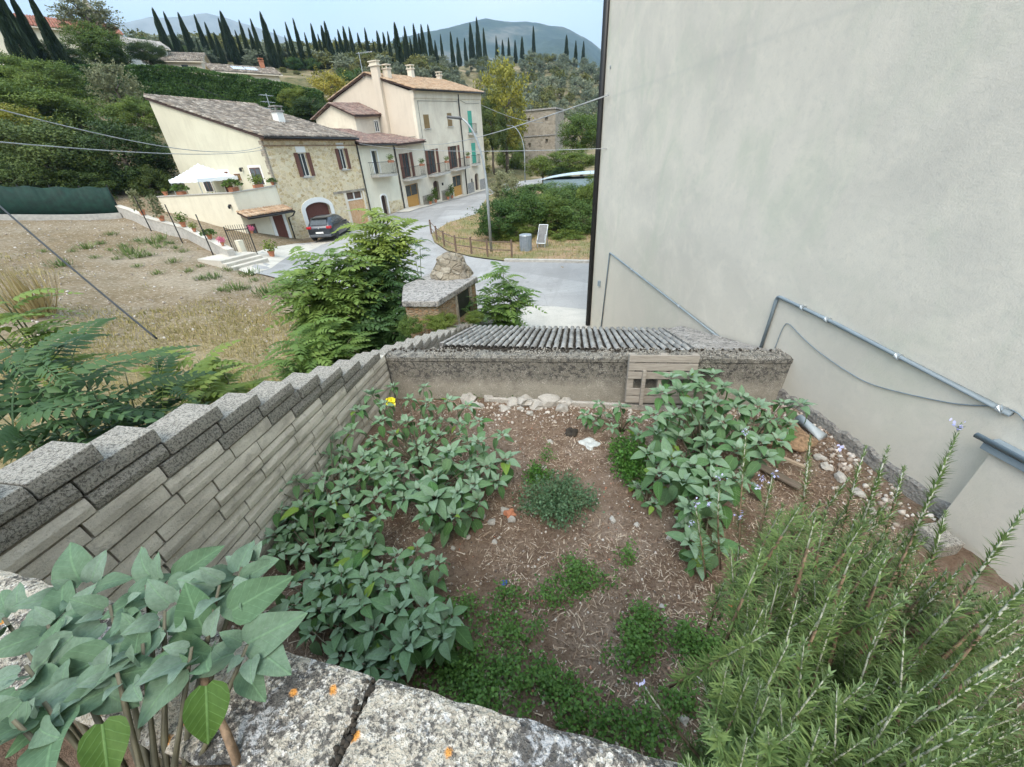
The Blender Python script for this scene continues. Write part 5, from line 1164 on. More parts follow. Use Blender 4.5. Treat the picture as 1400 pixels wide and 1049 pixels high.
# cypress crown: unit height 1 (base 0..1), radius ~1 horizontally
def cypress_mesh(seed):
    rng=np.random.default_rng(seed); n=5200; c=Cloud(); z=rng.random(n)**.9; a=rng.random(n)*6.283
    prof=lambda z: np.where(z<.10,.45+z*5.0,np.clip((1-z)/.90,0,1)**.55)*.95*(1 if seed%2 else .9)
    lob=1+.38*np.array([mnoise.noise((math.cos(q)*1.9,math.sin(q)*1.9,zz*9+seed*5)) for q,zz in zip(a,z)])
    r=prof(z)*lob*(.72+.28*rng.random(n)); P=np.stack([np.cos(a)*r,np.sin(a)*r,z],1)
    ax=np.stack([np.cos(a)*.35,np.sin(a)*.35,np.full(n,1.)],1)+unit(n,rng)*.25; nr=np.stack([np.cos(a),np.sin(a),np.full(n,.3)],1)+unit(n,rng)*.4
    # spray size given in metres-ish for a 12 m tree with 1 m radius
    c.put(LEAF4,P,frames(ax*np.array([1,1,.1]),nr),np.stack([np.full(n,.20),.055+.05*rng.random(n),np.full(n,.1)],1)*np.array([1.1,1,1]),rng.random(n))
    return c.mesh('crown',LM['cypress'])
CYP=[cypress_mesh(i) for i in range(4)]
CT=MB().tube([(0,0,-.06),(0,0,.2)],[.16,.12],7)
ctm=bpy.data.meshes.new('trunk'); ctm.from_pydata(CT.v,[],CT.f); ctm.materials.append(MT['bark'])
def cypress(px, ytop, ybase, dist, label, group, wid=None, fixed=False):
    d0=ray(px,ybase); d0=d0/math.hypot(d0[0],d0[1]); rs=np.arange(max(55,dist*.8),min(400,dist*1.8),2.0); el=np.array([terr(d0[0]*r_,d0[1]*r_)/r_ for r_ in rs])
    k=np.argmax(el>=d0[2]) if (el>=d0[2]).any() else int(np.argmax(el)); dist=dist if fixed else float(rs[k]); b=d0*dist; b[2]=terr(b[0],b[1])
    t=at_d(px,ytop,dist); gz=b[2]; h=max(3,t[2]-b[2]); e=empty('cypress_tree',(b[0],b[1],b[2]),0,label,'tree',group)
    o=link('crown',random.choice(CYP),e); h*=random.uniform(.94,1.05); w_=wid or h*.112*random.uniform(.75,1.2); o.scale=(w_,w_,h); o.rotation_euler=(random.uniform(-.02,.02),random.uniform(-.02,.02),random.uniform(0,6.28)); link('trunk',ctm,e).scale=(w_,w_,h)
    return e
# row along the ridge: (x of foot, top y, foot y, distance)  -- x at mid height
row=[(236,22,84,110),(250,26,84,113),(269,27,86,112),(289,25,86,114),(300,36,88,118),(327,18,92,112),(318,30,86,117),(346,36,92,114),(363,33,93,114),(378,20,95,112),(389,44,94,118),(408,32,96,114),(418,30,96,116),(429,46,97,120),(438,34,92,116),(452,38,92,118),(458,36,94,120),(473,43,92,120),(480,40,92,121),(488,42,94,121),(507,42,90,123),(523,43,88,125),(537,46,92,124),(549,36,92,126),(560,37,90,127),(566,52,90,128),(572,37,90,129),(583,35,90,130),(592,39,88,131),(598,58,90,132),(620,44,86,136),(637,54,80,142),(646,35,82,150),(656,31,86,148),(688,57,80,165),(696,53,80,170),(705,58,81,172),(714,51,78,176),(730,38,84,170),(774,51,88,180),(787,58,86,188),(797,59,86,190)]
rr=random.Random(6)
for px in (258,281,308,337,355,400,444,466,497,515,530,543,556,577,606,628,664,680): row.append((px,rr.uniform(40,58),92-(px-258)*.02,118+(px-258)*.07))
row.sort()
for i,(px,yt,yb,d) in enumerate(row):
    cypress(px,yt,yb,d,f'slender dark cypress on the ridge, {ordn(i+1)} from the left in the long row','cypresses in a row along the ridge',wid=None)
for i,(px,yt,yb,d) in enumerate([(38,-22,84,76),(60,10,86,77),(88,14,88,76)]):
    cypress(px,yt,yb,d,['tall dark cypress leaning at the top left corner beside the red-roofed villa','slightly shorter dark cypress just right of the tall one by the villa','dark cypress standing apart to the right of the villa front'][i],'cypresses in front of the villa',fixed=True)
# slope trees on the left (broadleaf mass)
big=[('dark0',60,215,190,150,46,'big dark bushy tree filling the left edge above the green screen'),('dark1',165,215,150,120,45,'dense dark tree left of the cream side wall of the stone house'),('dark2',15,250,120,90,43,'low dark tree at the left edge over the green screen'),('dark0',120,255,130,70,44,'low spreading dark tree behind the green screen'),
 ('dark1',205,255,70,70,43,'dark shrub tucked against the corner of the stone house'),('mid0',30,150,150,90,56,'mid-green tree on the slope at the far left'),('mid1',100,160,110,80,58,'mid-green rounded tree halfway up the left slope'),('yellow0',20,180,110,70,52,'yellowish tree at the left edge of the slope'),('grey0',160,125,70,75,60,'feathery grey-green tree in front of the clipped hedge'),('mid2',190,160,80,60,54,'bright green tree above the stone house roof corner'),('mid0',60,110,110,60,66,'leafy tree below the villa garden'),('mid1',130,60,80,70,84,'loose light green tree beside the bell tower'),('grey1',118,22,75,50,86,'thin airy tree with open crown in front of the bell tower'),('dark2',200,72,60,34,96,'dark round tree left of the first row cypress'),('dark1',150,78,60,40,84,'dark bush at the left end of the hedge'),('dark2',80,75,70,40,78,'dark bush under the villa'),('mid2',10,95,80,50,70,'green tree at the far left above the slope'),
 ('yellow1',452,128,70,60,72,'golden yellow-green bush above the cream house roofs'),('dark0',425,150,70,45,66,'dark bush behind the stone house chimney'),('mid2',405,135,50,40,68,'green bush behind the stone house antenna'),('hedgeb0',480,115,70,40,84,'dark green bush right of the golden bush'),
 ('yellow0',690,150,88,120,78,'tall yellow-green tree right of the tall ivory house'),('dark1',672,175,60,90,74,'dark shaded tree close behind the tall ivory house'),('mid0',700,212,56,66,88,'mid-green tree behind the second street lamp'),('mid1',798,180,80,70,70,'bright green tree beside the tall rendered wall'),('mid2',775,222,90,44,56,'green bush mass over the pale blue roof'),('mid0',742,228,54,36,58,'small green tree left of the pale blue roof'),('scrub0',655,205,40,40,64,'dull bush at the foot of the tall ivory house')]
for key,px,py,w_,h_,d,lab in big: tpx('broadleaf_tree',px,py,w_,h_,d,key,lab,group=None)
# island shrubbery
isl=[('hedgeb0',715,285,90,70,27.5,'dark leafy shrub behind the litter bin'),('hedgeb1',680,300,80,75,26,'dark shrub at the left end of the island by the lamp post'),('mid0',745,290,90,60,28.5,'bright green shrub behind the tilted board'),('hedgeb0',790,300,90,70,28,'dark green shrub beside the tall rendered wall'),('mid1',770,272,100,44,32,'yellowish green shrub in the middle of the island'),('hedgeb1',745,262,110,34,36,'broad dark shrub at the back of the island'),('hedgeb0',795,268,80,36,34,'deep green shrub next to the pale blue roof'),('grey0',690,262,50,60,33,'thin pale shrub rising above the island behind the lamp post'),('mid2',820,270,70,80,30,'tall green shrub half hidden by the rendered wall'),('mid2',705,318,60,34,26,'low green shrub just left of the litter bin'),('mid0',775,325,80,30,26.5,'low bright shrub right of the tilted board')]
for key,px,py,w_,h_,d,lab in isl: tpx('island_shrub',px,py,w_,h_,d,key,lab,cat='shrub',group='shrubs on the traffic island')
# olive terraces on the hillside and scrub
rng=random.Random(12); placed=[]; no=0; ns=0
def okp(px,py,sp):
    for a,b_ in placed:
        if abs(a-px)<sp and abs(b_-py)<sp*.5: return False
    return True
tries=0
while no<215 and tries<9000:
    tries+=1; px=rng.uniform(470,835); lo=58+max(0,(px-560))*.11; py=rng.uniform(lo,190)
    if px<660 and (py>108 or py<97): continue
    if px>=660 and py<84: continue
    if not okp(px,py,9+ (py-60)*.05): continue
    placed.append((px,py)); p=hit(px,py); d=math.hypot(p[0],p[1])
    if d>430 or d<70: continue
    r=rng.uniform(1.7,2.9) if px>640 else rng.uniform(.9,1.5); key=f'olive{rng.randrange(4)}'
    if rng.random()<.22: key=f'scrub{rng.randrange(3)}'
    k=key.startswith('olive')
    tree('olive_tree' if k else 'hillside_bush',(p[0],p[1],p[2]+r*.95),r,r*rng.uniform(.8,1.05),key,'round grey-green olive tree on the terraced hillside' if k else 'dull green bush among the olive trees on the hillside','tree' if k else 'bush','olive trees on the hillside' if k else 'bushes on the hillside'); no+=1
tries=0
while ns<60 and tries<4000:
    tries+=1; px=rng.uniform(180,830); py=rng.uniform(50,76) if px<600 else rng.uniform(56,90)
    p=hit(px,py); d=math.hypot(p[0],p[1])
    if d>440 or d<124 or not okp(px,py,6): continue
    placed.append((px,py)); r=rng.uniform(1.3,2.5); key=rng.choice(['scrub0','scrub1','scrub2','olive0','olive2','scrub0','scrub1'])
    tree('hillside_bush',(p[0],p[1],p[2]+r*.7),r*1.15,r*.85,key,'rounded bush on the upper ridge among the cypresses','bush','bushes on the upper ridge',trunk=False); ns+=1
for key,px,py,w_,h_,d,lab in [('dark0',695,240,34,18,84,'low dark bush at the foot of the tree by the far lamp'),('dark2',765,236,50,20,54,'low dark bush along the back of the pale blue roof'),('scrub1',660,232,24,20,72,'small dull bush beside the far corner of the tall house')]: tpx('roadside_bush',px,py,w_,h_,d,key,lab,cat='bush',trunk=False)
rng2=random.Random(44); k=0; tries=0
while k<60 and tries<3000:
    tries+=1; px=rng2.uniform(215,600); py=rng2.uniform(94,116)
    p=hit(px,py); d=math.hypot(p[0],p[1])
    if not 84<d<135: continue
    r=rng2.uniform(.45,.85); tree('low_bush',(p[0],p[1],p[2]+r*.5),r*1.25,r*.8,rng2.choice(['scrub0','scrub1','scrub2','hedgeb0','olive1']),'low bush on the dry bank at the feet of the cypress row','bush','low bushes at the feet of the cypresses',trunk=False); k+=1
for k in range(150):
    az=math.radians(rng2.uniform(-46,-14)); d=rng2.uniform(128,176); x,y=d*math.sin(az),d*math.cos(az); r=rng2.uniform(1.3,2.7)
    tree('hillside_bush',(x,y,terr(x,y)+r*.6),r*1.15,r*.85,rng2.choice(['scrub0','scrub1','scrub2','olive0','olive2','olive3','hedgeb1']),'rounded bush on the upper ridge among the cypresses','bush','bushes on the upper ridge',trunk=False)
# clipped hedge along the top of the bank
def hedge(name,pix,dist,h,label,w_=1.6):
    pts=[at_d(px,py,d) for (px,py),d in zip(pix,dist)]; c=Cloud(); rg=np.random.default_rng(3); o=pts[0].copy(); o[2]=terr(o[0],o[1])
    for a,b_ in zip(pts,pts[1:]):
        L=np.linalg.norm((b_-a)[:2]); n=int(L*1500); f=rg.random(n); base=a+(b_-a)*f[:,None]; dr=(b_-a)[:2]/L; nn=np.array([dr[1],-dr[0]])
        top=base[:,2]+np.array([.25*mnoise.noise((q[0]*.5,q[1]*.5,3)) for q in base]); gz=np.maximum(np.array([terr(q[0],q[1]) for q in base]),top-4.2); 
        u=rg.random(n); side=rg.choice([0,1,2],n,p=[.62,.30,.08]); off=np.where(side==0,w_/2,np.where(side==1,rg.uniform(-w_/2,w_/2,n),-w_/2)); z=np.where(side==1,top,gz+(top-gz)*u)
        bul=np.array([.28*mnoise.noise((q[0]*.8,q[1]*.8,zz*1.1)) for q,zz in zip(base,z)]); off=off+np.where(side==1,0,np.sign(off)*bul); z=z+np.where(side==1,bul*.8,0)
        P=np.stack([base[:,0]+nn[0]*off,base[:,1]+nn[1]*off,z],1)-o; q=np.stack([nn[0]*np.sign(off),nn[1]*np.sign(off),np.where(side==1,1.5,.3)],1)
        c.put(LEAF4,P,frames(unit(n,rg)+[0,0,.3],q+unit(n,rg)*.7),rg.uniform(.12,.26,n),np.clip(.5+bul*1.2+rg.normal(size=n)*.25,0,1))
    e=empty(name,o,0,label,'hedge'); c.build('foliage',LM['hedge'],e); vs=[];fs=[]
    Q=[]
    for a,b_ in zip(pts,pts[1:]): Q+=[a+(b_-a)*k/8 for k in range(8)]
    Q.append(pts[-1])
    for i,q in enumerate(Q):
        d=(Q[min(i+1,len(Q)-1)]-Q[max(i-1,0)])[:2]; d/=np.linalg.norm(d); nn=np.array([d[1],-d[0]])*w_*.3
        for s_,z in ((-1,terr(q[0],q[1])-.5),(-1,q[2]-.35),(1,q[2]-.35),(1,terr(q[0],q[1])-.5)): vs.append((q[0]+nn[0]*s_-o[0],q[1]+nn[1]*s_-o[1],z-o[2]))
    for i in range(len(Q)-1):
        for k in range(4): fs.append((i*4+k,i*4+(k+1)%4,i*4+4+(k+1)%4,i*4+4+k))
    MB().add(vs,fs).build('solid_core',MT['hedgecore'],e)  # solid core added behind the leaves, its dark colour paints the shade within
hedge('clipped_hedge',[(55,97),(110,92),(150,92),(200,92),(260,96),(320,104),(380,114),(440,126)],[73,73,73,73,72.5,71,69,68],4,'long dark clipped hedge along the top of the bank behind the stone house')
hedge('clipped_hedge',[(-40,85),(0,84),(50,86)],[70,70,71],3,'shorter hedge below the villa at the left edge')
# ------------------------------------------------------------------ garden wall, pots, gate and fence by the stone house
def garden_wall():
    pix=[(168,296),(188,303),(212,314),(237,321),(262,328),(285,340),(303,349),(322,360)]
    P=[hit(*p) for p in pix]; b=P[0].copy(); root=empty('garden_wall',b,0,'low grey garden wall with white coping curving down along the edge of the field','wall')
    def rib(name,mat,w_,h0,h1,par):
        vs=[];fs=[];pts=[]
        for a,c in zip(P,P[1:]):
            for k in range(6): pts.append(a+(c-a)*k/6)
        pts.append(P[-1])
        for i,p in enumerate(pts):
            d=pts[min(i+1,len(pts)-1)]-pts[max(i-1,0)]; n=np.array([-d[1],d[0],0]); n/=np.linalg.norm(n)
            for s,h in ((-.5,h0),(-.5,h1),(.5,h1),(.5,h0)): q=p+n*s*w_-b; vs.append((q[0],q[1],q[2]+h))
        m=len(pts)
        for i in range(m-1):
            for k in range(4): fs.append((i*4+k,i*4+(k+1)%4,i*4+4+(k+1)%4,i*4+4+k))
        fs+=[(0,1,2,3),(m*4-1,m*4-2,m*4-3,m*4-4)]; MB().add(vs,[f[::-1] for f in fs]).build(name,mat,par)
    rib('wall_body',MT['kerb'],.28,-.6,.62,root); rib('coping',MT['paving'],.34,.621,.67,root)
    for px,py,h in ((207,316,1.9),(250,333,2.0),(292,350,2.0)):
        q=hit(px,py)-b; m=MB(); m.tube([(q[0],q[1],q[2]-.2),(q[0],q[1],q[2]+h)],.03,6); m.build('fence_post',MT['black'],root)
    return P
GW=garden_wall()
POTF=Cloud(); 
def plant_mesh(key,seed,kind):
    rng=np.random.default_rng(seed); c=Cloud(); n=260
    if kind=='bushy': q=unit(n,rng); P=q*(.2+.8*rng.random((n,1)))*np.array([.3,.3,.25])+[0,0,.28]; c.put(LEAF4,P,frames(unit(n,rng)+q,q+[0,0,.6]),rng.uniform(.05,.10,n),rng.random(n))
    elif kind=='tall': z=rng.random(n); a=rng.random(n)*6.28; r=.05+.25*rng.random(n)*(1-.3*z); P=np.stack([np.cos(a)*r,np.sin(a)*r,.1+z*.85],1); c.put(LEAF4,P,frames(unit(n,rng)+[0,0,.3],unit(n,rng)+[0,0,.5]),rng.uniform(.07,.14,n),rng.random(n))
    else:
        q=unit(n,rng); q[:,2]=np.abs(q[:,2])*.8-.3; P=q*np.array([.35,.35,.3])*(.4+.6*rng.random((n,1)))+[0,0,.15]; c.put(LEAF4,P,frames(q+unit(n,rng)*.5,unit(n,rng)+[0,0,.4]),rng.uniform(.06,.12,n),rng.random(n))
    return c.mesh('foliage',LM[key])
LM['flowerpink']=leafmat('pink_flowers',(.45,.06,.12),(.6,.2,.25),.2)
PM=[plant_mesh('mid',1,'bushy'),plant_mesh('grey',2,'tall'),plant_mesh('mid',3,'tall'),plant_mesh('hedge',4,'trail'),plant_mesh('flowerpink',5,'bushy')]
pm_=MB().lathe([(.0,0),(.11,0),(.16,.24),(.18,.24),(.18,.29),(.15,.29),(.14,.25),(0,.25)],(0,0,0),16); potm=bpy.data.meshes.new('pot'); potm.from_pydata(pm_.v,[],pm_.f); potm.materials.append(MT['terracotta'])
boxm_=MB().box(-.35,.35,-.11,.11,0,.2); boxm=bpy.data.meshes.new('pot'); boxm.from_pydata(boxm_.v,[],boxm_.f); boxm.materials.append(MT['terracotta'])
def potted(loc,s,pi,label,group=None,trough=False,rz=0,fs=1):
    e=empty('potted_plant',loc,rz,label,'potted plant',group); link('pot',boxm if trough else potm,e).scale=(s,s,s); f=link('foliage',PM[pi],e); f.location=(0,0,.2*s); f.scale=(s*fs*(1.9 if trough else 1.25),s*fs*1.25,s*fs*1.25); return e
def gwp(i,f,lift=.69): p=GW[i]+(GW[i+1]-GW[i])*f; return (p[0],p[1],p[2]+lift)
potted(gwp(1,.7),.95,1,'tall pale shrub in the first terracotta pot from the left on the garden wall','pots on the garden wall'); potted(gwp(2,.75),.95,1,'leggy plant in the second terracotta pot from the left on the garden wall','pots on the garden wall'); potted(gwp(3,.9),.9,0,'wide green plant in the third terracotta pot from the left on the garden wall','pots on the garden wall'); potted(gwp(4,.55),.6,0,'tiny terracotta pot right of the three big pots on the garden wall'); potted(gwp(5,.6),.8,3,'drooping plant in a pot near the iron gate'); potted(gwp(6,.55),.5,4,'pink flowering plant in a pot at the end of the garden wall')
def tp(t,w_,z): return H(t,w_,z)
potted(tp(-3.02,7.0,-1.36),.9,0,'orange pot at the far left end of the terrace parapet',None,False,0,.5); potted(tp(-3.02,5.2,-1.32),1.0,3,'trailing plant in a trough on the left terrace parapet',None,True,HANG+1.57); potted(tp(-2.6,3.0,-2.1),1.0,0,'dark leafy plant standing behind the terrace parapet under the gazebo'); potted(tp(-2.7,.35,-1.2),1.1,3,'long trough of green plants at the corner of the terrace parapet',None,True,HANG+.5); potted(tp(-1.2,.1,-1.12),.9,0,'round green plant in a pot on the front terrace parapet',None,True,HANG); potted(tp(-.12,.1,-1.06),.7,3,'small trailing plant where the terrace parapet meets the stone corner')
_p=hit(373,352); potted((_p[0],_p[1],_p[2]+.05),1.0,0,'cactus-like plant in a terracotta pot on the paving below the porch door')
_p=hit(352,338); potted((_p[0],_p[1],_p[2]+.75),.5,4,'red flowering pot on the low pillar beside the porch window')
potted(H(16.9,-.45,-4.15),1.0,0,'plant in a pale tub left of the first brown front door','tubs on the pavement'); potted(H(17.9,-.45,-4.1),1.0,2,'taller plant in a tub just left of the first brown front door','tubs on the pavement'); potted(H(20.4,-.45,-4.05),1.0,0,'green tub right of the first brown front door','tubs on the pavement'); potted(H(21.3,-.45,-4.02),1.0,2,'green tub beside the second ochre garage door','tubs on the pavement')
for t,lab in ((11.3,'flower box on the railing of the small cream house balcony'),(15.9,'brown flower box on the leftmost balcony of the tall house'),(20.5,'flower box on the middle balcony of the tall house'),(25.2,'flower box on the right balcony beside the black downpipe')):
    z={11.3:-.18,15.9:-.62,20.5:-.52,25.2:-.22}[t]; potted(H(t,-.78,z),.9,0,lab,'flower boxes on the balconies',True,HANG,.8)
def gate():
    p=hit(322,352); root=empty('iron_gate',(p[0],p[1],p[2]),math.radians(20),'black iron gate standing half open between garden wall and porch','gate')
    m=MB(); m.box(0,.04,-.02,.02,.05,1.5); m.box(1.06,1.10,-.02,.02,.05,1.5); m.box(.04,1.06,-.015,.015,.1,.14); m.box(.04,1.06,-.015,.015,1.3,1.34); m.build('gate_frame',MT['black'],root)
    m=MB()
    for k in range(9): m.tube([(.12+k*.105,0,.14),(.12+k*.105,0,1.55)],.012,5)
    m.build('gate_bars',MT['black'],root)
    p2=hit(335,352); m=MB(); m.box(-.14,.14,-.14,.14,-.3,.85); o=m.build('gate_pillar',MT['cream2'],bevel=.01); o.location=(p2[0],p2[1],p2[2]); o.rotation_euler=(0,0,HANG); tag(o,'low cream pillar beside the iron gate','pillar')
gate()
def steps():
    p=hit(352,352); root=empty('garden_steps',(p[0],p[1],p[2]),HANG,'pale stone steps leading down from the gate to the forecourt','steps')
    for k in range(3): MB().box(-2.2+.0*k,-.35+.0*k,-1.3+.35*k,-.955+.35*k if k<2 else 1.2,-.5,.10+.13*k).build('step',MT['paving'],root,bevel=.01)
steps()
def screen():
    L=hit(-40,300); Rr=hit(168,297); L[2]=terr(L[0],L[1]); b=L.copy(); root=empty('green_screen_fence',b,0,'dark green windbreak screen fence below the trees at the left','fence')
    g=flat('green_netting',(.004,.030,.020),.8,var=.45,scale=3); n=60; vs=[];fs=[]
    d=Rr-L; ln=np.linalg.norm(d[:2]); nn=np.array([-d[1],d[0]])/ln
    for i in range(n+1):
        f=i/n; p=L+d*f; z=terr(p[0],p[1]); k=.02*math.sin(f*140)+.04*mnoise.noise((f*20,0,1)); top=1.75+.05*math.sin(f*31)
        for h in (.02,.9,top): vs.append((p[0]-b[0]+nn[0]*k*(h>.1),p[1]-b[1]+nn[1]*k*(h>.1),z-b[2]+h))
    fs=[(i*3+j,(i+1)*3+j,(i+1)*3+j+1,i*3+j+1) for i in range(n) for j in range(2)]; o=MB().add(vs,fs).build('netting',g,root,smooth=True); o.modifiers.new('t','SOLIDIFY').thickness=.01
    for i in range(6):
        p=L+d*i/5; z=terr(p[0],p[1]); q=p-b; MB().tube([(q[0]+nn[0]*.1,q[1]+nn[1]*.1,z-b[2]-.3),(q[0]+nn[0]*.1,q[1]+nn[1]*.1,z-b[2]+1.85)],.035,6).build('post',MT['black'],root)
    m=MB(); 
    for i in range(30):
        p=L+d*i/30;q=L+d*(i+1)/30; a=p-b;c=q-b; m.add([(a[0]+s*nn[0]*-.2+(0),a[1]-s*nn[1]*.2,terr(p[0],p[1])-b[2]+h) for s,h in ((1.6,-.3),(1.6,.28),(.6,.28),(.6,-.3))]+[(c[0]-s*nn[0]*.2,c[1]-s*nn[1]*.2,terr(q[0],q[1])-b[2]+h) for s,h in ((1.6,-.3),(1.6,.28),(.6,.28),(.6,-.3))],[(0,1,5,4),(1,2,6,5),(2,3,7,6),(0,3,2,1),(4,5,6,7)])
    m.build('kerb_wall',MT['kerb'],root)
screen()
# ------------------------------------------------------------------ villa, tower and roofs on the hill
def simple_house(name,label,c,rz,lx,ly,h,rh,wallm,roofm,wins,cat='house',over=.5,pitch=.3):
    r=empty(name,c,rz,label,cat)
    m=MB(); m.box(-lx/2,lx/2,-ly/2,ly/2,-4,h); m.extr([(-ly/2,h),(ly/2,h),(0,h+rh-.05)],0,-lx/2,lx/2); m.build('wall',wallm,r)
    L=math.hypot(ly/2+over,rh*(1+2*over/ly)); z0=h-rh*2*over/ly
    uy=np.array([0,(ly/2+over)/L,(h+rh-z0)/L]); c_=Cloud(); barrel(c_,(-lx/2-over,-ly/2-over,z0+.05),(1,0,0),uy,lx+2*over,L,pitch,.5,.03); uy2=uy*np.array([1,-1,1]); barrel(c_,(lx/2+over,ly/2+over,z0+.05),(-1,0,0),uy2,lx+2*over,L,pitch,.5,.03); rf=c_.build('roof',roofm,r)
    m=MB()
    for s in (-1,1): m.add([(-lx/2-over,s*(ly/2+over),z0),(lx/2+over,s*(ly/2+over),z0),(lx/2+over,0,h+rh),(-lx/2-over,0,h+rh),(-lx/2-over,s*(ly/2+over),z0-.12),(lx/2+over,s*(ly/2+over),z0-.12),(lx/2+over,0,h+rh-.12),(-lx/2-over,0,h+rh-.12)],[(0,1,2,3),(7,6,5,4),(0,4,5,1),(1,5,6,2),(3,7,4,0)])
    m.build('roof_boards',MT['ivory'],rf)
    for (x,z,w_,hh,mat) in wins:
        g=box(r,'window',MT[mat],x-w_/2,x+w_/2,-ly/2-.03,-ly/2-.002,z,z+hh); frame_bars(x-w_/2-.12,x+w_/2+.12,z-.12,z+hh+.12,-ly/2-.06,-ly/2-.031,.12,False).build('window_frame',MT['ivory'],g)
    return r,rf
_c=at_d(38,62,97); vr,vf=simple_house('villa','cream villa with red tiled roof at the top left corner',(_c[0],_c[1],_c[2]-5.2),math.radians(52),20,11,6.4,2.0,MT['cream2'],tilemat('villa_red_tiles',[(.28,.10,.065),(.36,.14,.09),(.42,.19,.13)],.1),[(-6,3.2,1.3,1.6,'glass'),(0,3.2,1.3,1.6,'glass'),(6,3.2,1.3,1.6,'glass'),(3,.2,1.4,2,'glass')])
def tower():
    p=at_d(136,44,150); root=empty('bell_tower',(p[0],p[1],p[2]-9),.4,'old stone bell tower with pointed spire far behind the trees','tower'); s=1.9
    m=MB(); wall_holes(m,-s,s,-6,8.5,-s,-s+.5,[(-.6,.6,5.2,7.6)]); m.box(-s,s,-s+.501,s,-6,8.5); m.build('shaft',MT['greystone'],root)
    m=MB(); m.box(-s-.2,s+.2,-s-.2,s+.2,8.501,8.9); m.build('cornice',MT['greystone'],root)
    m=MB(); q=s+.05; m.add([(-q,-q,8.901),(q,-q,8.901),(q,q,8.901),(-q,q,8.901),(0,0,15.5)],[(3,2,1,0),(0,1,4),(1,2,4),(2,3,4),(3,0,4)]); m.build('spire',MT['greystone'],root)
tower()
_c=at_d(332,99,88); r1,f1=simple_house('tiled_house','low house with a flat tan roof and two pale solar panels above the hedge',(_c[0],_c[1],_c[2]-3.6),math.radians(48),8.5,7,3.1,1.2,MT['ivory'],MT['oldtile'],[(-3,.8,1,1.2,'glass')])
for x in (-.9,.9):
    m=MB(); m.add([(x-.8,-2.9,3.55),(x+.8,-2.9,3.55),(x+.8,-1.0,4.16),(x-.8,-1.0,4.16)],[(0,1,2,3)]); o=m.build('solar_panel',flat('pale_panel',(.50,.56,.62),.2,var=.05),f1); o.modifiers.new('t','SOLIDIFY').thickness=.08
chimney(f1,2.9,-.8,3.8,5.0,.3,MT['terracotta'],'terracotta')
_c=at_d(238,82,104); simple_house('dark_roofed_house','small house with dark old roof between the first cypresses',(_c[0],_c[1],_c[2]-2.8),math.radians(30),9,7,2.2,1.5,MT['pinkish'],MT['oldtile'],[(2,.5,1,1.1,'glass')])
_c=at_d(187,72,104); simple_house('white_house','pale house half hidden by trees left of the first ridge cypress',(_c[0],_c[1],_c[2]-2.5),math.radians(60),7,6,3.0,1.2,MT['white_paint'],MT['greytile'],[(0,1,1,1.2,'glass')])
# grey stone houses up the lane
def ruin_house():
    p=hit(742,225); b=at_d(742,190,88); root=empty('stone_ruin',(b[0],b[1],terr(b[0],b[1])),math.radians(-14),'grey flat-topped stone house with small square openings up the lane','house')
    zb=-1; zt=at_d(742,152,88)[2]-root.location[2]
    m=MB(); wall_holes(m,-3.1,3.1,zb,zt,-2,-1.6,[(-2.3,-1.8,zt-1.6,zt-1.0),(1.1,1.7,zt-1.7,zt-1.1),(1.2,1.75,zt*.45,zt*.45+.7),(-2.2,-1.7,zt*.40,zt*.40+.7)]); m.box(-3.1,3.1,-1.599,3.5,zb,zt-.1); m.build('wall',MT['greystone'],root)
    m=MB(); m.box(-3.3,3.3,-2.2,3.6,zt+.001,zt+.25); m.box(-3.2,3.2,-2.12,-2.001,zt*.58,zt*.58+.18); m.build('cornice',MT['slab'],root)
    b=at_d(777,178,105); r2=empty('stone_hut',(b[0],b[1],b[2]-2),0,'small broken stone hut behind the trees up the lane','hut')
    m=MB(); wall_holes(m,-2,2,-3,2.6,-1.5,-1.1,[(-.5,.4,.3,1.3)]); m.box(-2,2,-1.099,2,-3,2.0); m.build('wall',MT['greystone'],r2); m=MB(); m.extr([(-2,2.601),(2,2.601),(1.2,3.2),(-.4,4.2),(-1.5,3.3)],1,-1.5,-1.1); m.build('broken_gable',MT['greystone'],r2)
ruin_house()
def blue_roof():
    p=at_d(786,237,46); root=empty('pale_blue_shed',(p[0],p[1],terr(p[0],p[1])),math.radians(-8),'shed with pale blue-grey curved roof behind the island shrubs','shed'); h=p[2]-root.location[2]
    bl=flat('pale_blue_sheet',(.52,.62,.68),.35,var=.08); gb=flat('blue_grey_side',(.20,.28,.32),.6,var=.15)
    m=MB(); n=14; poly=[(-3.2+9.4*k/n, h-.62+.66*math.sin(math.pi*(k+2)/(n+4))**.8) for k in range(n+1)]; poly2=[(x,z-.08) for x,z in poly]
    m.extr(poly+poly2[::-1],1,-1.8,3.2); m.build('curved_roof',bl,root); m=MB(); m.box(-3.0,6.0,-1.6,3,-.5,h-.45); m.build('wall',gb,root)
blue_roof()
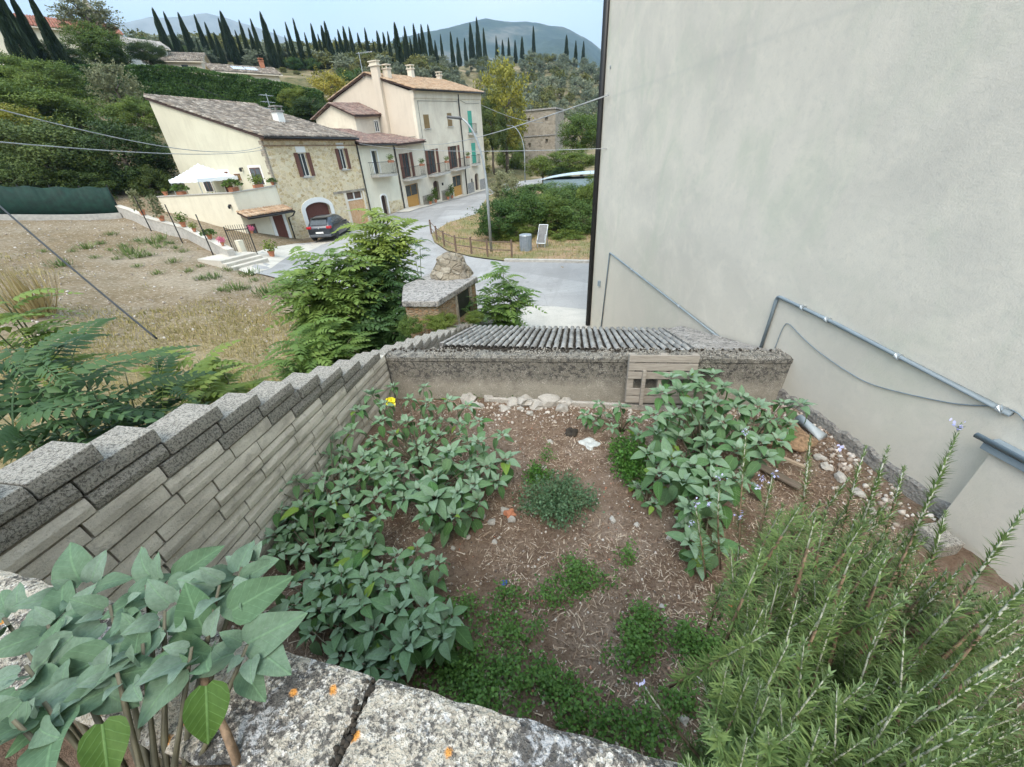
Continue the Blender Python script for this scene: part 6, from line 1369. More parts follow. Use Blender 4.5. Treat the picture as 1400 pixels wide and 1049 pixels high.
# ------------------------------------------------------------------ street lamps, island furniture
def lamp(px,py,toppix,headpix,label,r):
    b=hit(px,py); d=math.hypot(b[0],b[1]); tp_=at_d(*toppix,d); hp=at_d(*headpix,d); root=empty('street_lamp',b,0,label,'street lamp')
    H_=tp_[2]-b[2]; hd=hp-b; side=np.array([hd[0],hd[1],0]); out=np.linalg.norm(side); u=side/out; hz=hd[2]
    path=[np.array([0,0,-.3]),np.array([0,0,H_*.55])]
    for k in range(1,13):
        f=k/12; a=f*math.pi*.46; path.append(np.array([u[0]*out*(1-math.cos(a))/(1-math.cos(math.pi*.46)),u[1]*out*(1-math.cos(a))/(1-math.cos(math.pi*.46)),H_*.55+(hz-H_*.55)*math.sin(a)/math.sin(math.pi*.46)]))
    MB().tube(path,[r,r*.9]+[r*.72-.02*r*k for k in range(12)],10).build('pole',MT['galv'],root,smooth=True)
    m=MB(); e=path[-1]; m.box(-.05,.68,-.13,.13,-.06,.06); o=m.build('lamp_head',flat('dark_grey_lamp',(.06,.065,.07),.4),root,bevel=.05); o.location=e; o.rotation_euler=(0,-.12,math.atan2(u[1],u[0]))
    g=MB(); g.box(.10,.60,-.10,.10,-.075,-.061); g.build('lamp_glass',MT['white_paint'],o)
lamp(672,346,(645,175),(630,162),'tall grey street lamp with curved arm on the traffic island',.085)
lamp(718,250,(705,178),(699,172),'far grey street lamp with curved arm up the lane',.09)
def island_fence():
    pix=[(590,321),(598,331),(608,339),(624,346),(645,349),(667,353),(700,354)]; P=[hit(*p) for p in pix]; b=P[3]; root=empty('post_and_rail_fence',b,0,'low rusty brown post and rail fence round the tip of the island','fence')
    wd=wood('rusty_brown',(.10,.065,.045),(.18,.12,.085)); tops=[]
    for p in P:
        q=p-b; MB().box(q[0]-.045,q[0]+.045,q[1]-.045,q[1]+.045,q[2]-.2,q[2]+.98).build('post',wd,root,bevel=.008); tops.append(q)
    for a,c in zip(tops,tops[1:]):
        for h in (.86,.45): MB().tube([a+[0,0,h],c+[0,0,h]],.028,6).build('rail',wd,root)
island_fence()
def litter_bin():
    b=hit(719,344); root=empty('litter_bin',b,math.radians(10),'grey slatted litter bin standing on the island','bin')
    m=MB(); m.lathe([(.30,0),(.33,.05),(.33,.86),(.30,.9),(.26,.9),(.26,.1),(0,.1)],(0,0,0),20); m.build('bin_body',flat('grey_bin',(.23,.27,.31),.55,.2),root)
    m=MB()
    for k in range(20): a=k*.314; m.box(.331,.345,-.025,.025,.06,.84,0,Matrix.Rotation(a,3,'Z'))
    m.build('slats',flat('grey_slats',(.30,.34,.38),.5,.3),root); m=MB(); m.lathe([(.34,.86),(.36,.88),(.34,.93),(.31,.93)],(0,0,0),20); m.build('rim',MT['galv'],root)
litter_bin()
def board():
    b=hit(741,340); root=empty('notice_board',b,math.radians(-12),'grey tilted notice board on two legs beside the litter bin','notice board')
    R_=Matrix.Rotation(math.radians(-32),3,'X'); g=flat('weathered_panel',(.13,.13,.125),.5,var=.3,scale=4)
    m=MB(); m.box(-.24,.24,-.02,.02,-.52,.52,0,R_,(0,.1,.78)); m.build('panel',g,root,bevel=.01); m=MB()
    for a in ((-.27,-.241,-.04,.04,-.56,.56),(.241,.27,-.04,.04,-.56,.56),(-.24,.24,-.04,.04,.521,.56),(-.24,.24,-.04,.04,-.56,-.521)): m.box(*a,0,R_,(0,.1,.78))
    m.build('panel_frame',MT['galv'],root)
    for s in (-1,1): MB().tube([(s*.22,-.20,-.2),(s*.22,-.16,.5),(s*.22,.0,.8)],.03,8).build('leg',MT['galv'],root)
    for s in (-1,1): MB().tube([(s*.22,.42,-.2),(s*.22,.34,1.0)],.025,8).build('rear_leg',MT['galv'],root)
board()
# ------------------------------------------------------------------ old brick structure with slab and lump of masonry
def old_oven():
    z=-2.72
    A_,B_,C_,D_,E_=[at_z(*p,z) for p in ((551,390),(589,373),(653,378),(598,412),(549,412))]
    o=np.array([*( (A_+C_)[:2]/2 ),-4.9]); root=empty('brick_hut',o,0,'small ruined brick hut with grey slab top beside the road','hut')
    poly=[tuple((p-o)[:2]) for p in (E_,D_,C_,B_,A_)]
    cx=sum(p[0] for p in poly)/5; cy=sum(p[1] for p in poly)/5; ins=[(cx+(p[0]-cx)*.93,cy+(p[1]-cy)*.93) for p in poly]
    h=z+4.9
    m=MB(); m.prism(ins,-.4,h-.14); m.build('brick_wall',MT['brickorange'],root)
    m=MB(); m.prism(poly,h-.139,h); m.build('slab_top',MT['slab'],root,bevel=.02)
    # black panel on the right face, painted as the shade inside a hollow
    p,q=np.array(ins[1]),np.array(ins[2]); d=q-p; n=np.array([d[1],-d[0]]); n/=np.linalg.norm(n)
    m=MB(); a=p+d*.45+n*.01; b=p+d*.78+n*.01; m.add([(a[0],a[1],h-.75),(b[0],b[1],h-.75),(b[0],b[1],h-.17),(a[0],a[1],h-.17)]+[(a[0]-n[0]*.02,a[1]-n[1]*.02,h-.75),(b[0]-n[0]*.02,b[1]-n[1]*.02,h-.75),(b[0]-n[0]*.02,b[1]-n[1]*.02,h-.17),(a[0]-n[0]*.02,a[1]-n[1]*.02,h-.17)],[(0,1,2,3),(7,6,5,4),(0,3,7,4),(1,5,6,2),(3,2,6,7),(0,4,5,1)]); m.build('opening',MT['black'],root)
    m=MB(); u=d/np.linalg.norm(d)
    for f0 in (.40,.80): c=p+d*f0; MB().prism([tuple(c+n*.03),tuple(c+u*.09+n*.03),tuple(c+u*.09-n*.02),tuple(c-n*.02)],h-.9,h-.15).build('opening_jamb',MT['greystone'],root)
    # lump of masonry
    L=at_z(590,379,z); Rt=at_z(650,375,z); mid=(L+Rt)/2; w_=np.linalg.norm((Rt-L)[:2]); hh=ray(618,346); hz=(hh*(np.linalg.norm(mid[:2])/np.linalg.norm(hh[:2])))[2]-z
    vs=[];fs=[];nr,ns=16,40
    for i in range(nr+1):
        f=i/nr
        for k in range(ns):
            a=6.2832*k/ns; r=(1-.62*f)*(1-max(0,f-.72)**2*11)*(1+.22*mnoise.noise((math.cos(a)*1.7,math.sin(a)*1.7,f*3))+.10*mnoise.noise((math.cos(a)*6,math.sin(a)*6,f*9)))
            x_,y_=math.cos(a)*r*w_*.5,math.sin(a)*r*w_*.34; vs.append((x_-.06*f,y_+.05*f,hz*1.05*f*(1+.10*mnoise.noise((x_*5,y_*5,2)))))
    fs=[(i*ns+k,i*ns+(k+1)%ns,(i+1)*ns+(k+1)%ns,(i+1)*ns+k) for i in range(nr) for k in range(ns)]+[tuple(nr*ns+k for k in range(ns)),tuple(range(ns-1,-1,-1))]
    ang=math.atan2((Rt-L)[1],(Rt-L)[0]); o2=MB().add(vs,fs).build('masonry_lump',MT['ruinrock'],root,smooth=False); o2.location=(mid[0]-o[0],mid[1]-o[1]-.02,h+.002); o2.rotation_euler=(0,0,ang)
old_oven()
# ------------------------------------------------------------------ wires
def wire(name,label,a,b,sag,r,mat='galv',n=24):
    a=np.array(a,float);b=np.array(b,float); p=[tuple(a+(b-a)*i/n-a+np.array([0,0,-sag*4*(i/n)*(1-i/n)])) for i in range(n+1)]
    o=MB().tube(p,r,6).build(name,MT[mat],smooth=True); o.location=a; return tag(o,label,'wire')
hc=H(-.1,-.15,1.15); hc2=H(-.1,-.15,.95); MT['wiregrey']=flat('pale_cable',(.34,.35,.35),.6)
wire('overhead_wire','upper pale overhead wire running from the left edge to the stone house corner',at_d(-60,134,13),hc,.55,.013,'wiregrey')
wire('overhead_wire','lower pale overhead wire running from the left edge to the stone house corner',at_d(-60,189,13),hc2,.25,.013,'wiregrey')
wc=W(7.9,2.0,.12)
wire('overhead_wire','pale wire rising from the tall house to the top edge of the rendered wall',H(17.3,-.2,1.2),at_d(832,130,11.5),.35,.016,'wiregrey')
wire('overhead_wire','thin level wire from the stone house to the rendered wall',H(8.3,-.2,1.3),at_d(832,203,11.5),.25,.010,'wiregrey')
wire('overhead_wire','wire from the tall house corner to the far street lamp',H(30.9,-.1,5.2),at_d(742,168,76),.4,.03,'wiregrey')
wire('overhead_wire','thin wire behind the stone house towards the hedge',H(3,9.9,5.6),at_d(560,205,62),.8,.02,'black')
wire('guy_cable','dark taut cable slanting across the field at the left',at_d(-30,256,7),at_d(214,463,4.4),.03,.009,'black')
# ------------------------------------------------------------------ near plants
def leafshape(nl=7,nw=2,width=.62,curl=.22,fold=.18,base=.0,wave=.02):
    vs=[];uv=[];fs=[]; W2=nw*2+1
    for i in range(nl+1):
        t=i/nl; w_=width*.5*(max(0,math.sin(math.pi*t**.62))**.75)*(1-.22*t) if 0<t<1 else (.10 if t==0 else .0)
        w_=max(w_,.004)
        for j in range(-nw,nw+1):
            s=j/nw; x=s*w_; z=abs(s)**1.2*w_*fold*2-curl*t*t+.03*math.sin(math.pi*t)+wave*math.sin(t*9+j)*abs(s)*(.6 if 0<t<1 else 0)
            y=t-(.06*abs(s) if t<.2 else 0); vs.append((x,y,z)); uv.append((.5+s*.5*min(1,w_/(width*.5)),t))
    for i in range(nl):
        for j in range(W2-1): a=i*W2+j; fs.append((a,a+1,a+W2+1,a+W2))
    return Shape(vs,fs,uv)
DL=[leafshape(6,1,.60,.20,.2),leafshape(6,1,.66,.34,.15),leafshape(6,1,.56,.10,.28)]
DLH=[leafshape(14,4,.72,.20,.12,wave=.045),leafshape(14,4,.80,.36,.07,wave=.06),leafshape(14,4,.66,.10,.20,wave=.05)]
LM['datura']=leafmat('blue_green_leaves',(.085,.185,.055),(.33,.44,.33),.22,.75,.5,.06,.12,(.20,.30,.05),)
LM['datura_near']=leafmat('blue_green_leaves_close',(.085,.165,.075),(.235,.31,.245),.25,.8,.42,.0,.08)
LM['datura_old']=leafmat('yellowing_leaf',(.075,.155,.03),(.13,.215,.045),.3,.5,.7,.0,.25)
def rosettes(c, shapes, tips, upv, size, rng, nl=9, hang=3):
    # clusters of leaves at stem tips: small inside, large outside, older ones drooping below
    P=[];A=[];Nr=[];S_=[];C=[];K=[]
    sizes=np.broadcast_to(size,(len(tips),))
    for tp_,up,size in zip(tips,upv,sizes):
        a0=rng.random()*6.28; tone=rng.random()*.55
        for k in range(nl+hang):
            f=min(1,(k+.5)/nl); a=a0+k*2.4+rng.normal()*.2; el=1.0-1.0*f+rng.normal()*.28; f=f*rng.uniform(.72,1.08)
            if k>=nl: el=-.85+rng.normal()*.25; f=1.05
            h=np.array([math.cos(a),math.sin(a),0]); ax=h*math.cos(el)+up*math.sin(el); nr=up*math.cos(el)-h*math.sin(el)+rng.normal(size=3)*.18
            L=size*(.34+.66*f)*rng.uniform(.8,1.2); p=tp_+h*(.015+.22*size*f)-up*(.012+.16*size*f+( .30*size if k>=nl else 0))
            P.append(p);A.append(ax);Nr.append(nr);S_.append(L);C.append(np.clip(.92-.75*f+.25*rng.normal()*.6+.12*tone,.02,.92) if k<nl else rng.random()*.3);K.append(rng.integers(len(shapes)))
    P=np.array(P);R=frames(np.array(A),np.array(Nr));S_=np.array(S_);C=np.clip(np.array(C),0,.92);K=np.array(K); old=rng.random(len(C))<.02; C[old]=.99
    for i,sh in enumerate(shapes): k=K==i; c.put(sh,P[k],R[k],S_[k],C[k])
def inpoly(poly,x,y):
    c=False;j=len(poly)-1
    for i in range(len(poly)):
        a,b_=poly[i],poly[j]
        if (a[1]>y)!=(b_[1]>y) and x<(b_[0]-a[0])*(y-a[1])/(b_[1]-a[1])+a[0]: c=not c
        j=i
    return c
rng_size=(1.0,.88,1.12,.95,1.06)
def datura(label, poly, rootpx, hgt, size, spacing, seed):
    size*=.86*rng_size[seed%5]; spacing*=1.02
    rng=np.random.default_rng(seed); r=random.Random(seed); root=yardpt(*rootpx); e=empty('leafy_plant',root,0,label,'plant')
    x0,x1=min(p[0] for p in poly),max(p[0] for p in poly); y0,y1=min(p[1] for p in poly),max(p[1] for p in poly); pts=[];t=0
    while t<3000:
        t+=1; x=r.uniform(x0,x1);y=r.uniform(y0,y1)
        if inpoly(poly,x,y) and all((x-a)**2+((y-b_)*1.25)**2>spacing**2 for a,b_ in pts): pts.append((x,y))
    tips=[];ups=[]; m=MB()
    for x,y in pts:
        h=hgt(x,y)*r.uniform(.85,1.25); p=yardpt(x,y,h); q=p-root; tips.append(q); u=np.array([q[0]*.22,q[1]*.22-.1,1]); ups.append(u/np.linalg.norm(u))
        mid=np.array([q[0]*.45,q[1]*.45,q[2]*.62]); m.tube([(0,0,-.02),tuple(mid*.5+np.array([0,0,.02])),tuple(mid),tuple(q*.85+mid*.15),tuple(q)],[.011,.009,.007,.005,.003],5)
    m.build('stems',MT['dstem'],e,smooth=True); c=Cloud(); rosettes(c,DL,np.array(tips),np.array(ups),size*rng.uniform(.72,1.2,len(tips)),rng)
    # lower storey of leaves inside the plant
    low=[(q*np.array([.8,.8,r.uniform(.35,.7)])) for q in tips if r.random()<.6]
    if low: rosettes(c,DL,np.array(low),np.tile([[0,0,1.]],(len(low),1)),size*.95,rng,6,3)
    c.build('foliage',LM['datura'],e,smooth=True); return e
MT['dstem']=flat('purple_green_stem',(.11,.10,.06),.6,var=.3,scale=30)
A1=[(474,560),(505,535),(530,524),(606,526),(645,543),(678,567),(690,592),(665,610),(630,622),(560,615),(520,640),(480,600)]
A2=[(560,615),(630,622),(665,610),(698,624),(678,660),(662,686),(621,706),(590,711),(560,690),(528,686),(515,650),(520,640)]
A3=[(380,650),(400,628),(440,590),(474,568),(480,600),(520,640),(515,660),(528,690),(503,727),(470,700),(420,690),(372,700),(365,670)]
A4=[(370,705),(420,690),(470,700),(503,727),(518,747),(490,765),(455,775),(420,790),(385,760),(362,735)]
B1_=[(385,790),(430,785),(480,768),(520,765),(560,790),(540,815),(500,822),(440,838),(390,830)]
B2_=[(540,757),(560,740),(582,733),(600,752),(596,775),(566,792),(545,780)]
B3_=[(520,835),(560,822),(600,825),(628,842),(618,872),(590,890),(545,880),(500,862)]
B4_=[(420,850),(470,845),(510,868),(550,895),(540,918),(500,908),(450,893),(415,880)]
kA=lambda x,y:.50
datura('tall bushy grey-green plant in the far left corner of the yard holding a yellow scrap',A1,(575,640),lambda x,y:.52,.175,25,1)
datura('spreading grey-green plant right in front of the far left plant with one yellow leaf',A2,(590,690),lambda x,y:.40,.175,25,2)
datura('grey-green plant leaning against the stepped block wall in the middle left',A3,(465,725),lambda x,y:.42,.170,26,3)
datura('low grey-green plant at the foot of the block wall below the leaning one',A4,(440,775),lambda x,y:.28,.160,27,4)
datura('grey-green plant in the lower left of the yard just behind the parapet plant',B1_,(470,850),lambda x,y:.34,.165,30,5)
datura('single upright sprig of grey-green leaves in the lower left middle of the yard',B2_,(570,815),lambda x,y:.30,.155,26,6)
datura('grey-green plant with hanging leaves at the lower left beside the parapet crack',B3_,(560,900),lambda x,y:.34,.165,32,7)
datura('dark shaded grey-green plant right behind the parapet',B4_,(480,915),lambda x,y:.18,.165,33,8)
C1=[(791,553),(830,545),(863,560),(890,585),(880,612),(845,590),(805,575)]
C2=[(885,545),(914,513),(966,498),(1000,512),(1020,540),(985,560),(930,575),(895,580)]
C3=[(985,560),(1020,540),(1060,548),(1103,548),(1085,575),(1060,610),(1020,605),(985,590)]
C4=[(895,580),(930,575),(985,560),(985,590),(1020,605),(1050,620),(1020,650),(985,660),(975,700),(935,690),(905,650),(885,620)]
C5=[(935,690),(975,700),(985,730),(968,765),(945,755),(925,735)]
C6=[(855,665),(880,640),(900,655),(905,690),(880,690)]
datura('small grey-green plant low at the left end of the right-hand group by the back wall',C1,(850,590),lambda x,y:.30,.16,24,11)
datura('tall grey-green plant standing in front of the wooden pallet',C2,(955,620),lambda x,y:.66,.175,24,12)
datura('grey-green plant reaching right towards the tall rendered wall',C3,(1015,630),lambda x,y:.50,.185,25,13)
datura('large grey-green plant in the front of the right-hand group',C4,(960,670),lambda x,y:.46,.19,28,14)
datura('low dark grey-green plant beside the flowering rosemary twigs',C5,(960,760),lambda x,y:.24,.18,27,15)
datura('tiny grey-green seedling at the foot of the right-hand group',C6,(885,690),lambda x,y:.12,.15,24,16)
def yellow_scrap():
    p=at_z(534,550,-2.40); m=MB(); n=6
    for i in range(n+1):
        for j in range(n+1): m.v.append((-.055+.11*i/n,.02*mnoise.noise((i*.8,j*.8,1))*2,-.045+.095*j/n+.02*mnoise.noise((i*.9,j*.9,4))))
    for i in range(n):
        for j in range(n):
            if (i<2 and j==3): continue
            m.f.append((i*(n+1)+j,(i+1)*(n+1)+j,(i+1)*(n+1)+j+1,i*(n+1)+j+1)); m.m.append(0)
    o=m.build('yellow_scrap',flat('yellow_plastic',(.75,.66,.03),.4,var=.1)); o.modifiers.new('t','SOLIDIFY').thickness=.004; o.location=p; o.rotation_euler=(-.5,0,.1); tag(o,'bright yellow plastic scrap caught in the far left leafy plant','scrap')
yellow_scrap()
# ---- the plant on the near left, rooted behind the parapet
def near_plant():
    rng=np.random.default_rng(5); base=np.array([-.60,.04,-.97]); e=empty('leafy_plant',base,0,'large close grey-green plant hanging over the parapet in the lower left corner','plant')
    T=[(300,800,.86),(330,775,.92),(338,882,.80),(225,835,.84),(150,828,.88),(65,855,.86),(35,910,.78),(110,935,.74),(195,880,.80),(262,885,.78),(18,985,.68),(5,845,.92),(100,805,.95),(200,800,.93),(60,960,.71),(160,920,.75)]
    tips=[at_depth(t[0],t[1],t[2]*.80)-base for t in T]; ups=[]; m=MB()
    for q in tips:
        u=np.array([.1+rng.normal()*.12,-.30+rng.normal()*.1,1]); ups.append(u/np.linalg.norm(u)); mid=np.array([q[0]*.4,q[1]*.45,q[2]*.55]); m.tube([(q[0]*.02,0,-.02),tuple(mid*.5),tuple(mid),tuple(mid*.35+q*.65),tuple(q)],[.0065,.006,.005,.004,.0025],8)
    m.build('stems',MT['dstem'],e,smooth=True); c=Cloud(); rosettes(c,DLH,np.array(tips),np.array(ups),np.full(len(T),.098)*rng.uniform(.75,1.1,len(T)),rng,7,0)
    # single large leaves seen clearly
    def leaf(px,py,dep,tx,ty,tdep,L,nr,rn): 
        a=at_depth(px,py,dep*.82);b_=at_depth(tx,ty,tdep*.82); ax=b_-a; tc=-a/np.linalg.norm(a); nn=np.array(nr,float)*.35+tc; c.put(DLH[0],[a-base],frames(ax[None],nn[None]),[np.linalg.norm(ax)*L],[rn])
    toC=-at_depth(300,900,1)
    leaf(318,835,.82,393,790,.84,1,(-.2,-.5,1),.2); leaf(338,880,.80,410,842,.80,1,(-.1,-.6,1),.5); leaf(335,915,.78,358,958,.74,1,(.1,-.9,.7),.3); leaf(250,905,.77,190,975,.74,1,(.2,-.8,.8),.1); leaf(150,895,.78,40,950,.74,1,(-.2,-.7,.9),.3); leaf(100,870,.80,30,930,.76,1,(0,-.7,.9),.7); leaf(30,960,.68,-40,1040,.64,1,(0,-.8,.8),.5)
    c.build('foliage',LM['datura_near'],e,smooth=True)
    c=Cloud(); leaf(282,938,.70,285,1024,.68,1,(0,0,0),.2); leaf(140,990,.66,150,1075,.63,1,(0,0,0),.4)
    c.build('old_leaves',LM['datura_old'],e,smooth=True)
    mm=MB()
    for p,q in (((330,1055,.72),(285,950,.77)),((200,1060,.68),(330,1049,.74)),((283,940,.77),(275,925,.78))): p=(p[0],p[1],p[2]*.84); q=(q[0],q[1],q[2]*.82); mm.tube([at_depth(*p)-base,(at_depth(*p)+at_depth(*q))/2-base+np.array([.004,0,.004]),at_depth(*q)-base],[.008,.006,.004],8)
    mm.build('branch',MT['twig'],e,smooth=True)
near_plant()
# ---- rosemary in the near right
NEED=Shape([(-.5,0,0),(.5,0,0),(.62,.5,.08),(-.62,.5,.08),(.12,1,.02),(-.12,1,.02)],[(0,1,2,3),(3,2,4,5)],[(0,0),(1,0),(1,.5),(0,.5),(1,1),(0,1)])
LM['rosemary']=leafmat('rosemary_needles',(.055,.115,.026),(.225,.305,.10),.15,.5,0,0,.35)
LM['rosetip']=leafmat('rosemary_young_needles',(.11,.18,.06),(.22,.29,.13),.2,.5,0,0,.3)
LM['rflower']=leafmat('pale_violet_flowers',(.52,.52,.82),(.70,.70,.90),.25,.6,0,0,.2)
def rosemary():
    rng=np.random.default_rng(9); r=random.Random(9); base=np.array([.62,.46,-1.75]); e=empty('rosemary_bush',base,0,'large rosemary bush with pale violet flowers in the lower right foreground','shrub')
    hero=[((1150,930,.80),(1312,583,.78)),((1118,850,.92),(1214,612,.86)),((1085,800,1.0),(1108,598,1.0)),((1140,800,1.0),(1184,612,1.05)),((1010,760,1.1),(1020,592,1.12)),((1090,760,1.05),(1160,655,1.02)),((1030,760,1.1),(1056,650,1.08)),((965,790,1.1),(950,688,1.1)),((985,780,1.12),(984,655,1.14)),((1165,930,.78),(1320,770,.72)),((1230,930,.70),(1398,700,.62)),((1250,980,.62),(1412,790,.56)),((1180,990,.66),(1335,980,.50)),((1220,1010,.6),(1400,880,.50)),((1050,900,.85),(1058,790,.84)),((1010,900,.86),(1006,818,.86)),((1060,960,.76),(1082,898,.74)),((1010,960,.76),(1018,942,.72)),((960,1040,.74),(880,938,.80)),((1200,760,.95),(1235,640,.95)),((1150,760,1.0),(1212,690,1.0)),((1240,840,.8),(1292,700,.82)),((990,1020,.72),(960,920,.78)),((1290,900,.66),(1372,820,.62)),((1230,870,.75),(1300,830,.72))]
    stems=[(at_depth(*a),at_depth(*b_),1) for a,b_ in hero]
    poly=[(975,770),(1040,695),(1120,665),(1210,685),(1280,745),(1340,810),(1460,790),(1460,1090),(900,1080),(930,1010),(975,950),(990,890),(1000,830)]
    while len(stems)<400:
        x,y=r.uniform(850,1450),r.uniform(680,1090)
        if not inpoly(poly,x,y): continue
        f=(y-690)/400; dep=r.uniform(.62,1.12)*(1-.42*f)+.02; t=at_depth(x,y,dep); L=r.uniform(.22,.42)*(.6 if y<800 else 1); d=np.array([(x-1060)/800+r.gauss(0,.13),r.gauss(.22,.18),1]); d/=np.linalg.norm(d); b_=t-d*L; stems.append((b_,t,0))
    m=MB(); mt=MB(); c=Cloud(); cy=Cloud(); fl_=Cloud()
    for a,t,hr in stems:
        ax=t-a; L=np.linalg.norm(ax); d=ax/L; sag=np.cross(d,[0,0,1]); mid=a+ax*.5+sag*r.uniform(-.04,.04)*L*2
        def pt(s): return (1-s)**2*a+2*s*(1-s)*mid+s*s*t
        path=[pt(s)-base for s in (0,.2,.4,.6)]; m.tube(path,[.0035,.0032,.0028,.0024],5); mt.tube([pt(s)-base for s in (.6,.75,.9,1)],[.0026,.0022,.0017,.0008] if hr else [.0017,.0014,.001,.0005],5)
        n=int(L*(820 if hr else 620)); s=np.sort(rng.uniform(.12,1,n)); P=np.array([pt(k) for k in s])-base; an=np.arange(n)*2.4+rng.normal(size=n)*.5
        u=np.cross(d,[.3,.9,.1]); u/=np.linalg.norm(u); v=np.cross(d,u); rad=np.cos(an)[:,None]*u+np.sin(an)[:,None]*v; el=.25+.75*s**3+rng.normal(size=n)*.18
        A=rad*np.cos(el)[:,None]+d*np.sin(el)[:,None]; A[:,2]-=.12*(1-s); NR=d*np.cos(el)[:,None]-rad*np.sin(el)[:,None]
        ln=(.028-.014*s**4)*rng.uniform(.75,1.2,n); sc=np.stack([np.full(n,.0024),ln,ln],1); yg=s>(.86 if hr else .9)
        c.put(NEED,P[~yg],frames(A,NR)[~yg],sc[~yg],rng.random((~yg).sum())*.7+.3*s[~yg]); 
        if yg.any(): cy.put(NEED,P[yg],frames(A,NR)[yg],sc[yg]*.8,rng.random(yg.sum()))
    fpx=[(950,688,1.1),(985,655,1.14),(1010,705,1.08),(1042,655,1.09),(1020,592,1.12),(1005,815,.86),(878,937,.80),(1309,583,.78),(945,715,1.1),(1056,650,1.08),(1150,612,1.05),(968,690,1.1),(1035,665,1.1)]
    pet=Shape([(0,0,0),(-.3,.5,.1),(0,1,.0),(.3,.5,.1)],[(0,3,2,1)])
    for p in fpx:
        q=at_depth(*p)-base; k=r.choice((7,9,12)); c0=q+rng.normal(size=(k,3))*.005; fl_.put(pet,c0,frames(unit(k,rng)+[0,-.4,.3],unit(k,rng)+[0,-1,.6]),rng.uniform(.006,.011,k))
    # woody base
    w_=MB()
    for k in range(9):
        a=at_depth(r.uniform(1080,1240),r.uniform(900,1010),r.uniform(.7,.95))-base; w_.tube([(r.uniform(-.04,.04),r.uniform(-.04,.04),-1.22),(a[0]*.3,a[1]*.3+.02,-.5),(a[0]*.7,a[1]*.7,a[2]*.2),tuple(a)],[.016,.012,.008,.004],7)
    w_.build('woody_base',MT['twig'],e,smooth=True); m.build('stems',MT['twig'],e,smooth=True); mt.build('young_stems',flat('pale_young_stem',(.42,.42,.33),.7,var=.2),e,smooth=True)
    c.build('foliage',LM['rosemary'],e); cy.build('young_foliage',LM['rosetip'],e); fl_.build('flowers',LM['rflower'],e)
rosemary()
# ---- plants with feather leaves (fronds)
def frondshape(pairs=11,lw=.085,ll=.23,droop=.35):
    vs=[];fs=[]
    def rach(t): return np.array([0,t,.12*math.sin(math.pi*t*.8)-droop*t*t])
    n=9
    for i in range(n):
        a,b_=rach(i/n),rach((i+1)/n); w_=.006; k=len(vs); vs+=[a+[-w_,0,0],a+[w_,0,0],b_+[w_,0,0],b_+[-w_,0,0]]; fs.append((k,k+1,k+2,k+3))
    def lf(o,dx,dy,L,W_,dz):
        k=len(vs); d=np.array([dx,dy,dz]); d/=np.linalg.norm(d); p=np.array([-d[1],d[0],0]); p/=np.linalg.norm(p)
        vs.extend([o,o+d*L*.35+p*W_*.5+[0,0,-.012],o+d*L+[0,0,-.05*L/.2],o+d*L*.35-p*W_*.5+[0,0,-.012],o+d*L*.38+[0,0,.008]])
        fs.extend([(k,k+4,k+1),(k+1,k+4,k+2),(k,k+3,k+4),(k+4,k+3,k+2)])
    for i in range(pairs):
        t=.14+.82*i/(pairs-1); o=rach(t); s=math.sin(math.pi*min(1,.22+.75*t))**.6; tw=.06*math.sin(i*2.3)
        for sg in (-1,1): lf(o,sg,.35+.5*t+tw,ll*s,lw*(.6+.4*s),-.18)
    lf(rach(1),.02,1,ll*.7,lw,-.3); return Shape(np.array(vs),fs)
FR=[frondshape(8,.13,.27,.35),frondshape(9,.115,.25,.6),frondshape(7,.15,.30,.2)]
FR2=[frondshape(13,.075,.16,.25),frondshape(12,.08,.17,.5)]
def feather(label, basep, tops, flen, seed, mat='fern', nf=11, shapes=None, name='feather_leaved_shrub', r0=.02, cat='shrub'):
    rng=np.random.default_rng(seed); e=empty(name,basep,0,label,cat); m=MB(); c=Cloud(); shapes=shapes or FR; base=np.array(basep,float)
    for t in tops:
        q=np.array(t)-base; L=np.linalg.norm(q); mid=q*.5+np.array([0,0,.08*L]); m.tube([(q[0]*.05,q[1]*.05,-.25),tuple(mid*.6),tuple(mid),tuple(q*.8+mid*.2),tuple(q)],[r0,r0*.85,r0*.7,r0*.45,r0*.2],6)
        k=nf; s=1-rng.random(k)**1.3*.55; P=np.stack([mid*2*(1-a)*a+q*a*a for a in s]); an=np.arange(k)*2.4+rng.random()*6; el=rng.uniform(-.15,.35,k)+.55*(s-.6)
        h=np.stack([np.cos(an),np.sin(an),np.zeros(k)],1); A=h*np.cos(el)[:,None]+np.array([0,0,1])*np.sin(el)[:,None]; NR=np.array([0,0,1])*np.cos(el)[:,None]-h*np.sin(el)[:,None]+rng.normal(size=(k,3))*.25
        S_=flen*rng.uniform(.65,1.15,k); rn=np.clip(rng.random(k)*.5+.5*(s>.82)*rng.random(k)+.1,0,1); K=rng.integers(len(shapes),size=k)
        for i,sh in enumerate(shapes): g=K==i; c.put(sh,P[g],frames(A,NR)[g],S_[g],rn[g])
    m.build('stems',MT['stem'],e,smooth=True); c.build('foliage',LM[mat],e); return e
def gpos(px,py,d): p=at_d(px,py,d); return (p[0],p[1],terr(p[0],p[1]))
LM['fernlight']=leafmat('pale_pinnate_leaves',(.10,.17,.03),(.27,.34,.07),.35,.5,0,.1,.3)
LM['ferndark']=leafmat('deep_green_pinnate_leaves',(.03,.075,.022),(.085,.155,.045),.3,.5,0,.1,.4)
feather('tallest feather-leaved shrub with yellow-green top in the middle of the picture beside the road',gpos(505,470,11.5),[at_d(x,y,d) for x,y,d in ((500,312,11.6),(522,296,11.8),(540,300,12),(548,320,11.8),(515,335,11.2),(533,345,11.4),(495,345,11.3))],.85,21,'fernlight',30)
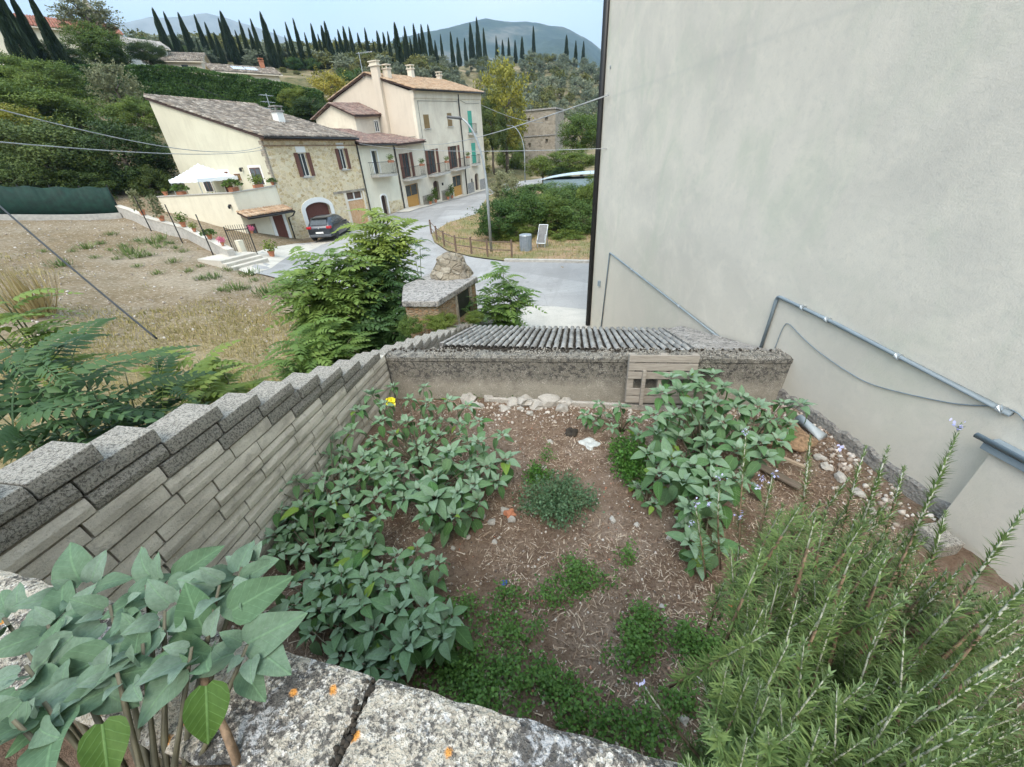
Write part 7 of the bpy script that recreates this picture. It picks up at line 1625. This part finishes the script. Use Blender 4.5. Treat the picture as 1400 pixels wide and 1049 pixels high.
feather('darker feather-leaved shrub left of the tallest one at the edge of the field',gpos(455,480,10.6),[at_d(x,y,d) for x,y,d in ((448,350,10.7),(410,385,10.3),(425,410,10.0),(450,380,10.3),(470,440,9.8),(440,425,9.8),(430,372,10.5),(465,372,10.4),(480,362,10.8),(442,395,10.1),(475,400,10.1),(412,362,10.8),(455,425,9.8),(490,392,10.2))],.85,22,'fern',26)
feather('feather-leaved shrub with dark inner leaves in front of the brick hut',gpos(520,475,10.3),[at_d(x,y,d) for x,y,d in ((520,440,9.6),(540,445,9.7),(480,445,9.5),(530,350,11),(520,375,10.6),(545,365,11),(555,385,10.6),(530,405,10.2),(505,420,9.9),(548,420,10),(500,450,9.6))],.75,23,'ferndark',26)
feather('low feather-leaved shrub on the outer side of the stepped wall',gpos(430,500,8.8),[at_d(x,y,d) for x,y,d in ((430,440,8.9),(405,468,8.6),(450,452,8.8),(462,478,8.4),(425,480,8.3),(395,492,8.2),(480,462,8.7))],.62,24,'fern',24)
feather('lone thin feather-leaved sprig against the road right of the tallest shrub',gpos(575,400,14),[at_d(x,y,d) for x,y,d in ((574,330,14),(568,352,14))],.5,25,'ferndark',7)
feather('feather-leaved shrub right of the brick hut at the roadside',gpos(690,455,10.2),[at_d(x,y,d) for x,y,d in ((688,368,10.4),(700,392,10.2),(672,400,10.0),(695,420,9.9),(668,425,9.7),(710,405,10.3))],.62,26,'fern',24)
feather('small bluish feather-leaved sprig in front of the brick hut face',gpos(635,460,9.6),[at_d(x,y,d) for x,y,d in ((648,408,9.7),(630,425,9.5),(600,400,9.8))],.42,27,'ferndark',14)
P0=at_d(90,560,4.6); feather('close feather-leaved branches leaning over the near end of the stepped wall at the left',(P0[0]-.2,P0[1],-4.2),[at_d(x,y,d) for x,y,d in ((60,500,4.7),(120,520,4.7),(15,520,4.6),(170,505,5.0),(215,495,5.3),(95,480,5.2),(40,545,4.4),(5,470,5.0),(150,545,4.7),(85,545,4.5),(-10,560,4.3))],.80,28,'ferndark',11,FR2,r0=.014)
P0=at_d(275,505,5.6); feather('bright fine-leaved shrub beside the wall at the left middle',(P0[0],P0[1],-4.3),[at_d(x,y,d) for x,y,d in ((270,492,5.7),(290,510,5.5),(250,505,5.6),(300,492,6),(235,520,5.2),(265,530,5.0),(310,515,5.6))],.50,29,'fernlight',14)
P0=at_d(5,420,9); feather('bright green feathery plant at the left edge of the field',(P0[0],P0[1],terr(P0[0],P0[1])),[at_d(x,y,d) for x,y,d in ((-5,398,9),(12,410,9),(-20,440,8.5),(18,440,8.6))],.6,30,'fernlight',12)
feather('thin feather-leaved sprig growing up the left corner of the brick hut',gpos(588,462,9.4),[at_d(x,y,d) for x,y,d in ((585,420,9.5),(600,432,9.4),(570,430,9.5))],.40,33,'fern',12)
feather('weedy feather-leaved clump along the outside of the stepped wall below the brick hut',gpos(620,470,9.0),[at_d(x,y,d) for x,y,d in ((612,445,9.1),(640,440,9.2),(660,432,9.4),(575,458,8.9),(545,468,8.7))],.32,34,'ferndark',12)
feather('dark leafy clump covering the left face of the brick hut',gpos(565,470,9.2),[at_d(x,y,d) for x,y,d in ((560,425,9.3),(545,440,9.1),(575,440,9.2),(560,455,9.0))],.45,35,'ferndark',18)
for px,py,w_,h_,d,key,lab in ((600,440,60,34,8.3,'mid1','low rounded green bush in front of the brick hut'),(560,446,44,34,8.2,'hedgeb0','dark green bush at the left corner of the brick hut'),(648,434,34,22,8.6,'mid2','small green bush at the right corner of the brick hut')):
    tpx('wall_bush',px,py,w_,h_,d,key,lab,cat='bush',trunk=False)
# ---- weeds and ground cover in the yard
def cover():
    rng=np.random.default_rng(31); r=random.Random(31); c=Cloud()
    sp=[(690,860,62,42,1),(650,905,62,48,1.2),(720,930,62,46,1.2),(660,960,70,40,1),(620,930,45,40,.9),(765,815,32,26,.7),(800,795,45,20,.7),(785,780,22,14,.4),(862,885,42,48,1.3),(880,850,26,22,.7),(960,890,38,22,.9),(925,875,32,18,.6),(800,985,70,48,1.0),(870,1000,60,40,1.0),(760,940,40,28,.6),(700,820,30,20,.4),(930,955,30,30,.5),(640,835,25,18,.35),(860,765,12,8,.2),(750,625,14,10,.15),(620,680,12,8,.12),(645,545,10,5,.1),(735,543,14,6,.2),(705,543,10,5,.15),(800,543,8,5,.12)]
    for x,y,a,b_,w_ in sp:
        n=int(700*w_); k=0
        while k<n/22:
            u,v=r.gauss(0,.42),r.gauss(0,.42)
            if u*u+v*v>1: continue
            q=yardpt(x+u*a,y+v*b_); k+=1; m=22; hh=.03+.09*(1-u*u-v*v)*r.random(); P=q+np.stack([rng.normal(size=m)*.035,rng.normal(size=m)*.035,np.abs(rng.normal(size=m))*hh],1)
            c.put(LEAF4,P,frames(unit(m,rng)*[1,1,.5],unit(m,rng)*.6+[0,0,1]),rng.uniform(.014,.030,m),np.clip(rng.random(m)*.6+.4*r.random(),0,1))
    LM['cover']=leafmat('low_weed_leaves',(.04,.10,.018),(.14,.27,.055),.25,.5,0,0,.3); o=c.build('low_ground_cover',LM['cover']); o['kind']='stuff'
cover()
def weed(label,px,py,w_,h_,n,key,seed,leaf=.022,up=.22):
    rng=np.random.default_rng(seed); p=yardpt(px,py); dep=float(np.dot(p,RC@np.array([0,0,1]))); s=dep/F; rx=w_*s/2; e=empty('weed',p,0,label,'weed'); c=Cloud(); m=MB()
    k=n//16
    for i in range(k):
        a=rng.random()*6.28; rr=rx*rng.random()**.6; h=up*rng.uniform(.5,1)*(1-.4*rr/rx); t=np.array([math.cos(a)*rr,math.sin(a)*rr*h_/w_*1.4,h]); m.tube([(t[0]*.2,t[1]*.2,0),tuple(t*.6),tuple(t)],[.003,.0025,.001],4)
        f=rng.random(16); P=t*f[:,None]**.7+rng.normal(size=(16,3))*.016; c.put(LEAF4,P,frames(unit(16,rng)+[0,0,.4],unit(16,rng)*.7+[0,0,.7]),leaf*rng.uniform(.6,1.4,16),rng.random(16))
    m.build('stems',MT['stem'],e); c.build('foliage',LM[key],e)
LM['weedgrey']=leafmat('greyish_weed_leaves',(.06,.13,.06),(.15,.25,.13),.25,.5,0,0,.3); LM['weedgreen']=leafmat('fresh_weed_leaves',(.035,.11,.018),(.11,.25,.04),.3,.5,0,0,.3)
weed('feathery grey-green weed in the middle of the bare soil',762,690,120,80,5200,'weedgrey',41,.024,.24); weed('fresh green upright weed left of the large right-hand plant',858,640,60,80,3600,'weedgreen',42,.028,.34); weed('small green weed behind the feathery middle weed',735,655,50,40,1300,'weedgreen',43,.022,.16)
weed('small weed growing at the foot of the back wall',728,540,26,14,420,'weedgreen',44,.022,.16)
# ---- field: tufts, dry grass, stones
def tuft_mesh(seed,mat,n=70,h=1.0,spread=.5,curve=.4):
    rng=np.random.default_rng(seed); c=Cloud(); bl=Shape([(-.5,0,0),(.5,0,0),(.4,.5,.10),(-.4,.5,.10),(0,1,.35)],[(0,1,2,3),(3,2,4)]); a=rng.random(n)*6.28; rr=rng.random(n)*spread*.5; P=np.stack([np.cos(a)*rr,np.sin(a)*rr,np.zeros(n)],1); lean=rng.uniform(.1,.9,n)*spread*1.6; A=np.stack([np.cos(a)*lean,np.sin(a)*lean,np.ones(n)],1); L=h*rng.uniform(.5,1.1,n); c.put(bl,P,frames(A,np.stack([-np.cos(a),-np.sin(a),np.full(n,.3)],1)),np.stack([np.full(n,.035),L,L],1)); return c.mesh('grass_tuft',mat)
LM['weedfield']=leafmat('field_weed',(.07,.12,.035),(.20,.25,.085),.25,.6,0,.15,.2)
LM['drygrass']=leafmat('dry_grass',(.30,.22,.10),(.52,.42,.22),.2,.8,0,.1,.1); LM['mixgrass']=leafmat('half_dry_grass',(.14,.15,.045),(.42,.34,.15),.2,.8,0,.1,.1)
WT=[tuft_mesh(i,LM['weedfield'],60,.6,.9) for i in range(3)]
for i,(px,py,s) in enumerate([(118,340,.8),(138,334,.5),(178,348,1.1),(190,352,.8),(170,338,.6),(208,333,1.0),(218,339,.7),(84,364,.8),(236,359,.6),(290,381,.7),(275,382,.5),(322,396,.8),(303,398,.5),(366,402,.9),(388,408,.8),(378,399,.6),(232,334,.6),(152,322,.6),(342,376,.8),(130,353,.4),(100,345,.4),(205,350,.5),(160,355,.4),(258,372,.5),(215,375,.5),(150,343,.4),(250,345,.5),(312,370,.6),(60,345,.4),(190,330,.5),(220,328,.9),(240,340,.5),(335,395,.4),(350,385,.5),(188,365,.4),(275,365,.4)]):
    p=hit(px,py); o=link('field_weed',random.choice(WT)); o.location=p; o.scale=(s*1.35,s*1.35,s*.7); o.rotation_euler=(0,0,random.uniform(0,6)); tag(o,'small green weed tuft on the dry stony field','weed','green weed tufts on the dry field')
p=hit(52,432); o=link('dry_grass_clump',tuft_mesh(50,LM['drygrass'],220,1.5,.9)); o.location=p; tag(o,'tall clump of straw-coloured dry grass at the left edge of the field','grass clump')
def proj(P):
    c=P@RC; return CX+F*c[:,0]/c[:,2],CY+F*c[:,1]/c[:,2],c[:,2]
def field_grass():
    rng=np.random.default_rng(77); n=60000; r=np.sqrt(rng.random(n)*(36**2-5**2)+25); a=np.radians(rng.uniform(-80,-14,n)); X=r*np.sin(a);Y=r*np.cos(a)
    xs,ys,zz=proj(np.stack([X,Y,np.full(n,-4.2)],1)); poly=[(-200,300),(165,296),(330,368),(400,395),(470,430),(560,470),(600,520),(300,640),(-200,700)]
    keep=np.array([inpoly(poly,x,y) for x,y in zip(xs,ys)]); X,Y,r=X[keep],Y[keep],r[keep]
    den=np.array([mnoise.noise((x*.35,y*.35,5)) for x,y in zip(X,Y)])+np.clip((17-r)/9,-.55,.9); k=(den>.05+.5*(rng.random(len(X))-.5)); X,Y,r,den=X[k],Y[k],r[k],den[k]; n=len(X); P=np.array([(x,y,terr(x,y)) for x,y in zip(X,Y)])
    bl=Shape([(-.5,0,0),(.5,0,0),(.35,.55,.10),(-.35,.55,.10),(0,1,.35)],[(0,1,2,3),(3,2,4)]); c=Cloud()
    for rep in range(3):
        aa=rng.random(n)*6.28; ln=rng.uniform(.4,1.6,n); A=np.stack([np.cos(aa)*ln,np.sin(aa)*ln,np.ones(n)],1); h=(.05+.13*rng.random(n))*np.clip(1.3-r/40,.6,1); j=rng.normal(size=(n,3))*[.06,.06,0]; c.put(bl,P+j,frames(A,np.stack([-np.cos(aa),-np.sin(aa),np.full(n,.6)],1)),np.stack([np.full(n,.010)+r*.0006,h,h],1),np.clip(.75-.5*np.clip((13-r)/8,0,1)+rng.normal(size=n)*.3,0,1))
    o=c.build('dry_grass',LM['mixgrass']); o['kind']='stuff'
    n=4200; r=np.sqrt(rng.random(n)*(38**2-12**2)+144); a=np.radians(rng.uniform(-80,-30,n)); X=r*np.sin(a);Y=r*np.cos(a); xs,ys,_=proj(np.stack([X,Y,np.full(n,-3.8)],1)); keep=np.array([inpoly(poly,x,y) for x,y in zip(xs,ys)]); P=np.array([(x,y,terr(x,y)+.01) for x,y in zip(X[keep],Y[keep])]); m=len(P); c=Cloud(); c.put(PEB,P,frames(unit(m,rng),unit(m,rng)),.015+.05*rng.random(m)**4,.3+.5*rng.random(m)); o=c.build('field_stones',MT['pebble']); o['kind']='stuff'
    # short grass on the island
    n=9000; c=Cloud(); X=rng.uniform(-11,3,n);Y=rng.uniform(20,46,n); xs,ys,_=proj(np.stack([X,Y,np.array([terr(x,y) for x,y in zip(X,Y)])],1)); keep=np.array([inpoly(isl_px,x,y) for x,y in zip(xs,ys)]); P=np.array([(x,y,terr(x,y)+.07) for x,y in zip(X[keep],Y[keep])]); m=len(P); aa=rng.random(m)*6.28; c.put(bl,P,frames(np.stack([np.cos(aa)*.6,np.sin(aa)*.6,np.ones(m)],1),np.stack([-np.cos(aa),-np.sin(aa),np.full(m,.6)],1)),np.stack([np.full(m,.03),.08+.16*rng.random(m),np.full(m,.15)],1),rng.random(m)); o=c.build('island_grass',LM['mixgrass']); o['kind']='stuff'
isl_px=[(651,294),(612,306),(592,321),(596,332),(614,343),(645,351),(690,357),(815,359),(990,366),(990,250),(742,256),(690,266)]
field_grass()
# ------------------------------------------------------------------ haze
def haze():
    o = MB().box(-9000,9000,-80,9200,-96,1450).build('haze', None) if False else None
    mb = MB().box(-4750,4750,-90,4800,-100,900); me = bpy.data.meshes.new('haze'); me.from_pydata(mb.v,[],mb.f); o = link('haze',me); o['kind']='stuff'
    m = bpy.data.materials.new('haze'); m.use_nodes=True; t=m.node_tree; t.nodes.clear(); out=t.nodes.new('ShaderNodeOutputMaterial')
    v = t.nodes.new('ShaderNodeVolumePrincipled'); v.inputs['Color'].default_value=(.52,.76,1,1); v.inputs['Density'].default_value=HAZE; v.inputs['Anisotropy'].default_value=.2
    t.links.new(v.outputs[0],out.inputs['Volume']); me.materials.append(m)
HAZE = .00018
haze()
